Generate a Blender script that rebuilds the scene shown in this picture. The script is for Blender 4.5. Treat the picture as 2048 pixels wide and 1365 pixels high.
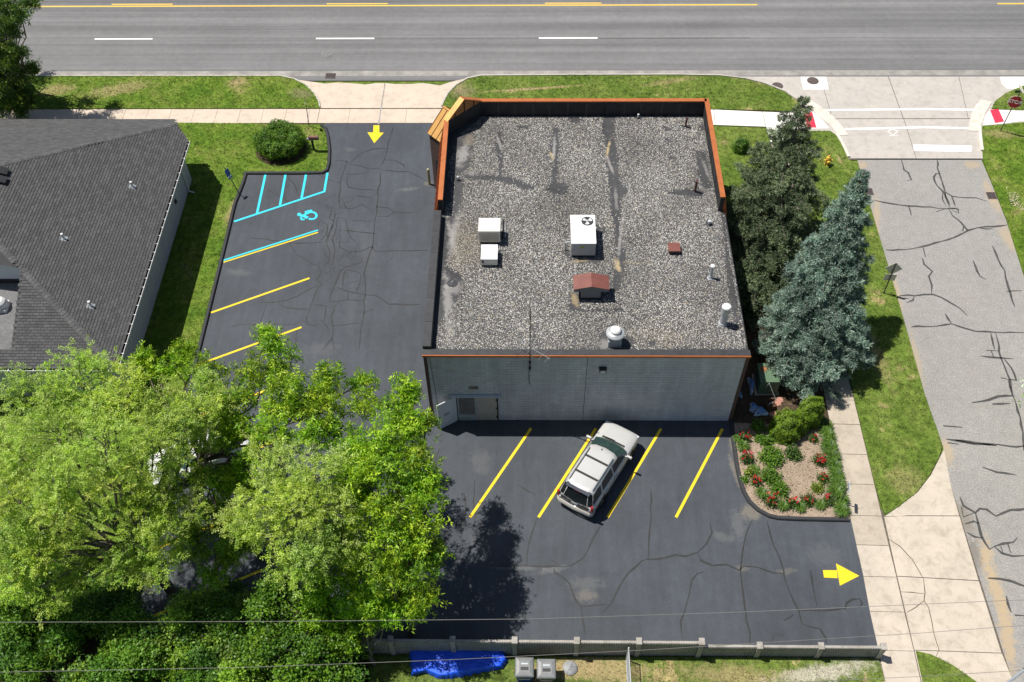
import bpy, math, random
import numpy as np
from mathutils import Vector, Matrix

for o in list(bpy.data.objects):
    bpy.data.objects.remove(o, do_unlink=True)
SC = bpy.context.scene
COL = SC.collection
rng = np.random.default_rng(11)
random.seed(11)
R = math.radians

# ------------------------------------------------------------------ camera
FPX = 2000.0                       # focal length in photo pixels (2048 wide)
HC = 41.11                         # drone height in metres
PITCH, YAW, ROLL = 0.909006, 0.025572, -0.017414
def _axes():
    cp, sp = math.cos(PITCH), math.sin(PITCH)
    fwd = np.array([0, cp, -sp]); up = np.array([0, sp, cp]); rt = np.array([1., 0, 0])
    c, s = math.cos(ROLL), math.sin(ROLL)
    r2 = c*rt + s*up; u2 = -s*rt + c*up
    c, s = math.cos(YAW), math.sin(YAW)
    Z = np.array([[c, -s, 0], [s, c, 0], [0, 0, 1]])
    return Z@r2, Z@u2, Z@fwd
CR, CU, CF = _axes()
cd = bpy.data.cameras.new('camera'); cam = bpy.data.objects.new('camera', cd); COL.objects.link(cam)
cd.sensor_width = 36; cd.lens = FPX/2048*36; cd.clip_end = 2000; cd.clip_start = .5
M4 = Matrix.Identity(4)
for i in range(3):
    M4[i][0] = CR[i]; M4[i][1] = CU[i]; M4[i][2] = -CF[i]
M4[2][3] = HC
cam.matrix_world = M4
SC.camera = cam

# ------------------------------------------------------------------ light
SHX, SHY = 0.43, -0.17             # shadow run per metre of height
sun_dir = Vector((SHX, SHY, -1)).normalized()
w = bpy.data.worlds.new('World'); SC.world = w; w.use_nodes = True
nt = w.node_tree
sky = nt.nodes.new('ShaderNodeTexSky'); sky.sky_type = 'NISHITA'; sky.sun_disc = False
sky.sun_elevation = math.asin(-sun_dir.z)
sky.sun_rotation = math.atan2(-sun_dir.x, -sun_dir.y)
bg = nt.nodes['Background']; nt.links.new(sky.outputs[0], bg.inputs[0]); bg.inputs[1].default_value = 0.056
sd = bpy.data.lights.new('sun', 'SUN'); sd.energy = 4.6; sd.angle = R(.53); sd.color = (1, .955, .88)
so = bpy.data.objects.new('sun', sd); COL.objects.link(so)
so.rotation_euler = sun_dir.to_track_quat('-Z', 'Y').to_euler(); so.location = (0, 0, 60)
vs = SC.view_settings
vs.view_transform = 'Standard'; vs.look = 'None'; vs.gamma = 1; vs.use_curve_mapping = False; vs.exposure = 0.26

# ------------------------------------------------------------------ helpers
def G(x, y, z=0.0):
    """photo pixel -> point on the horizontal plane at height z"""
    d = ((x-1024)/FPX)*CR - ((y-682.5)/FPX)*CU + CF
    t = (z-HC)/d[2]
    return Vector((t*d[0], t*d[1], z))
def cr(ox, oy, s, pts, z=0.0):
    """points read off an enlarged crop of the photo"""
    return [G(ox+a/s, oy+b/s, z) for a, b in pts]
def gp(pts, z=0.0):
    return [G(a, b, z) for a, b in pts]

def tag(o, label=None, cat=None, group=None, kind=None):
    if label: o['label'] = label
    if cat: o['category'] = cat
    if group: o['group'] = group
    if kind: o['kind'] = kind
    return o
ROOT = {}
def thing(name, label, cat, loc=(0, 0, 0), rotz=0, group=None):
    o = bpy.data.objects.new(name, None); COL.objects.link(o)
    o.empty_display_size = .2
    o.location = loc; o.rotation_euler = (0, 0, rotz)
    return tag(o, label, cat, group)
def base_of(o):
    v = Vector((0, 0, 0))
    while o is not None:
        v += Vector(o.location); o = o.parent
    return v

class MB:
    def __init__(s): s.v = []; s.f = []; s.c = []; s.col = (1, 1, 1)
    def add(s, vs, fs):
        n = len(s.v); s.v += [tuple(p) for p in vs]; s.f += [tuple(n+i for i in f) for f in fs]
        s.c += [s.col]*len(vs); return s
    def box(s, x0, y0, z0, x1, y1, z1):
        vs = [(x0,y0,z0),(x1,y0,z0),(x1,y1,z0),(x0,y1,z0),(x0,y0,z1),(x1,y0,z1),(x1,y1,z1),(x0,y1,z1)]
        return s.add(vs, [(3,2,1,0),(4,5,6,7),(0,1,5,4),(1,2,6,5),(2,3,7,6),(3,0,4,7)])
    def obox(s, c, ax, ay, az, hx, hy, hz):
        c, ax, ay, az = Vector(c), Vector(ax).normalized(), Vector(ay).normalized(), Vector(az).normalized()
        vs = [c+ax*hx*i+ay*hy*j+az*hz*k for k in (-1, 1) for i, j in ((-1,-1),(1,-1),(1,1),(-1,1))]
        return s.add(vs, [(3,2,1,0),(4,5,6,7),(0,1,5,4),(1,2,6,5),(2,3,7,6),(3,0,4,7)])
    def beam(s, a, b, w, h):
        a, b = Vector(a), Vector(b); d = (b-a); L = d.length; d.normalize()
        u = Vector((0, 0, 1)) if abs(d.z) < .95 else Vector((0, 1, 0))
        r = d.cross(u).normalized(); u = r.cross(d)
        return s.obox((a+b)/2, d, r, u, L/2, w/2, h/2)
    def prism(s, poly, z0, z1):
        n = len(poly)
        area = sum(poly[i][0]*poly[(i+1)%n][1]-poly[(i+1)%n][0]*poly[i][1] for i in range(n))
        if area < 0: poly = poly[::-1]
        vs = [(p[0], p[1], z0) for p in poly]+[(p[0], p[1], z1) for p in poly]
        fs = [tuple(range(n))[::-1], tuple(range(n, 2*n))]+[(i, (i+1)%n, n+(i+1)%n, n+i) for i in range(n)]
        return s.add(vs, fs)
    def tube(s, pts, rad, n=8, cap=True):
        pts = [Vector(p) for p in pts]
        if not hasattr(rad, '__len__'): rad = [rad]*len(pts)
        vs = []; fs = []; prev = None
        for i, p in enumerate(pts):
            d = (pts[min(i+1, len(pts)-1)]-pts[max(i-1, 0)]).normalized()
            if prev is None:
                u = Vector((0, 0, 1)) if abs(d.z) < .9 else Vector((1, 0, 0))
                a = d.cross(u).normalized()
            else:
                a = (prev-d*prev.dot(d)).normalized()
            prev = a; b = d.cross(a)
            for k in range(n):
                t = 2*math.pi*k/n
                vs.append(p+(a*math.cos(t)+b*math.sin(t))*rad[i])
        for i in range(len(pts)-1):
            for k in range(n):
                fs.append((i*n+k, i*n+(k+1)%n, (i+1)*n+(k+1)%n, (i+1)*n+k))
        if cap:
            fs.append(tuple(range(n))[::-1]); m = (len(pts)-1)*n; fs.append(tuple(range(m, m+n)))
        return s.add(vs, fs)
    def lathe(s, c, prof, n=20):
        c = Vector(c); vs = []; fs = []
        for r, z in prof:
            for k in range(n):
                t = 2*math.pi*k/n; vs.append(c+Vector((r*math.cos(t), r*math.sin(t), z)))
        for i in range(len(prof)-1):
            for k in range(n):
                fs.append((i*n+k, i*n+(k+1)%n, (i+1)*n+(k+1)%n, (i+1)*n+k))
        fs.append(tuple(range(n))[::-1]); m = (len(prof)-1)*n; fs.append(tuple(range(m, m+n)))
        return s.add(vs, fs)
    def sweep(s, path, prof, closed=False):
        """prof: list of (side, up) swept along path on the ground"""
        path = [Vector(p) for p in path]; n = len(path); m = len(prof); vs = []; fs = []
        for i, p in enumerate(path):
            d1 = (path[i]-path[i-1]).normalized() if i > 0 else None
            d2 = (path[i+1]-path[i]).normalized() if i < n-1 else None
            d = ((d1 or d2)+(d2 or d1)).normalized()
            r = Vector((d.y, -d.x, 0)); k = 1.0
            if d1 and d2: k = 1/max(.5, r.dot(Vector((d1.y, -d1.x, 0))))
            for a, b in prof: vs.append(p+r*a*k+Vector((0, 0, b)))
        for i in range(n-1):
            for j in range(m-1):
                fs.append((i*m+j, i*m+j+1, (i+1)*m+j+1, (i+1)*m+j))
        fs.append(tuple(range(m))[::-1]); fs.append(tuple(range((n-1)*m, n*m)))
        return s.add(vs, fs)
    def ribbon(s, pts, wd, z=None):
        pts = [Vector(p) for p in pts]; n = len(pts); vs = []
        if not hasattr(wd, '__len__'): wd = [wd]*n
        for i, p in enumerate(pts):
            d = (pts[min(i+1, n-1)]-pts[max(i-1, 0)]); d.z = 0; d.normalize()
            r = Vector((d.y, -d.x, 0))*wd[i]/2
            q = Vector((p.x, p.y, p.z if z is None else z))
            vs += [q-r, q+r]
        return s.add(vs, [(2*i+1, 2*i+3, 2*i+2, 2*i) for i in range(n-1)])
    def sheet(s, poly, z=None):
        P = [Vector(p) for p in poly]
        n = len(P); area = sum(P[i].x*P[(i+1)%n].y-P[(i+1)%n].x*P[i].y for i in range(n))
        if area < 0: P = P[::-1]
        return s.add([(p.x, p.y, p.z if z is None else z) for p in P], [tuple(range(n))])
    def build(s, name, mat, parent=None, local=False, smooth=False, colors=False, bevel=0):
        off = Vector((0, 0, 0)) if (local or parent is None) else base_of(parent)
        me = bpy.data.meshes.new(name)
        me.from_pydata([(p[0]-off.x, p[1]-off.y, p[2]-off.z) for p in s.v], [], s.f); me.update()
        if smooth: me.shade_smooth()
        if colors:
            ca = me.color_attributes.new('Col', 'FLOAT_COLOR', 'POINT')
            ca.data.foreach_set('color', np.array([(c[0], c[1], c[2], 1) for c in s.c], 'f').ravel())
        me.materials.append(mat)
        o = bpy.data.objects.new(name, me); COL.objects.link(o)
        if parent is not None: o.parent = parent
        if bevel:
            b = o.modifiers.new('bevel', 'BEVEL'); b.width = bevel; b.segments = 2; b.limit_method = 'ANGLE'
        return o

def fastmesh(name, V, F, mat, parent=None, col=None, local=False):
    """V (n,3) float, F (m,k) int"""
    V = np.asarray(V, 'f').copy(); F = np.asarray(F, 'i')
    if parent is not None and not local:
        V -= np.array(base_of(parent), 'f')
    me = bpy.data.meshes.new(name); n = len(V); m, k = F.shape
    me.vertices.add(n); me.vertices.foreach_set('co', V.ravel())
    me.loops.add(m*k); me.loops.foreach_set('vertex_index', F.ravel())
    me.polygons.add(m); me.polygons.foreach_set('loop_start', np.arange(0, m*k, k, dtype='i'))
    me.update(calc_edges=True); me.validate()
    if col is not None:
        ca = me.color_attributes.new('Col', 'FLOAT_COLOR', 'POINT')
        c4 = np.ones((n, 4), 'f'); c4[:, :3] = col; ca.data.foreach_set('color', c4.ravel())
    me.materials.append(mat)
    o = bpy.data.objects.new(name, me); COL.objects.link(o)
    if parent is not None: o.parent = parent
    return o

def blades(P, D, N, L, W, bend=0.0):
    """leaf quads: base P, direction D, face normal N, length L, width W -> V,F (diamond leaves)"""
    D = D/np.maximum(np.linalg.norm(D, axis=1, keepdims=True), 1e-6)
    S = np.cross(D, N); S /= np.maximum(np.linalg.norm(S, axis=1, keepdims=True), 1e-6)
    L = np.asarray(L).reshape(-1, 1); W = np.asarray(W).reshape(-1, 1)
    mid = P+D*L*.5
    dn = np.array([0, 0, -1.])
    V = np.stack([P, mid-S*W/2, P+D*L+dn*L*bend, mid+S*W/2], 1).reshape(-1, 3)
    F = np.arange(len(V)).reshape(-1, 4)
    return V, F
def rdir(n, up=0.0):
    v = rng.normal(size=(n, 3)); v[:, 2] += up
    return v/np.linalg.norm(v, axis=1, keepdims=True)

# ------------------------------------------------------------------ materials
MATS = {}
def nodes(name):
    m = bpy.data.materials.new(name); m.use_nodes = True
    t = m.node_tree; b = t.nodes['Principled BSDF']
    return m, t, b
def ramp(t, fac, stops):
    r = t.nodes.new('ShaderNodeValToRGB'); e = r.color_ramp.elements
    while len(e) < len(stops): e.new(.5)
    for i, (p, c) in enumerate(stops):
        e[i].position = p; e[i].color = (*c, 1) if len(c) == 3 else c
    t.links.new(fac, r.inputs[0]); return r.outputs[0]
def noise(t, scale, detail=4, rough=.6, vec=None, dist=0):
    n = t.nodes.new('ShaderNodeTexNoise'); n.inputs['Scale'].default_value = scale
    n.inputs['Detail'].default_value = detail; n.inputs['Roughness'].default_value = rough
    n.inputs['Distortion'].default_value = dist
    if vec is not None: t.links.new(vec, n.inputs['Vector'])
    return n.outputs[0]
def pos(t, sx=1, sy=1, sz=1):
    g = t.nodes.new('ShaderNodeNewGeometry')
    if (sx, sy, sz) == (1, 1, 1): return g.outputs['Position']
    m = t.nodes.new('ShaderNodeMapping'); m.inputs['Scale'].default_value = (sx, sy, sz)
    t.links.new(g.outputs['Position'], m.inputs['Vector']); return m.outputs[0]
def mix(t, a, b, fac, mode='MIX'):
    m = t.nodes.new('ShaderNodeMix'); m.data_type = 'RGBA'; m.blend_type = mode
    for sock, val in ((m.inputs[6], a), (m.inputs[7], b), (m.inputs[0], fac)):
        if hasattr(val, 'is_linked') or hasattr(val, 'links'): t.links.new(val, sock)
        elif hasattr(val, '__len__'): sock.default_value = (*val, 1)
        else: sock.default_value = val
    return m.outputs[2]
def bump(t, b, h, strength=.4, dist=.01):
    n = t.nodes.new('ShaderNodeBump'); n.inputs['Strength'].default_value = strength; n.inputs['Distance'].default_value = dist
    t.links.new(h, n.inputs['Height']); t.links.new(n.outputs[0], b.inputs['Normal'])
def g3(v): return (v, v, v)

def plain(name, c, rough=.6, metal=0, var=.12, scale=3.0, spec=.5):
    """one colour with soft weathering"""
    if name in MATS: return MATS[name]
    m, t, b = nodes(name)
    n = noise(t, scale, 5, .6, pos(t))
    lo = tuple(x*(1-var) for x in c); hi = tuple(min(1, x*(1+var)) for x in c)
    t.links.new(ramp(t, n, [(.3, lo), (.7, hi)]), b.inputs['Base Color'])
    b.inputs['Roughness'].default_value = rough; b.inputs['Metallic'].default_value = metal
    b.inputs['Specular IOR Level'].default_value = spec
    MATS[name] = m; return m
def attr_mat(name, rough=.8, var=.15, scale=6, trans=0.0, spec=.3, stretch=(1, 1, 1)):
    """colour from the mesh, per piece, with a little noise; trans adds light through leaves"""
    m, t, b = nodes(name)
    a = t.nodes.new('ShaderNodeAttribute'); a.attribute_name = 'Col'
    n = noise(t, scale, 3, .6, pos(t, *stretch))
    c = mix(t, a.outputs[0], ramp(t, n, [(.3, g3(1-var)), (.7, g3(1+var))]), 1.0, 'MULTIPLY')
    t.links.new(c, b.inputs['Base Color']); b.inputs['Roughness'].default_value = rough
    b.inputs['Specular IOR Level'].default_value = spec
    if trans:
        tr = t.nodes.new('ShaderNodeBsdfTranslucent')
        t.links.new(mix(t, c, (1.25, 1.25, .6), 1.0, 'MULTIPLY'), tr.inputs[0])
        ms = t.nodes.new('ShaderNodeMixShader'); ms.inputs[0].default_value = trans
        t.links.new(b.outputs[0], ms.inputs[1]); t.links.new(tr.outputs[0], ms.inputs[2])
        t.links.new(ms.outputs[0], t.nodes['Material Output'].inputs[0])
    MATS[name] = m; return m

def spotmask(t, x, y, rx, ry, rot=0, nz=None):
    mp = t.nodes.new('ShaderNodeMapping'); mp.vector_type = 'TEXTURE'
    mp.inputs['Location'].default_value = (x, y, 0); mp.inputs['Rotation'].default_value = (0, 0, rot); mp.inputs['Scale'].default_value = (rx, ry, 1e4)
    t.links.new(pos(t), mp.inputs['Vector'])
    ln = t.nodes.new('ShaderNodeVectorMath'); ln.operation = 'LENGTH'; t.links.new(mp.outputs[0], ln.inputs[0])
    ad = t.nodes.new('ShaderNodeMath'); ad.operation = 'MULTIPLY_ADD'; t.links.new(nz, ad.inputs[0]); ad.inputs[1].default_value = 2.6
    sb = t.nodes.new('ShaderNodeMath'); sb.operation = 'SUBTRACT'; t.links.new(ln.outputs['Value'], sb.inputs[0]); sb.inputs[1].default_value = 1.3
    t.links.new(sb.outputs[0], ad.inputs[2])
    mr = t.nodes.new('ShaderNodeMapRange'); mr.interpolation_type = 'SMOOTHSTEP'; t.links.new(ad.outputs[0], mr.inputs[0])
    mr.inputs[1].default_value = 1.25; mr.inputs[2].default_value = .35; mr.inputs[3].default_value = 0; mr.inputs[4].default_value = 1
    return mr.outputs[0]
def asphalt(name, c, speck, patch, grain=26, rough=.85, tan=None, tanamt=.0, bands=False, spots=(), streak=False):
    m, t, b = nodes(name); p = pos(t)
    big = noise(t, .22, 5, .62, p)
    col = ramp(t, big, [(.28, tuple(x*(1-patch) for x in c)), (.72, tuple(x*(1+patch) for x in c))])
    fine = noise(t, grain, 2, .7, p)
    col = mix(t, col, ramp(t, fine, [(.25, g3(1-speck)), (.5, g3(1)), (.78, g3(1+speck*1.3))]), 1.0, 'MULTIPLY')
    mid = noise(t, 2.3, 6, .7, p)
    col = mix(t, col, ramp(t, mid, [(.3, g3(.9)), (.7, g3(1.1))]), 1.0, 'MULTIPLY')
    if bands:
        st = noise(t, 1.0, 3, .55, pos(t, .015, 1.05, 0))
        col = mix(t, col, ramp(t, st, [(.3, g3(.74)), (.7, g3(1.28))]), 1.0, 'MULTIPLY')
        st = noise(t, 1.0, 2, .5, pos(t, .03, 7, 0))
        col = mix(t, col, ramp(t, st, [(.3, g3(.94)), (.7, g3(1.06))]), 1.0, 'MULTIPLY')
    if streak:                                    # squeegee marks, tyre polish and grit
        st = noise(t, 1.0, 4, .6, pos(t, 2.6, .35, 0)); col = mix(t, col, ramp(t, st, [(.3, g3(.88)), (.7, g3(1.12))]), 1.0, 'MULTIPLY')
        gr = noise(t, 55, 1, .5, p); col = mix(t, col, (.30, .29, .28), ramp(t, gr, [(.76, g3(0)), (.82, g3(.5))]))
        oi = noise(t, 1.1, 3, .6, p, .2); col = mix(t, col, g3(.03), ramp(t, oi, [(.70, g3(0)), (.78, g3(.45))]))
    if tan:
        tn = noise(t, .55, 6, .72, pos(t), .6)
        col = mix(t, col, tan, ramp(t, tn, [(.60, g3(0)), (.78, g3(tanamt))]))
    if spots:
        nz = noise(t, 3.4, 6, .72, p, .5)
        for (px, py, rx, ry, rot, sc, amt) in spots:
            mk = spotmask(t, px, py, rx, ry, rot, nz)
            mu = t.nodes.new('ShaderNodeMath'); mu.operation = 'MULTIPLY'; t.links.new(mk, mu.inputs[0]); mu.inputs[1].default_value = amt
            col = mix(t, col, sc, mu.outputs[0])
    t.links.new(col, b.inputs['Base Color']); b.inputs['Roughness'].default_value = rough
    b.inputs['Specular IOR Level'].default_value = .35
    bump(t, b, fine, .35, .006)
    MATS[name] = m; return m
def concrete(name, c, var=.1, stain=.25):
    m, t, b = nodes(name); p = pos(t)
    big = noise(t, .7, 6, .65, p)
    col = ramp(t, big, [(.25, tuple(x*(1-var) for x in c)), (.7, tuple(min(.9, x*(1+var)) for x in c))])
    st = noise(t, 2.1, 6, .7, p, .4)
    col = mix(t, col, ramp(t, st, [(.32, tuple((1-stain, 1-stain*1.05, 1-stain*1.15))), (.52, g3(1))]), 1.0, 'MULTIPLY')
    fine = noise(t, 40, 2, .6, p)
    col = mix(t, col, ramp(t, fine, [(.25, g3(.9)), (.75, g3(1.07))]), 1.0, 'MULTIPLY')
    t.links.new(col, b.inputs['Base Color']); b.inputs['Roughness'].default_value = .85
    b.inputs['Specular IOR Level'].default_value = .3
    bump(t, b, fine, .2, .004); MATS[name] = m; return m
def grass_mat(name, dry):
    m, t, b = nodes(name); p = pos(t)
    n1 = noise(t, .55, 6, .68, p, .5)
    col = ramp(t, n1, [(.25, (.055+.015*dry, .125-.01*dry, .010+.012*dry)), (.45, (.095+.015*dry, .175-.015*dry, .014+.015*dry)), (.60, (.150, .205-.01*dry, .030+.015*dry)), (.60+.24*(1-dry), (.32, .27, .12))])
    n3 = noise(t, 3.1, 5, .7, p)
    col = mix(t, col, ramp(t, n3, [(.3, g3(.58)), (.72, g3(1.5))]), 1.0, 'MULTIPLY')
    nz = noise(t, 2.6, 6, .75, p, .6)
    for (px, py, rx, ry, rot, sc, amt) in GSPOTS:
        mk = spotmask(t, px, py, rx, ry, rot, nz); mu = t.nodes.new('ShaderNodeMath'); mu.operation = 'MULTIPLY'; t.links.new(mk, mu.inputs[0]); mu.inputs[1].default_value = amt
        col = mix(t, col, sc, mu.outputs[0])
    n2 = noise(t, 19, 3, .7, p)
    col = mix(t, col, ramp(t, n2, [(.25, (.5, .55, .5)), (.75, (1.5, 1.45, 1.5))]), 1.0, 'MULTIPLY')
    t.links.new(col, b.inputs['Base Color']); b.inputs['Roughness'].default_value = .9
    b.inputs['Specular IOR Level'].default_value = .15
    bump(t, b, n2, .7, .04); MATS[name] = m; return m
def soil_mat(name, c, c2):
    m, t, b = nodes(name); p = pos(t)
    n1 = noise(t, 1.3, 6, .7, p, .4); n2 = noise(t, 14, 4, .75, p)
    col = ramp(t, n1, [(.3, c), (.7, c2)])
    col = mix(t, col, ramp(t, n2, [(.28, g3(.5)), (.72, g3(1.5))]), 1.0, 'MULTIPLY')
    t.links.new(col, b.inputs['Base Color']); b.inputs['Roughness'].default_value = .95
    b.inputs['Specular IOR Level'].default_value = .1
    bump(t, b, n2, .8, .05); MATS[name] = m; return m

def gs(lst, z=0.0):
    out = []
    for x, y, rx, ry, col, amt in lst:
        q = G(x, y, z); out.append((q.x, q.y, rx, ry, random.uniform(-.25, .25), col, amt))
    return out
TAN, PALE, SAND = (.19, .17, .14), (.13, .132, .135), (.44, .34, .22)
lot_spots = gs([(1172,1192,.55,.32,TAN,.55),(1172,1168,.9,.35,PALE,.45),(1105,1140,.8,.16,PALE,.7),(1040,1137,1.5,.12,PALE,.6),(1500,1026,.5,.45,TAN,.75),(1476,1050,.35,.8,PALE,.55),(1445,1075,.5,.25,PALE,.5),
    (1484,1137,.3,.2,TAN,.4),(1572,1143,.5,.16,TAN,.35),(817,379,.7,.16,PALE,.7),(859,368,.35,.2,TAN,.6),(476,545,.7,.25,PALE,.45),(1465,880,.16,.7,TAN,.8),(1468,940,.14,.9,TAN,.7),(962,925,.5,.8,PALE,.4),(700,300,.4,.2,PALE,.4),
    (735,500,.5,2.2,PALE,.16),(660,480,.35,1.6,PALE,.14),(700,620,.4,1.6,PALE,.14),(640,700,.9,.5,PALE,.3),(980,1090,1.2,.8,PALE,.25),(1650,1110,.9,.6,PALE,.3)])
lot_mat = asphalt('lot_asphalt', (.059, .067, .080), .2, .2, 26, .72, (.12, .12, .12), .2, spots=lot_spots, streak=True)
road_mat = asphalt('road_asphalt', (.176, .175, .177), .14, .08, 24, .85, bands=True)
st_spots = gs([(1992,1180,.35,2.0,SAND,.9),(1972,1110,.3,1.0,SAND,.8),(2015,1280,.35,1.6,SAND,.85),(1893,905,.35,.8,SAND,.7),(1752,440,.25,2.2,SAND,.6),(1790,580,.3,1.6,SAND,.6),(1832,715,.22,1.8,SAND,.5),(1720,330,.6,.4,SAND,.6),(1985,395,.35,1.4,SAND,.7),(2015,475,.4,1.2,SAND,.6),(1713,365,.3,.9,SAND,.5),(1945,330,.5,.4,SAND,.6),
    (1930,1040,.4,1.0,(.20,.17,.13),.6),(1950,1110,.3,.8,(.16,.14,.11),.6)])
street_mat = asphalt('street_asphalt', (.292, .282, .266), .32, .07, 15, .9, (.38, .31, .23), .25, spots=st_spots)
conc_old = concrete('concrete_tan', (.60, .505, .41), .08, .15)
conc_walk = concrete('concrete_grey', (.46, .40, .325), .12, .22)
conc_drive = concrete('concrete_drive', (.54, .475, .395), .1, .22)
conc_new = concrete('concrete_white', (.80, .78, .74), .04, .06)
conc_cross = concrete('concrete_crossing', (.48, .445, .41), .08, .16)
conc_kerb = concrete('concrete_kerb', (.68, .63, .55), .12, .22)
kerb_black = asphalt('kerb_asphalt', (.035, .036, .040), .25, .2, 20, .7)
DRY = (.37, .29, .15)
GSPOTS = gs([(475,166,.7,.5,DRY,.8),(240,180,2.2,.7,DRY,.6),(110,182,1.4,.7,DRY,.6),(1060,180,3.4,.14,DRY,.9),(925,185,.9,.9,(.22,.19,.11),.7),(605,190,.9,.6,(.22,.19,.11),.6),(466,425,.35,1.2,DRY,.8),(555,262,1.0,.5,DRY,.5),(1140,1338,2.2,.5,DRY,.9),(1220,1345,2,.5,DRY,.8),(1640,1348,2.6,.4,(.5,.46,.38),.8),(1470,1352,2.5,.5,DRY,.6),(1720,310,.4,.6,DRY,.6),(1745,700,.5,2.5,DRY,.45),(1985,460,.35,2.2,(.2,.15,.09),.7),(2000,270,1.2,.4,DRY,.5),(1810,960,1.0,.8,DRY,.35),(455,560,.25,2,DRY,.5),(1340,165,2,.3,DRY,.5)])
grass_a = grass_mat('grass_lush', .25)
grass_b = grass_mat('grass_dry', .75)
grass_c = grass_mat('grass_yard', 1.0)
soil_dry = soil_mat('soil_dry', (.26, .20, .145), (.42, .33, .25))
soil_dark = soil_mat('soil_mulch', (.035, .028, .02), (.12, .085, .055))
seal_lot = plain('seal_lot', (.022, .022, .024), .6, 0, .35, 5)
seal_street = plain('seal_street', (.065, .063, .060), .6, 0, .3, 4)
joint_mat = plain('joint_dark', (.12, .10, .08), .95, 0, .4, 6)
def paint(name, c, wear=.25):
    m, t, b = nodes(name); p = pos(t)
    n = noise(t, 7, 8, .8, p)
    col = ramp(t, n, [(.30, tuple(x*(1-wear*1.8) for x in c)), (.44, tuple(x*(1-wear*.4) for x in c)), (.55, c)])
    t.links.new(col, b.inputs['Base Color']); b.inputs['Roughness'].default_value = .7
    MATS[name] = m; return m
yellow = paint('paint_yellow', (.86, .62, .012), .18)
yellow_old = paint('paint_yellow_road', (.78, .52, .09), .2)
cyan = paint('paint_blue', (.03, .62, .78), .15)
white_paint = paint('paint_white', (.85, .85, .84), .1)
leaf_mat = attr_mat('leaf', .5, .2, 4, .33, .45)
needle_mat = attr_mat('needle', .6, .2, 5, .12, .35)
tint_mat = attr_mat('tinted', .85, .12, 9)
bark = soil_mat('bark', (.10, .085, .07), (.24, .21, .18))
twig_mat = soil_mat('twig', (.20, .175, .14), (.36, .32, .27))
metal_grey = plain('metal_grey', (.42, .44, .46), .45, .5, .15, 4)
metal_dark = plain('metal_dark', (.03, .03, .032), .5, .2, .2, 4)
iron = plain('cast_iron', (.13, .10, .095), .7, .3, .35, 9)
white_metal = plain('metal_white', (.78, .78, .77), .45, 0, .04, 1.5)
# ================================================================== ground
Z_ROAD, Z_LOT, Z_WALK, Z_LAWN = 0.0, 0.008, 0.03, 0.07
g = MB(); g.sheet([(-220, -160, -.06), (220, -160, -.06), (220, 260, -.06), (-220, 260, -.06)])
tag(g.build('ground', grass_b), kind='structure')

def struct(name, mb, mat, parent=None):
    o = mb.build(name, mat, parent)
    if parent is None: tag(o, kind='structure')
    return o

main_road = struct('main_road', MB().sheet([(-150, 53.6, Z_ROAD), (150, 53.6, Z_ROAD), (150, 70.2, Z_ROAD), (-150, 70.2, Z_ROAD)]), road_mat)
def strip(x0, x1, y, wd, mat, name):
    m = MB(); m.sheet([(x0, y-wd/2, .006), (x1, y-wd/2, .006), (x1, y+wd/2, .006), (x0, y+wd/2, .006)])
    return m.build(name, mat, main_road)
yc = G(700, 12).y; yd = G(700, 77.5).y
strip(-150, G(1515, 12).x, yc, .15, yellow_old, 'centre_line')
strip(G(1996, 11).x, 60, yc+.05, .15, yellow_old, 'centre_line')
for a, b in ((223, 345), (653, 775), (1090, 1203), (-205, -85)):
    strip(G(a, 10).x, G(b, 10).x, yc+.24, .13, yellow_old, 'centre_dash')
for k in range(-2, 3):
    x0 = G(190, 77).x+k*15.24
    strip(x0, x0+4.0, yd, .15, white_paint, 'lane_dash')
# light gutter dust along the kerb
m = MB(); m.ribbon([(-150, 54.35, .004), (150, 54.35, .004)], .55)
m.build('gutter_dust', plain('gutter_dust', (.29, .275, .255), .9, 0, .3, 1.2), main_road)
m = MB()
for pl in ([(0, 76.5), (400, 76), (900, 77), (1500, 76)], [(1200, 78), (1700, 76), (2048, 77)]):
    m.ribbon([G(a, b, .003) for a, b in pl], .035)
m.build('lane_seam', seal_street, main_road)

# side street
sl = [(1714, 318), (1737, 400), (1767, 500), (1808, 640), (1850, 790), (1885, 890), (1903, 975), (1957, 1150), (2022, 1352), (2058, 1470)]
sr = [(1962, 318), (1985, 372), (2012, 440), (2050, 560), (2110, 720), (2190, 930), (2290, 1200), (2380, 1470)]
P = gp(sl, .004)+[Vector((20.6, -150, .004)), Vector((27.5, -150, .004))]+gp(sr, .004)[::-1]
street = struct('side_street', MB().sheet(P), street_mat)
def cracks(parent, mat, z, ox, oy, s, lines, wd):
    for ln in lines:
        p = cr(ox, oy, s, ln, z)
        q = [p[0]]                                     # subdivide with a little wander
        for a, b in zip(p, p[1:]):
            L = (b-a).length; n = max(1, int(L/.35)); d = (b-a).normalized(); r = Vector((d.y, -d.x, 0))
            for k in range(1, n+1):
                q.append(a.lerp(b, k/n)+(r*random.gauss(0, .022) if k < n else Vector((0, 0, 0))))
        ws = [wd*random.uniform(.55, 1.25) for _ in q]; ws[0] *= .5; ws[-1] *= .4
        MB().ribbon(q, ws).build('crack_seal', mat, parent)
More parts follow.
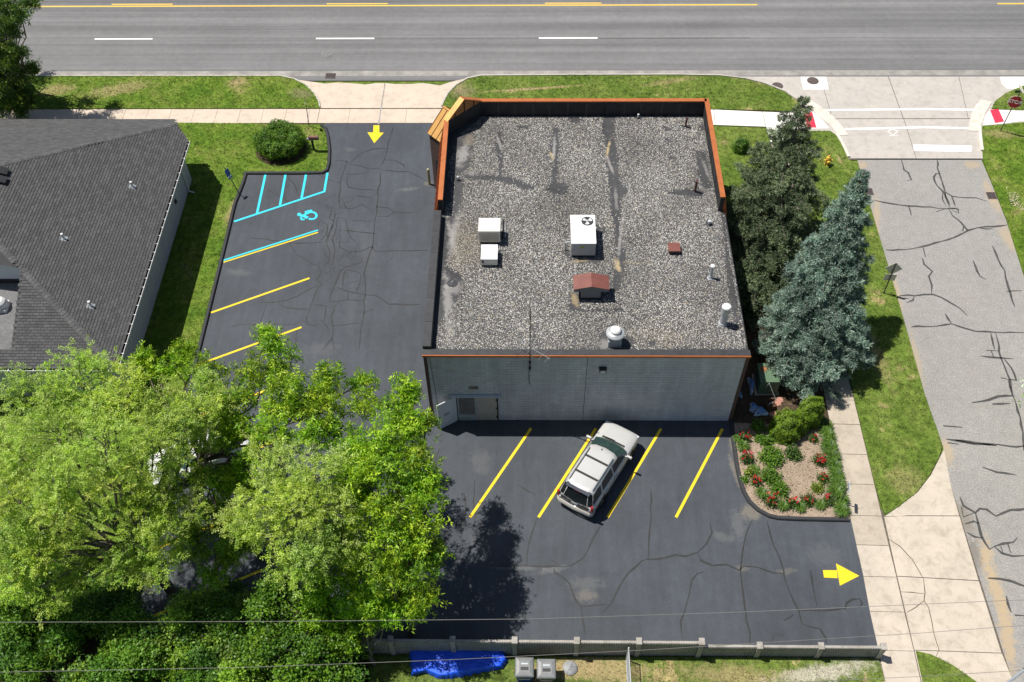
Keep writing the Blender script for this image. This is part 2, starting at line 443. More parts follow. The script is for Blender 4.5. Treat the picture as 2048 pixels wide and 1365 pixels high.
cracks(street, seal_street, .009, 1700, 300, 2.73, [
 [(278,50),(290,85),(295,110),(318,125),(335,165),(310,168)], [(475,55),(485,120),(520,230),(560,255),(640,262),(690,262),(745,280)],
 [(490,130),(470,130),(457,150),(475,195),(510,230),(545,300)], [(505,235),(505,270),(525,310)], [(520,230),(530,280),(545,315)], [(555,255),(575,310)],
 [(130,275),(230,295),(320,307),(440,312),(520,322),(590,318)], [(320,308),(335,358)], [(470,338),(520,322)], [(540,325),(560,360),(600,390),(645,440)],
 [(560,320),(590,325),(595,345),(555,330)], [(195,547),(300,545),(400,528),(500,500),(570,478),(645,440),(700,425),(780,432)], [(615,445),(620,420),(640,440)],
 [(700,425),(780,420),(860,410)], [(400,535),(412,585)], [(395,592),(405,625),(450,665),(430,690),(447,740),(445,790)],
 [(270,797),(360,797),(455,790),(540,830),(600,865),(640,905)], [(350,800),(345,820),(310,835)], [(672,605),(710,690),(745,710)],
 [(778,525),(810,600),(845,660),(850,700),(875,780),(900,860)], [(855,773),(940,770)], [(520,895),(555,950)],
 [(335,967),(480,962),(555,950),(640,978),(690,992),(800,997),(950,998)], [(768,1000),(790,1090)], [(795,1000),(825,1140),(875,1260),(890,1340)],
 [(745,1095),(810,1098)], [(770,1097),(785,1130)], [(710,1125),(760,1132),(830,1137),(895,1142)], [(845,1145),(880,1190),(908,1258),(870,1255)],
 [(825,1245),(870,1255)], [(865,1258),(885,1340)]], .11)
cracks(street, seal_street, .0095, 1780, 600, 1.784, [
 [(292,367),(350,358),(385,345),(445,343)], [(365,372),(430,370)], [(440,345),(465,420),(475,500),(478,540)], [(232,500),(320,512),(450,525),(490,520)],
 [(200,497),(240,503),(300,515),(380,520)], [(190,450),(220,452),(258,455)], [(205,510),(245,515)], [(330,597),(380,615),(450,625)],
 [(250,705),(262,735),(305,760),(320,745),(345,748),(378,772),(430,750),(490,745)], [(305,760),(325,840),(355,890),(372,880)], [(372,880),(440,865),(455,848)],
 [(372,880),(400,905),(440,915),(490,912)], [(395,880),(405,905)], [(420,870),(432,905)], [(255,740),(262,775),(300,760)], [(268,800),(300,790),(318,800)], [(275,830),(300,845),(330,850)],
 [(350,993),(430,1003),(490,1025)], [(415,1057),(432,1115)], [(445,1125),(490,1128)]], .12)
def blot(c, rx, ry, rot, z, parent, mat, name, n=26, j=.28):
    c = Vector(c); pts = []
    for k in range(n):
        t = 2*math.pi*k/n; rr = 1+random.uniform(-j, j)
        x, y = rx*rr*math.cos(t), ry*rr*math.sin(t)
        pts.append((c.x+x*math.cos(rot)-y*math.sin(rot), c.y+x*math.sin(rot)+y*math.cos(rot), z))
    return MB().sheet(pts).build(name, mat, parent)
# parking lot
wl = [(648, 253), (657, 280), (658, 320), (653, 346), (491, 346), (478, 389), (463, 440), (454, 479), (399, 700), (300, 1100), (255, 1285)]
wl = [(647, 251)]+wl[1:]; lotP = [Vector((G(647,251).x, 49.42, Z_LOT))]+gp(wl[1:], Z_LOT)+gp([(740, 1300), (1762, 1302), (1735, 1180), (1712, 1075), (1703, 1040), (1600, 1040), (1530, 1030), (1498, 1004), (1480, 962), (1470, 905), (1462, 838)], Z_LOT)
lotP += [Vector((9.8, 28, Z_LOT)), Vector((-4, 28, Z_LOT)), Vector((-4, 43, Z_LOT)), Vector((-5.5, 44, Z_LOT)), Vector((-5.1, 49.42, Z_LOT))]
lot = struct('parking_lot', MB().sheet(lotP), lot_mat)
cracks(lot, seal_lot, .0115, 380, 230, 2.904, [
 [(1180,70),(1150,190),(1130,260),(1105,300)], [(1145,195),(1060,200),(1000,220),(960,250),(935,275)], [(830,262),(900,268),(940,290),(990,295),(1040,315),(1110,310)],
 [(1130,260),(1190,265),(1240,290),(1245,305)], [(1120,320),(1200,330),(1270,330),(1330,360),(1375,385)], [(910,265),(895,320),(875,380),(865,470),(870,540)],
 [(905,345),(970,345),(1030,335)], [(915,360),(910,390),(920,420),(1000,435),(1085,440)], [(1105,340),(1105,400),(1090,450),(1085,540),(1070,640),(1060,770),(1030,850),(1010,920),(1020,1020),(1010,1150),(990,1250),(980,1365)],
 [(1080,535),(1150,540),(1185,565),(1150,590),(1085,590)], [(1185,565),(1250,568),(1300,565)], [(935,615),(1000,615),(1055,620)], [(900,670),(980,680),(1080,690)],
 [(350,713),(430,720),(520,735),(580,745),(680,745),(770,742)], [(580,750),(620,810),(680,850),(750,880)],
 [(750,880),(760,920),(735,960),(770,985),(745,1000),(720,1060),(700,1110),(675,1180),(680,1215),(720,1225),(760,1215)], [(745,990),(680,1020),(620,1055),(550,1080),(480,1090),(400,1090)],
 [(510,1095),(560,1120),(630,1127),(690,1130)], [(830,640),(800,700),(790,740),(815,800),(800,860),(770,885)], [(860,590),(850,650),(830,720),(840,800),(830,870)],
 [(870,690),(870,770),(920,795),(1000,790),(1055,765),(1080,795),(1200,790),(1390,788)], [(1000,830),(990,860),(900,885),(870,910),(840,990),(820,1040),(810,1090)],
 [(905,895),(890,950),(885,1010)], [(905,895),(960,910),(1000,925)], [(995,930),(985,980),(965,1028)], [(850,1000),(900,1020),(1010,1045),(1080,1050),(1130,1080),(1150,1100),(1250,1103),(1350,1100)],
 [(920,1030),(915,1075),(820,1085)], [(915,1075),(1005,1080)], [(870,1085),(840,1110),(820,1170),(830,1230),(825,1300),(800,1330),(770,1365)], [(710,1105),(790,1110),(780,1200)],
 [(760,1190),(810,1255)], [(830,1225),(900,1220),(985,1210)], [(445,1095),(420,1170),(400,1250),(380,1310)], [(240,1230),(340,1215),(420,1220),(520,1215),(600,1220),(650,1190),(675,1210)],
 [(620,1250),(615,1320),(605,1365)], [(825,1300),(840,1365)], [(1010,1150),(1070,1125)], [(445,430),(520,470),(600,520)], [(560,345),(610,410),(630,470)], [(740,660),(755,610),(800,640),(790,700),(745,740)],
 [(780,530),(825,545),(810,600),(840,620)], [(740,345),(800,375),(870,395)], [(960,470),(1050,480),(1085,455)], [(870,540),(940,545),(1000,520),(1040,545)], [(845,560),(835,620),(815,680),(800,740)], [(905,600),(915,660),(935,715),(965,740)]], .075)
fine_l = []
for k in range(46):                                     # alligator cracking in the drive lane
    x, y = random.uniform(780, 960), random.uniform(480, 1010); a = random.uniform(0, 6.28); ln = [(x, y)]
    for j in range(random.randint(2, 4)):
        a += random.gauss(0, .8); x += 26*math.cos(a); y += 22*math.sin(a); ln.append((x, y))
    fine_l.append(ln)
cracks(lot, seal_lot, .0108, 380, 230, 2.904, fine_l, .035)
cracks(lot, seal_lot, .0115, 850, 1020, 3.413, [
 [(765,60),(720,190),(700,290),(695,380)], [(1205,95),(1150,190),(1110,280),(1080,330),(1000,380),(950,390)], [(480,385),(600,385),(700,382),(820,388),(950,390)],
 [(860,340),(930,385)], [(880,400),(885,430),(940,460),(985,500),(1005,560),(1030,620),(1065,662)], [(1065,662),(1160,652),(1250,645)], [(1065,662),(1075,740),(1095,850)],
 [(1540,-130),(1545,50),(1530,180),(1522,340)], [(1215,700),(1270,640),(1330,520),(1390,430),(1480,350),(1520,335)], [(1520,340),(1630,330),(1710,308),(1780,318),(1860,292),(1920,235),(1960,155),(1945,90)],
 [(1865,297),(1880,340),(1960,380),(2048,378)], [(1910,420),(1860,435),(1820,480),(1800,590),(1770,700),(1745,760),(1758,880)], [(340,-200),(330,-60),(345,40),(330,130)], [(640,-170),(760,-100)],
 [(265,-120),(280,0),(260,120)], [(1205,95),(1240,-100),(1260,-250)], [(100,-420),(60,-300),(90,-160)]], .085)
cracks(lot, seal_lot, .0118, 1400, 1020, 4.7075, [
 [(490,100),(440,210),(400,400),(390,500),(380,570),(395,700),(420,900),(440,1050),(470,1260)], [(0,480),(110,525),(250,515),(370,570),(410,530),(540,540),(700,595),(785,598)],
 [(630,100),(660,220),(690,330),(745,440),(790,580),(790,620),(850,790),(930,950),(960,1075),(1130,1120),(1180,1200),(1190,1265)], [(1040,570),(1080,800),(1100,910)], [(880,985),(850,1010),(790,1045)],
 [(1365,940),(1380,880),(1430,845),(1500,835)], [(1500,835),(1530,880),(1500,920)], [(930,950),(1150,950),(1360,930)], [(700,1180),(670,1250)]], .085)
# markings
def line(pts, wd, mat, name, z=.0145, parent=None):
    return MB().ribbon(gp(pts, z), wd).build(name, mat, parent or lot)
LW = .105
for a, b in (((940,1035),(1062,857)), ((1077,1035),(1192,857)), ((1215,1035),(1322,858)), ((1352,1035),(1445,858))):
    line([a, b], LW*1.25, yellow, 'stall_line')
w0, w1 = (G(619, 557), G(420, 626)); e0 = G(603, 655); step = (e0-w0)
for k in range(7):
    a = w0+step*k; b = w1+step*k
    MB().ribbon([(a.x, a.y, .0145), (b.x+.06, b.y, .0145)], LW*1.15).build('stall_line', yellow, lot)
line([(447,521),(636,460.5)], LW, cyan, 'accessible_stall_line'); line([(447,525),(636,465)], LW*.8, yellow, 'stall_line', .0143)
for pl in ([(468,443.5),(650,383)], [(514,427),(531,349)], [(560,411),(571,349)], [(603,397),(612,349)], [(648.5,384),(655,346)]):
    line(pl, .14, cyan, 'hatch_line', .0145+random.random()*.0006)
def arrow(ox, oy, s, shaft, head):
    m = MB(); m.sheet(cr(ox, oy, s, shaft, .0146)); m.sheet(cr(ox, oy, s, head, .0150)); m.build('direction_arrow', yellow, lot)
arrow(680, 140, 4.551, [(305,505),(358,505),(358,574),(301,574)], [(250,570),(398,572),(312,668)])
arrow(1600, 980, 3.545, [(162,570),(262,570),(266,627),(170,622)], [(255,522),(420,610),(283,680)])
# accessible-parking symbol painted on the lot
m = MB(); ox, oy, s = 420, 310, 7.877
m.sheet([G(ox+(1405+32*math.cos(t))/s, oy+(940+26*math.sin(t))/s, .0146) for t in np.linspace(0, 6.283, 17)[:-1]])
ring = [(1600+78*math.cos(t), 958+56*math.sin(t)) for t in np.linspace(-2.6, 2.2, 22)]
m.ribbon(cr(ox, oy, s, ring, .0146), .13)
m.ribbon(cr(ox, oy, s, [(1425,955),(1480,965),(1540,995)], .0148), .2)
m.ribbon(cr(ox, oy, s, [(1430,985),(1445,1020),(1490,1020)], .0150), .12)
m.ribbon(cr(ox, oy, s, [(1480,950),(1515,930),(1590,895)], .0152), .14)
m.ribbon(cr(ox, oy, s, [(1520,940),(1505,895),(1545,885),(1610,875)], .0154), .12)
m.build('wheelchair_symbol', cyan, lot)

# kerbs round the lot (black asphalt kerb)
KP = [(-.10, -.03), (-.10, .08), (-.065, .135), (.065, .135), (.10, .08), (.10, -.03)]
def kerb(name, pts, mat, prof=KP):
    p = gp(pts, 0)
    for q in p: q.z = 0
    o = MB().sweep(p, prof).build(name, mat); return tag(o, kind='structure')
kerb('lot_kerb', [(643,252),(651,258),(656,275),(659,300),(658,328),(654,342),(645,347),(600,348),(540,348),(492,348),(487,366),(478,389),(471,406),(466,424),(462,442),(453,480),(426,590),(398,702),(350,893),(300,1100),(258,1270)], kerb_black)
kerb('bed_kerb', [(1464,842),(1464,862),(1466,880),(1470,905),(1474,935),(1480,962),(1487,984),(1499,1005),(1516,1021),(1538,1033),(1556,1037),(1600,1039),(1650,1040),(1697,1041)], kerb_black)

# sidewalks, slab by slab
walk = struct('sidewalk', MB().sheet([(-150, 49.32, .004), (-4.5, 49.32, .004), (-4.5, 50.72, .004), (-150, 50.72, .004)]), joint_mat)
YS, YN = 49.34, 50.70
def slab(poly, mat, parent, top=Z_WALK, name='slab'):
    return MB().prism([(p[0], p[1]) for p in poly], -.04, top+random.uniform(-.004, .004)).build(name, mat, parent)
x = -44.9
edges = []
while x < -12.6: edges.append(x); x += 1.475
for a, b in zip(edges, edges[1:]+[G(640, 232).x-.1]):
    if b-a > .2: slab([(a+.008, YS), (b-.008, YS), (b-.008, YN), (a+.008, YN)], conc_old, walk)
for a, b in ((640, 701), (701, 762), (762, 815), (815, 884)):
    xa, xb = G(a, 232).x, G(b, 232).x
    slab([(xa-.09, YS), (xb-.105, YS), (xb-.09, YN), (xa-.075, YN)], conc_old, walk)
MB().prism([(-150, YS), (-44.9, YS), (-44.9, YN), (-150, YN)], -.04, Z_WALK).build('slab', conc_old, walk)
# drive apron: two panels with a ragged road edge
apron = struct('drive_apron', MB().sheet(gp([(585, 170), (930, 170), (900, 217), (632, 217)], .003)), joint_mat)
slab(gp([(560,157),(600,161),(650,168),(672,166),(700,167),(730,170),(752,167),(769,167),(762,217),(600,217)]), conc_old, apron, .02)
slab(gp([(770.5,167),(790,169),(820,169),(845,167),(862,169),(880,172),(900,165),(935,157),(935,217),(763.5,217)]), conc_old, apron, .02)
m = MB(); m.ribbon([G(770, 168, .034), G(766, 190, .034), G(760, 230, .034), G(757, 249, .034)], [.05, .07, .09, .12]); m.build('joint_filler', plain('joint_grey', (.33, .31, .29), .9, 0, .3, 6), apron)

# crossing at the side street
cross = struct('crossing_pavement', MB().sheet(gp([(1500,153.5),(2160,153.5),(2160,320),(1690,320)], .004)), joint_mat)
T = .012
for poly in ([(1478,154),(1640,154),(1664,237.5),(1600,237.5)], [(1641,154),(1776,154),(1806,237.5),(1665,237.5)], [(1777.3,154),(1917,154),(1936,237.5),(1807.3,237.5)], [(1918,154),(2150,154),(2150,237.5),(1937,237.5)],
             [(1600,238.8),(1807,238.8),(1832,317.5),(1660,317.5)], [(1808.2,238.8),(2100,238.8),(2000,317.5),(1833,317.5)]):
    slab(gp(poly), conc_cross, cross, T)
MB().prism(gp([(1601,154.5),(1652,154.5),(1657.5,180),(1606,180)]), -.02, .021).build('patch_slab', conc_new, cross)
MB().prism(gp([(2000,154.5),(2100,154.5),(2100,176),(2015,179),(2003,168)]), -.02, .022).build('patch_slab', conc_new, cross)
for pl, wd in (([(1640,220.5),(1720,220),(1850,218.5),(1948,220)], .18), ([(1690,258.5),(1740,257.5),(1850,255),(1940,257)], .18)):
    MB().ribbon(gp(pl, .0185), wd).build('crosswalk_line', white_paint, cross)
MB().sheet(cr(1400, 120, 3.16, [(1345,535),(1720,543),(1715,583),(1352,576)], .0185)).build('stop_bar', white_paint, cross)
dm = [(1185,455),(1215,437),(1252,452),(1222,475)]
m = MB()
for a, b in zip(dm, dm[1:]+dm[:1]): m.ribbon(cr(1400, 120, 3.16, [a, b], .0188), .05)
m.ribbon(cr(1400, 120, 3.16, [(1195,478),(1255,476)], .0189), .04); m.build('survey_mark', white_paint, cross)
kb = struct('kerb_ramp', MB().prism(cr(1470, 140, 8.192, [(1140,540),(1245,505),(1500,680),(1640,800),(1760,950),(1855,1075),(1700,1080),(1600,960),(1450,830),(1330,730),(1240,625)]), -.02, .045), conc_kerb)
kb = struct('kerb_ramp', MB().prism(cr(1880, 120, 6.2, [(510,498),(640,530),(560,660),(527,780),(470,890),(355,885),(370,760),(400,650),(440,570)]), -.02, .045), conc_kerb)
KC = [(-.09, -.03), (-.09, .10), (-.06, .13), (.06, .13), (.09, .10), (.09, -.03)]
kerb('corner_kerb', [(1672,268),(1681,282),(1690,300),(1697,316)], conc_kerb, KC)
kerb('corner_kerb', [(1958,250),(1960,270),(1962,290),(1964,303)], conc_kerb, KC)
kerb_grey = concrete('concrete_verge', (.50, .47, .42), .15, .3)
KL = [(-.05, -.03), (-.05, .085), (.05, .085), (.05, -.03)]
kerb('verge_kerb', [(-900,153.2),(300,153.2),(560,153.2),(588,159),(612,171),(629,188),(638,204),(640,216)], kerb_grey, KL)
kerb('verge_kerb', [(883,214),(887,204),(896,188),(912,171),(935,158),(962,152.5),(1150,151),(1350,150.5),(1440,152),(1490,158),(1530,168),(1570,184),(1600,204),(1612,216)], kerb_grey, KL)

# east sidewalk along the main road and the path beside the street
ew = struct('corner_sidewalk', MB().sheet(gp([(1400,219),(1600,225),(1690,262),(1540,258),(1540,251),(1400,249)], .004)), joint_mat)
for poly in ([(1380,219),(1427,219.5),(1430,250),(1380,249)], [(1428,219.5),(1524.5,224),(1531.5,253.5),(1431,250)], [(1525.5,224),(1573,226),(1580,258),(1533,254.5)], [(1574,226),(1606,226),(1613,257),(1581,258)],
             [(1606,225.5),(1620,222),(1632,228),(1645,240),(1659,257),(1613,257.5)], [(1533,255.5),(1562,257),(1568,285),(1541,284)]):
    slab(gp(poly, Z_WALK), conc_new, ew)
for c in ([(1130,693),(1265,693),(1335,945),(1185,945)],):
    p = cr(1470, 140, 8.192, c, .04); pad = MB().prism([(q.x, q.y) for q in p], .02, .04).build('tactile_pad', plain('red_pad', (.62, .03, .07), .7, 0, .1, 8), ew)
er = struct('corner_sidewalk', MB().sheet(gp([(1968,250),(1975,225),(2150,225),(2150,243)], .004)), joint_mat)
slab(gp([(1966,251),(1970,233),(1981,219),(2031,221),(2038,243),(2005,248)], Z_WALK), conc_new, er)
slab(gp([(2032,221),(2130,224),(2140,244),(2039,243)], Z_WALK), conc_new, er)
p = cr(1880, 120, 6.2, [(620,620),(725,610),(795,765),(685,785)], .04); MB().prism([(q.x, q.y) for q in p], .02, .04).build('tactile_pad', MATS['red_pad'], er)

path = struct('side_path', MB().sheet(gp([(1542,285),(1568,285),(1692,730),(1767,1040),(1842,1365),(1900,1600),(1830,1600),(1771,1365),(1704,1050),(1661,847)], .004)), joint_mat)
def pl_(y):  # left edge x of the path at photo row y
    return float(np.interp(y, [285, 735, 847, 968, 1050, 1152, 1223, 1300, 1365, 1600], [1542, 1634, 1661, 1687, 1704, 1727, 1740, 1757, 1771, 1822]))
def pr_(y):
    return float(np.interp(y, [285, 735, 847, 968, 1050, 1152, 1223, 1300, 1365, 1600], [1568, 1692.5, 1720, 1749, 1768, 1793, 1809, 1828, 1842, 1898]))
ys = [285, 322, 360, 400, 440, 482, 524, 568, 612, 658, 704, 751, 799, 848, 908, 968, 1031, 1090, 1153, 1223, 1301, 1380, 1460, 1540]
for a, b in zip(ys, ys[1:]):
    slab(gp([(pl_(a), a+.5), (pr_(a)-.4, a+2.2), (pr_(b)-.4, b+1.3), (pl_(b), b-.4)], Z_WALK), conc_walk if b < 1100 else conc_drive, path)
drv = struct('side_drive', MB().sheet(gp([(1750,1034),(1885,905),(1903,975),(1957,1150),(2022,1352),(2058,1470),(1845,1470),(1820,1365),(1790,1220)], .001)), joint_mat)
for poly in ([(1768.5,1033),(1800,1012),(1835,985),(1862,950),(1880,915),(1888,900),(1903,976),(1918.5,1031.5),(1815,1031),(1800,1033)], [(1768.5,1034.5),(1815,1032.5),(1919,1033),(1957,1161),(1794.5,1152)],
             [(1795,1153.5),(1957.6,1162.5),(2003,1306),(1882,1301.5),(1829,1300)], [(1829.5,1301.5),(1882,1303),(2004,1307.5),(2022,1352),(2058,1470),(1868,1470)]):
    slab(gp(poly, Z_WALK), conc_drive, drv, Z_WALK-.006)
crack_m = plain('crack_dark', (.10, .085, .05), .95, 0, .4, 6)
cracks(drv, crack_m, Z_WALK+.003, 0, 0, 1, [[(1778,1079),(1800,1093),(1825,1120),(1838,1142),(1847,1158),(1850,1185),(1848,1202),(1857,1215),(1864,1245),(1867,1265),(1873,1285),(1878,1300),(1872,1313)], [(1800,1184),(1848,1188)], [(1848,1202),(1830,1216),(1814,1225)]], .035)

# ------------------------------------------------------------------ lawns
LAWNS = {}
def lawn(name, pts, mat=grass_a, dens=75, world=None, kind='structure', tuft=True):
    P = gp(pts, Z_LAWN) if world is None else [Vector(p) for p in world]
    o = MB().prism([(p.x, p.y) for p in P], -.05, Z_LAWN).build(name, mat); tag(o, kind='structure')
    if tuft: LAWNS[o.name] = (np.array([(p.x, p.y) for p in P]), mat, dens)
    return o
lawn('verge_lawn', [(-60,153),(560,153),(588,159),(612,171),(629,188),(638,204),(640,216.5),(-60,217.5)], grass_a)
lawn('verge_lawn', [(885,213),(889,203),(898,187),(914,171),(937,158),(962,152.5),(1150,151.5),(1350,151),(1440,152.5),(1490,158.5),(1530,168.5),(1569,184),(1598,204),(1608,221),(1570,222),(1425,218),(960,216),(900,218)], grass_b)
wlawn = lawn('west_lawn', [(300,245),(500,247),(600,251),(641,253),(650,261),(655,276),(657.5,300),(656,328),(652,341),(640,345.5),(490,346),(485,366),(476,389),(469,406),(464,424),(460,442),(451,480),(424,590),(396,702),(348,893),(298,1100),(256,1270),(60,1270),(150,760),(240,600)], grass_a)
lawn('east_lawn', [(1570,262),(1660,262),(1672,270),(1683,289),(1697,318),(1713,330),(1735,400),(1765,500),(1806,640),(1848,790),(1876,862),(1884,893),(1878,915),(1860,950),(1833,985),(1798,1012),(1770,1031),(1750,968),(1721,847),(1694,735),(1640,530)], grass_b)
lawn('east_lawn', [(1400,252),(1533,256),(1541,286),(1580,440),(1490,440),(1450,430),(1400,420)], grass_b, 60)
lawn('corner_lawn', [(1965,252),(2005,249),(2040,245),(2160,247),(2160,760),(2110,718),(2051,558),(2013,438),(1987,372),(1967,320),(1964,290)], grass_a)
lawn('corner_lawn', [(1983,217),(1990,203),(2012,186),(2048,171),(2150,150),(2150,223),(2032,220)], grass_b)
lawn('yard_lawn', [(500,1313),(1757,1316),(1770,1365),(1795,1480),(300,1480),(400,1313)], grass_c)
lawn('drive_lawn', [(1832,1302),(1862,1309),(1905,1330),(1955,1365),(2010,1450),(1868,1450),(1846,1365)], grass_b)
bed = lawn('planting_bed', [(1466,846),(1466,880),(1471,905),(1475,935),(1481,962),(1488,983),(1500,1003),(1517,1019),(1539,1031),(1557,1035),(1600,1037),(1650,1038),(1700,1039),(1687,968),(1661,850),(1640,850)], soil_dry, tuft=False)
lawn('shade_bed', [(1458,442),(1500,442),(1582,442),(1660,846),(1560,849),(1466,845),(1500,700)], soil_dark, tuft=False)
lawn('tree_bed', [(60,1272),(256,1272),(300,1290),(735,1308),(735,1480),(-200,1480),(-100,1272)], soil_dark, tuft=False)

def inpoly(pts, poly):
    x, y = pts[:, 0], pts[:, 1]; r = np.zeros(len(pts), bool); n = len(poly); j = n-1
    for i in range(n):
        xi, yi = poly[i]; xj, yj = poly[j]
        c = ((yi > y) != (yj > y)) & (x < (xj-xi)*(y-yi)/((yj-yi) if yj != yi else 1e-9)+xi)
        r ^= c; j = i
    return r
def scatter(poly, dens):
    lo, hi = poly.min(0), poly.max(0); n = int((hi-lo).prod()*dens)
    p = rng.uniform(lo, hi, (n, 2)); return p[inpoly(p, poly)]
for nm, (poly, mat, dens) in LAWNS.items():
    p = scatter(poly, dens); n = len(p)
    if not n: continue
    p3 = np.c_[p, np.full(n, Z_LAWN-.005)]; p3 = np.repeat(p3, 3, 0); p3[:, :2] += rng.normal(0, .02, (len(p3), 2))
    d = rdir(len(p3)); d[:, 2] = np.abs(d[:, 2])*.6+.45
    nn = rdir(len(p3), .3)
    V, F = blades(p3, d, nn, rng.uniform(.05, .12, len(p3)), rng.uniform(.012, .03, len(p3)))
    o = fastmesh('grass_tufts', V, F, mat)
    tag(o, {'verge_lawn': 'grass blades on the roadside verge left of the drive', 'verge_lawn.001': 'grass blades on the roadside verge behind the flat roof', 'west_lawn': 'grass blades beside the shingled house', 'east_lawn': 'grass blades along the side street by the spruces',
            'east_lawn.001': 'grass blades by the small bright shrub', 'corner_lawn': 'grass blades around the stop sign post', 'corner_lawn.001': 'grass blades at the top right street corner', 'yard_lawn': 'sparse grass blades behind the ribbed concrete fence', 'drive_lawn': 'grass blades in the small triangle by the drive'}[nm], 'grass', kind='stuff')
# ================================================================== flat-roofed commercial building
BX0, BX1, BY0, BY1 = -4.70, 9.95, 27.10, 44.15
ZD, ZE, ZC = 5.05, 5.35, 6.0                       # roof deck, low edge, tall coping
YP = 36.25                                         # the tall parapet starts here
CH0, CH1 = (-4.45, 42.40), (-2.66, 44.12)          # clipped north-west corner
bld = thing('commercial_building', 'flat roofed building with gravel roof, copper coloured parapet and pale block rear wall', 'building', (BX0, BY0, 0))
def brick_mat(name, c1, c2, mortar, axis):
    m, t, b = nodes(name); gg = t.nodes.new('ShaderNodeNewGeometry')
    sp = t.nodes.new('ShaderNodeSeparateXYZ'); t.links.new(gg.outputs['Position'], sp.inputs[0])
    cb = t.nodes.new('ShaderNodeCombineXYZ'); t.links.new(sp.outputs[axis], cb.inputs[0]); t.links.new(sp.outputs['Z'], cb.inputs[1])
    br = t.nodes.new('ShaderNodeTexBrick'); t.links.new(cb.outputs[0], br.inputs['Vector'])
    br.inputs['Color1'].default_value = (*c1, 1); br.inputs['Color2'].default_value = (*c2, 1); br.inputs['Mortar'].default_value = (*mortar, 1)
    br.inputs['Scale'].default_value = 1; br.inputs['Brick Width'].default_value = .21; br.inputs['Row Height'].default_value = .075; br.inputs['Mortar Size'].default_value = .008
    t.links.new(br.outputs[0], b.inputs['Base Color']); b.inputs['Roughness'].default_value = .9
    bump(t, b, br.outputs['Fac'], .5, -.01); MATS[name] = m; return m
brick_y = brick_mat('brick_side', (.115, .055, .04), (.075, .04, .032), (.10, .085, .075), 'Y')
brick_x = brick_mat('brick_front', (.115, .055, .04), (.075, .04, .032), (.10, .085, .075), 'X')
wall_pale = plain('wall_paint', (.52, .52, .50), .8, 0, .06, .8)
RT, RD, RM = (.040, .041, .045), (.30, .29, .28), (.46, .36, .20)
membrane = asphalt('roof_membrane', (.058, .058, .061), .25, .3, 10, .85, (.22, .19, .15), .4, spots=gs([(925,310,.35,1.0,RD,.8),(940,280,.4,.5,(.2,.17,.13),.7),(905,480,.16,1.6,RD,.7),(897,620,.25,2.4,RD,.75),(908,470,.25,1.8,RD,.7),(907,575,.45,.5,RD,.6),(1000,290,.09,1.1,RD,.7),(1108,300,.10,1.1,RD,.8),(1103,312,.08,.5,RM,.7),(1216,300,.09,.8,RM,.8),(1220,330,.10,.9,RD,.7),(1232,400,.10,1.0,RD,.5),(1240,480,.10,1.4,RD,.7),(1234,530,.16,.5,RM,.8),(1146,500,.25,.5,RD,.7),(1160,522,.6,.12,RM,.5),(1150,600,.2,.5,RM,.5),(1412,340,.10,.9,RD,.5),(1210,690,.3,.3,RD,.5),(945,345,.3,.3,RD,.7)], ZD))
black_felt = plain('black_felt', (.020, .021, .023), .75, 0, .5, 2.2)
flash = plain('edge_flashing', (.035, .036, .040), .55, 0, .3, 3)
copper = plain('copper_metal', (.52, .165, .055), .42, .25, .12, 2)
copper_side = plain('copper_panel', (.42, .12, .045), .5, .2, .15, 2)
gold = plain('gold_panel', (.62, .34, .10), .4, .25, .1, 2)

# shell
mb = MB(); mb.box(BX0, BY0+.12, 0, BX0+.25, CH0[1], ZD-.05); o = mb.build('side_wall', brick_y, bld)
mb = MB(); mb.box(BX1-.25, BY0+.12, 0, BX1, BY1, ZD-.05); o = mb.build('side_wall', brick_y, bld)
mb = MB(); mb.box(CH1[0], BY1-.25, 0, BX1-.25, BY1-.003, ZD-.05); mb.build('front_wall', brick_x, bld)
mb = MB(); mb.beam((CH0[0]+.03, CH0[1], 2.5), (CH1[0], CH1[1]-.15, 2.5), .25, 5.0); mb.build('corner_wall', brick_x, bld)
mb = MB(); mb.box(BX0+.02, BY0+.01, 0, BX1-.02, BY0+.25, ZE-.09); rear = mb.build('rear_wall', plain('mortar_paint', (.40, .42, .44), .9, 0, .1, 2), bld)
# roof deck
poly = [(BX0+.2, BY0+.25), (BX1-.12, BY0+.25), (BX1-.12, BY1-.26), (CH1[0]-.02, BY1-.26), (CH0[0]+.12, CH0[1]-.1), (BX0+.2, CH0[1]-.2)]
roof = MB().prism(poly, ZD-.3, ZD).build('roof', membrane, bld)

# block courses of the rear wall: one object per block for the largest 300, the rest joined
blk_mat = attr_mat('block_paint', .85, .13, 1.3, stretch=(1.6, 1.6, .22))
door_x0, door_x1 = G(917, 836).x, G(995, 837).x
BW, BH = .4, .2
cells = []
nz = int((ZE-.12)/BH)
for r in range(nz):
    x = BX0+.14-(BW/2 if r % 2 else 0)
    while x < BX1-.14:
        a, b = max(x, BX0+.14), min(x+BW, BX1-.14)
        z0, z1 = r*BH, (r+1)*BH
        if b-a > .06:
            if not (z0 < 2.16 and b > door_x0-.06 and a < door_x1+.06):
                cells.append((a, b, z0, z1, r))
            elif z0 < 2.16:
                if a < door_x0-.06 < b and door_x0-.06-a > .05: cells.append((a, door_x0-.06, z0, z1, r))
                if a < door_x1+.06 < b and b-door_x1-.06 > .05: cells.append((door_x1+.06, b, z0, z1, r))
        x += BW
seam = G(1170, 780, 2.5).x
def blockverts(w, h, d=.012, c=.004):
    return ([(0,0,0),(w,0,0),(w,0,h),(0,0,h),(c,-d,c),(w-c,-d,c),(w-c,-d,h-c),(c,-d,h-c)], [(4,5,6,7),(0,1,5,4),(1,2,6,5),(2,3,7,6),(3,0,4,7)])
variants = []
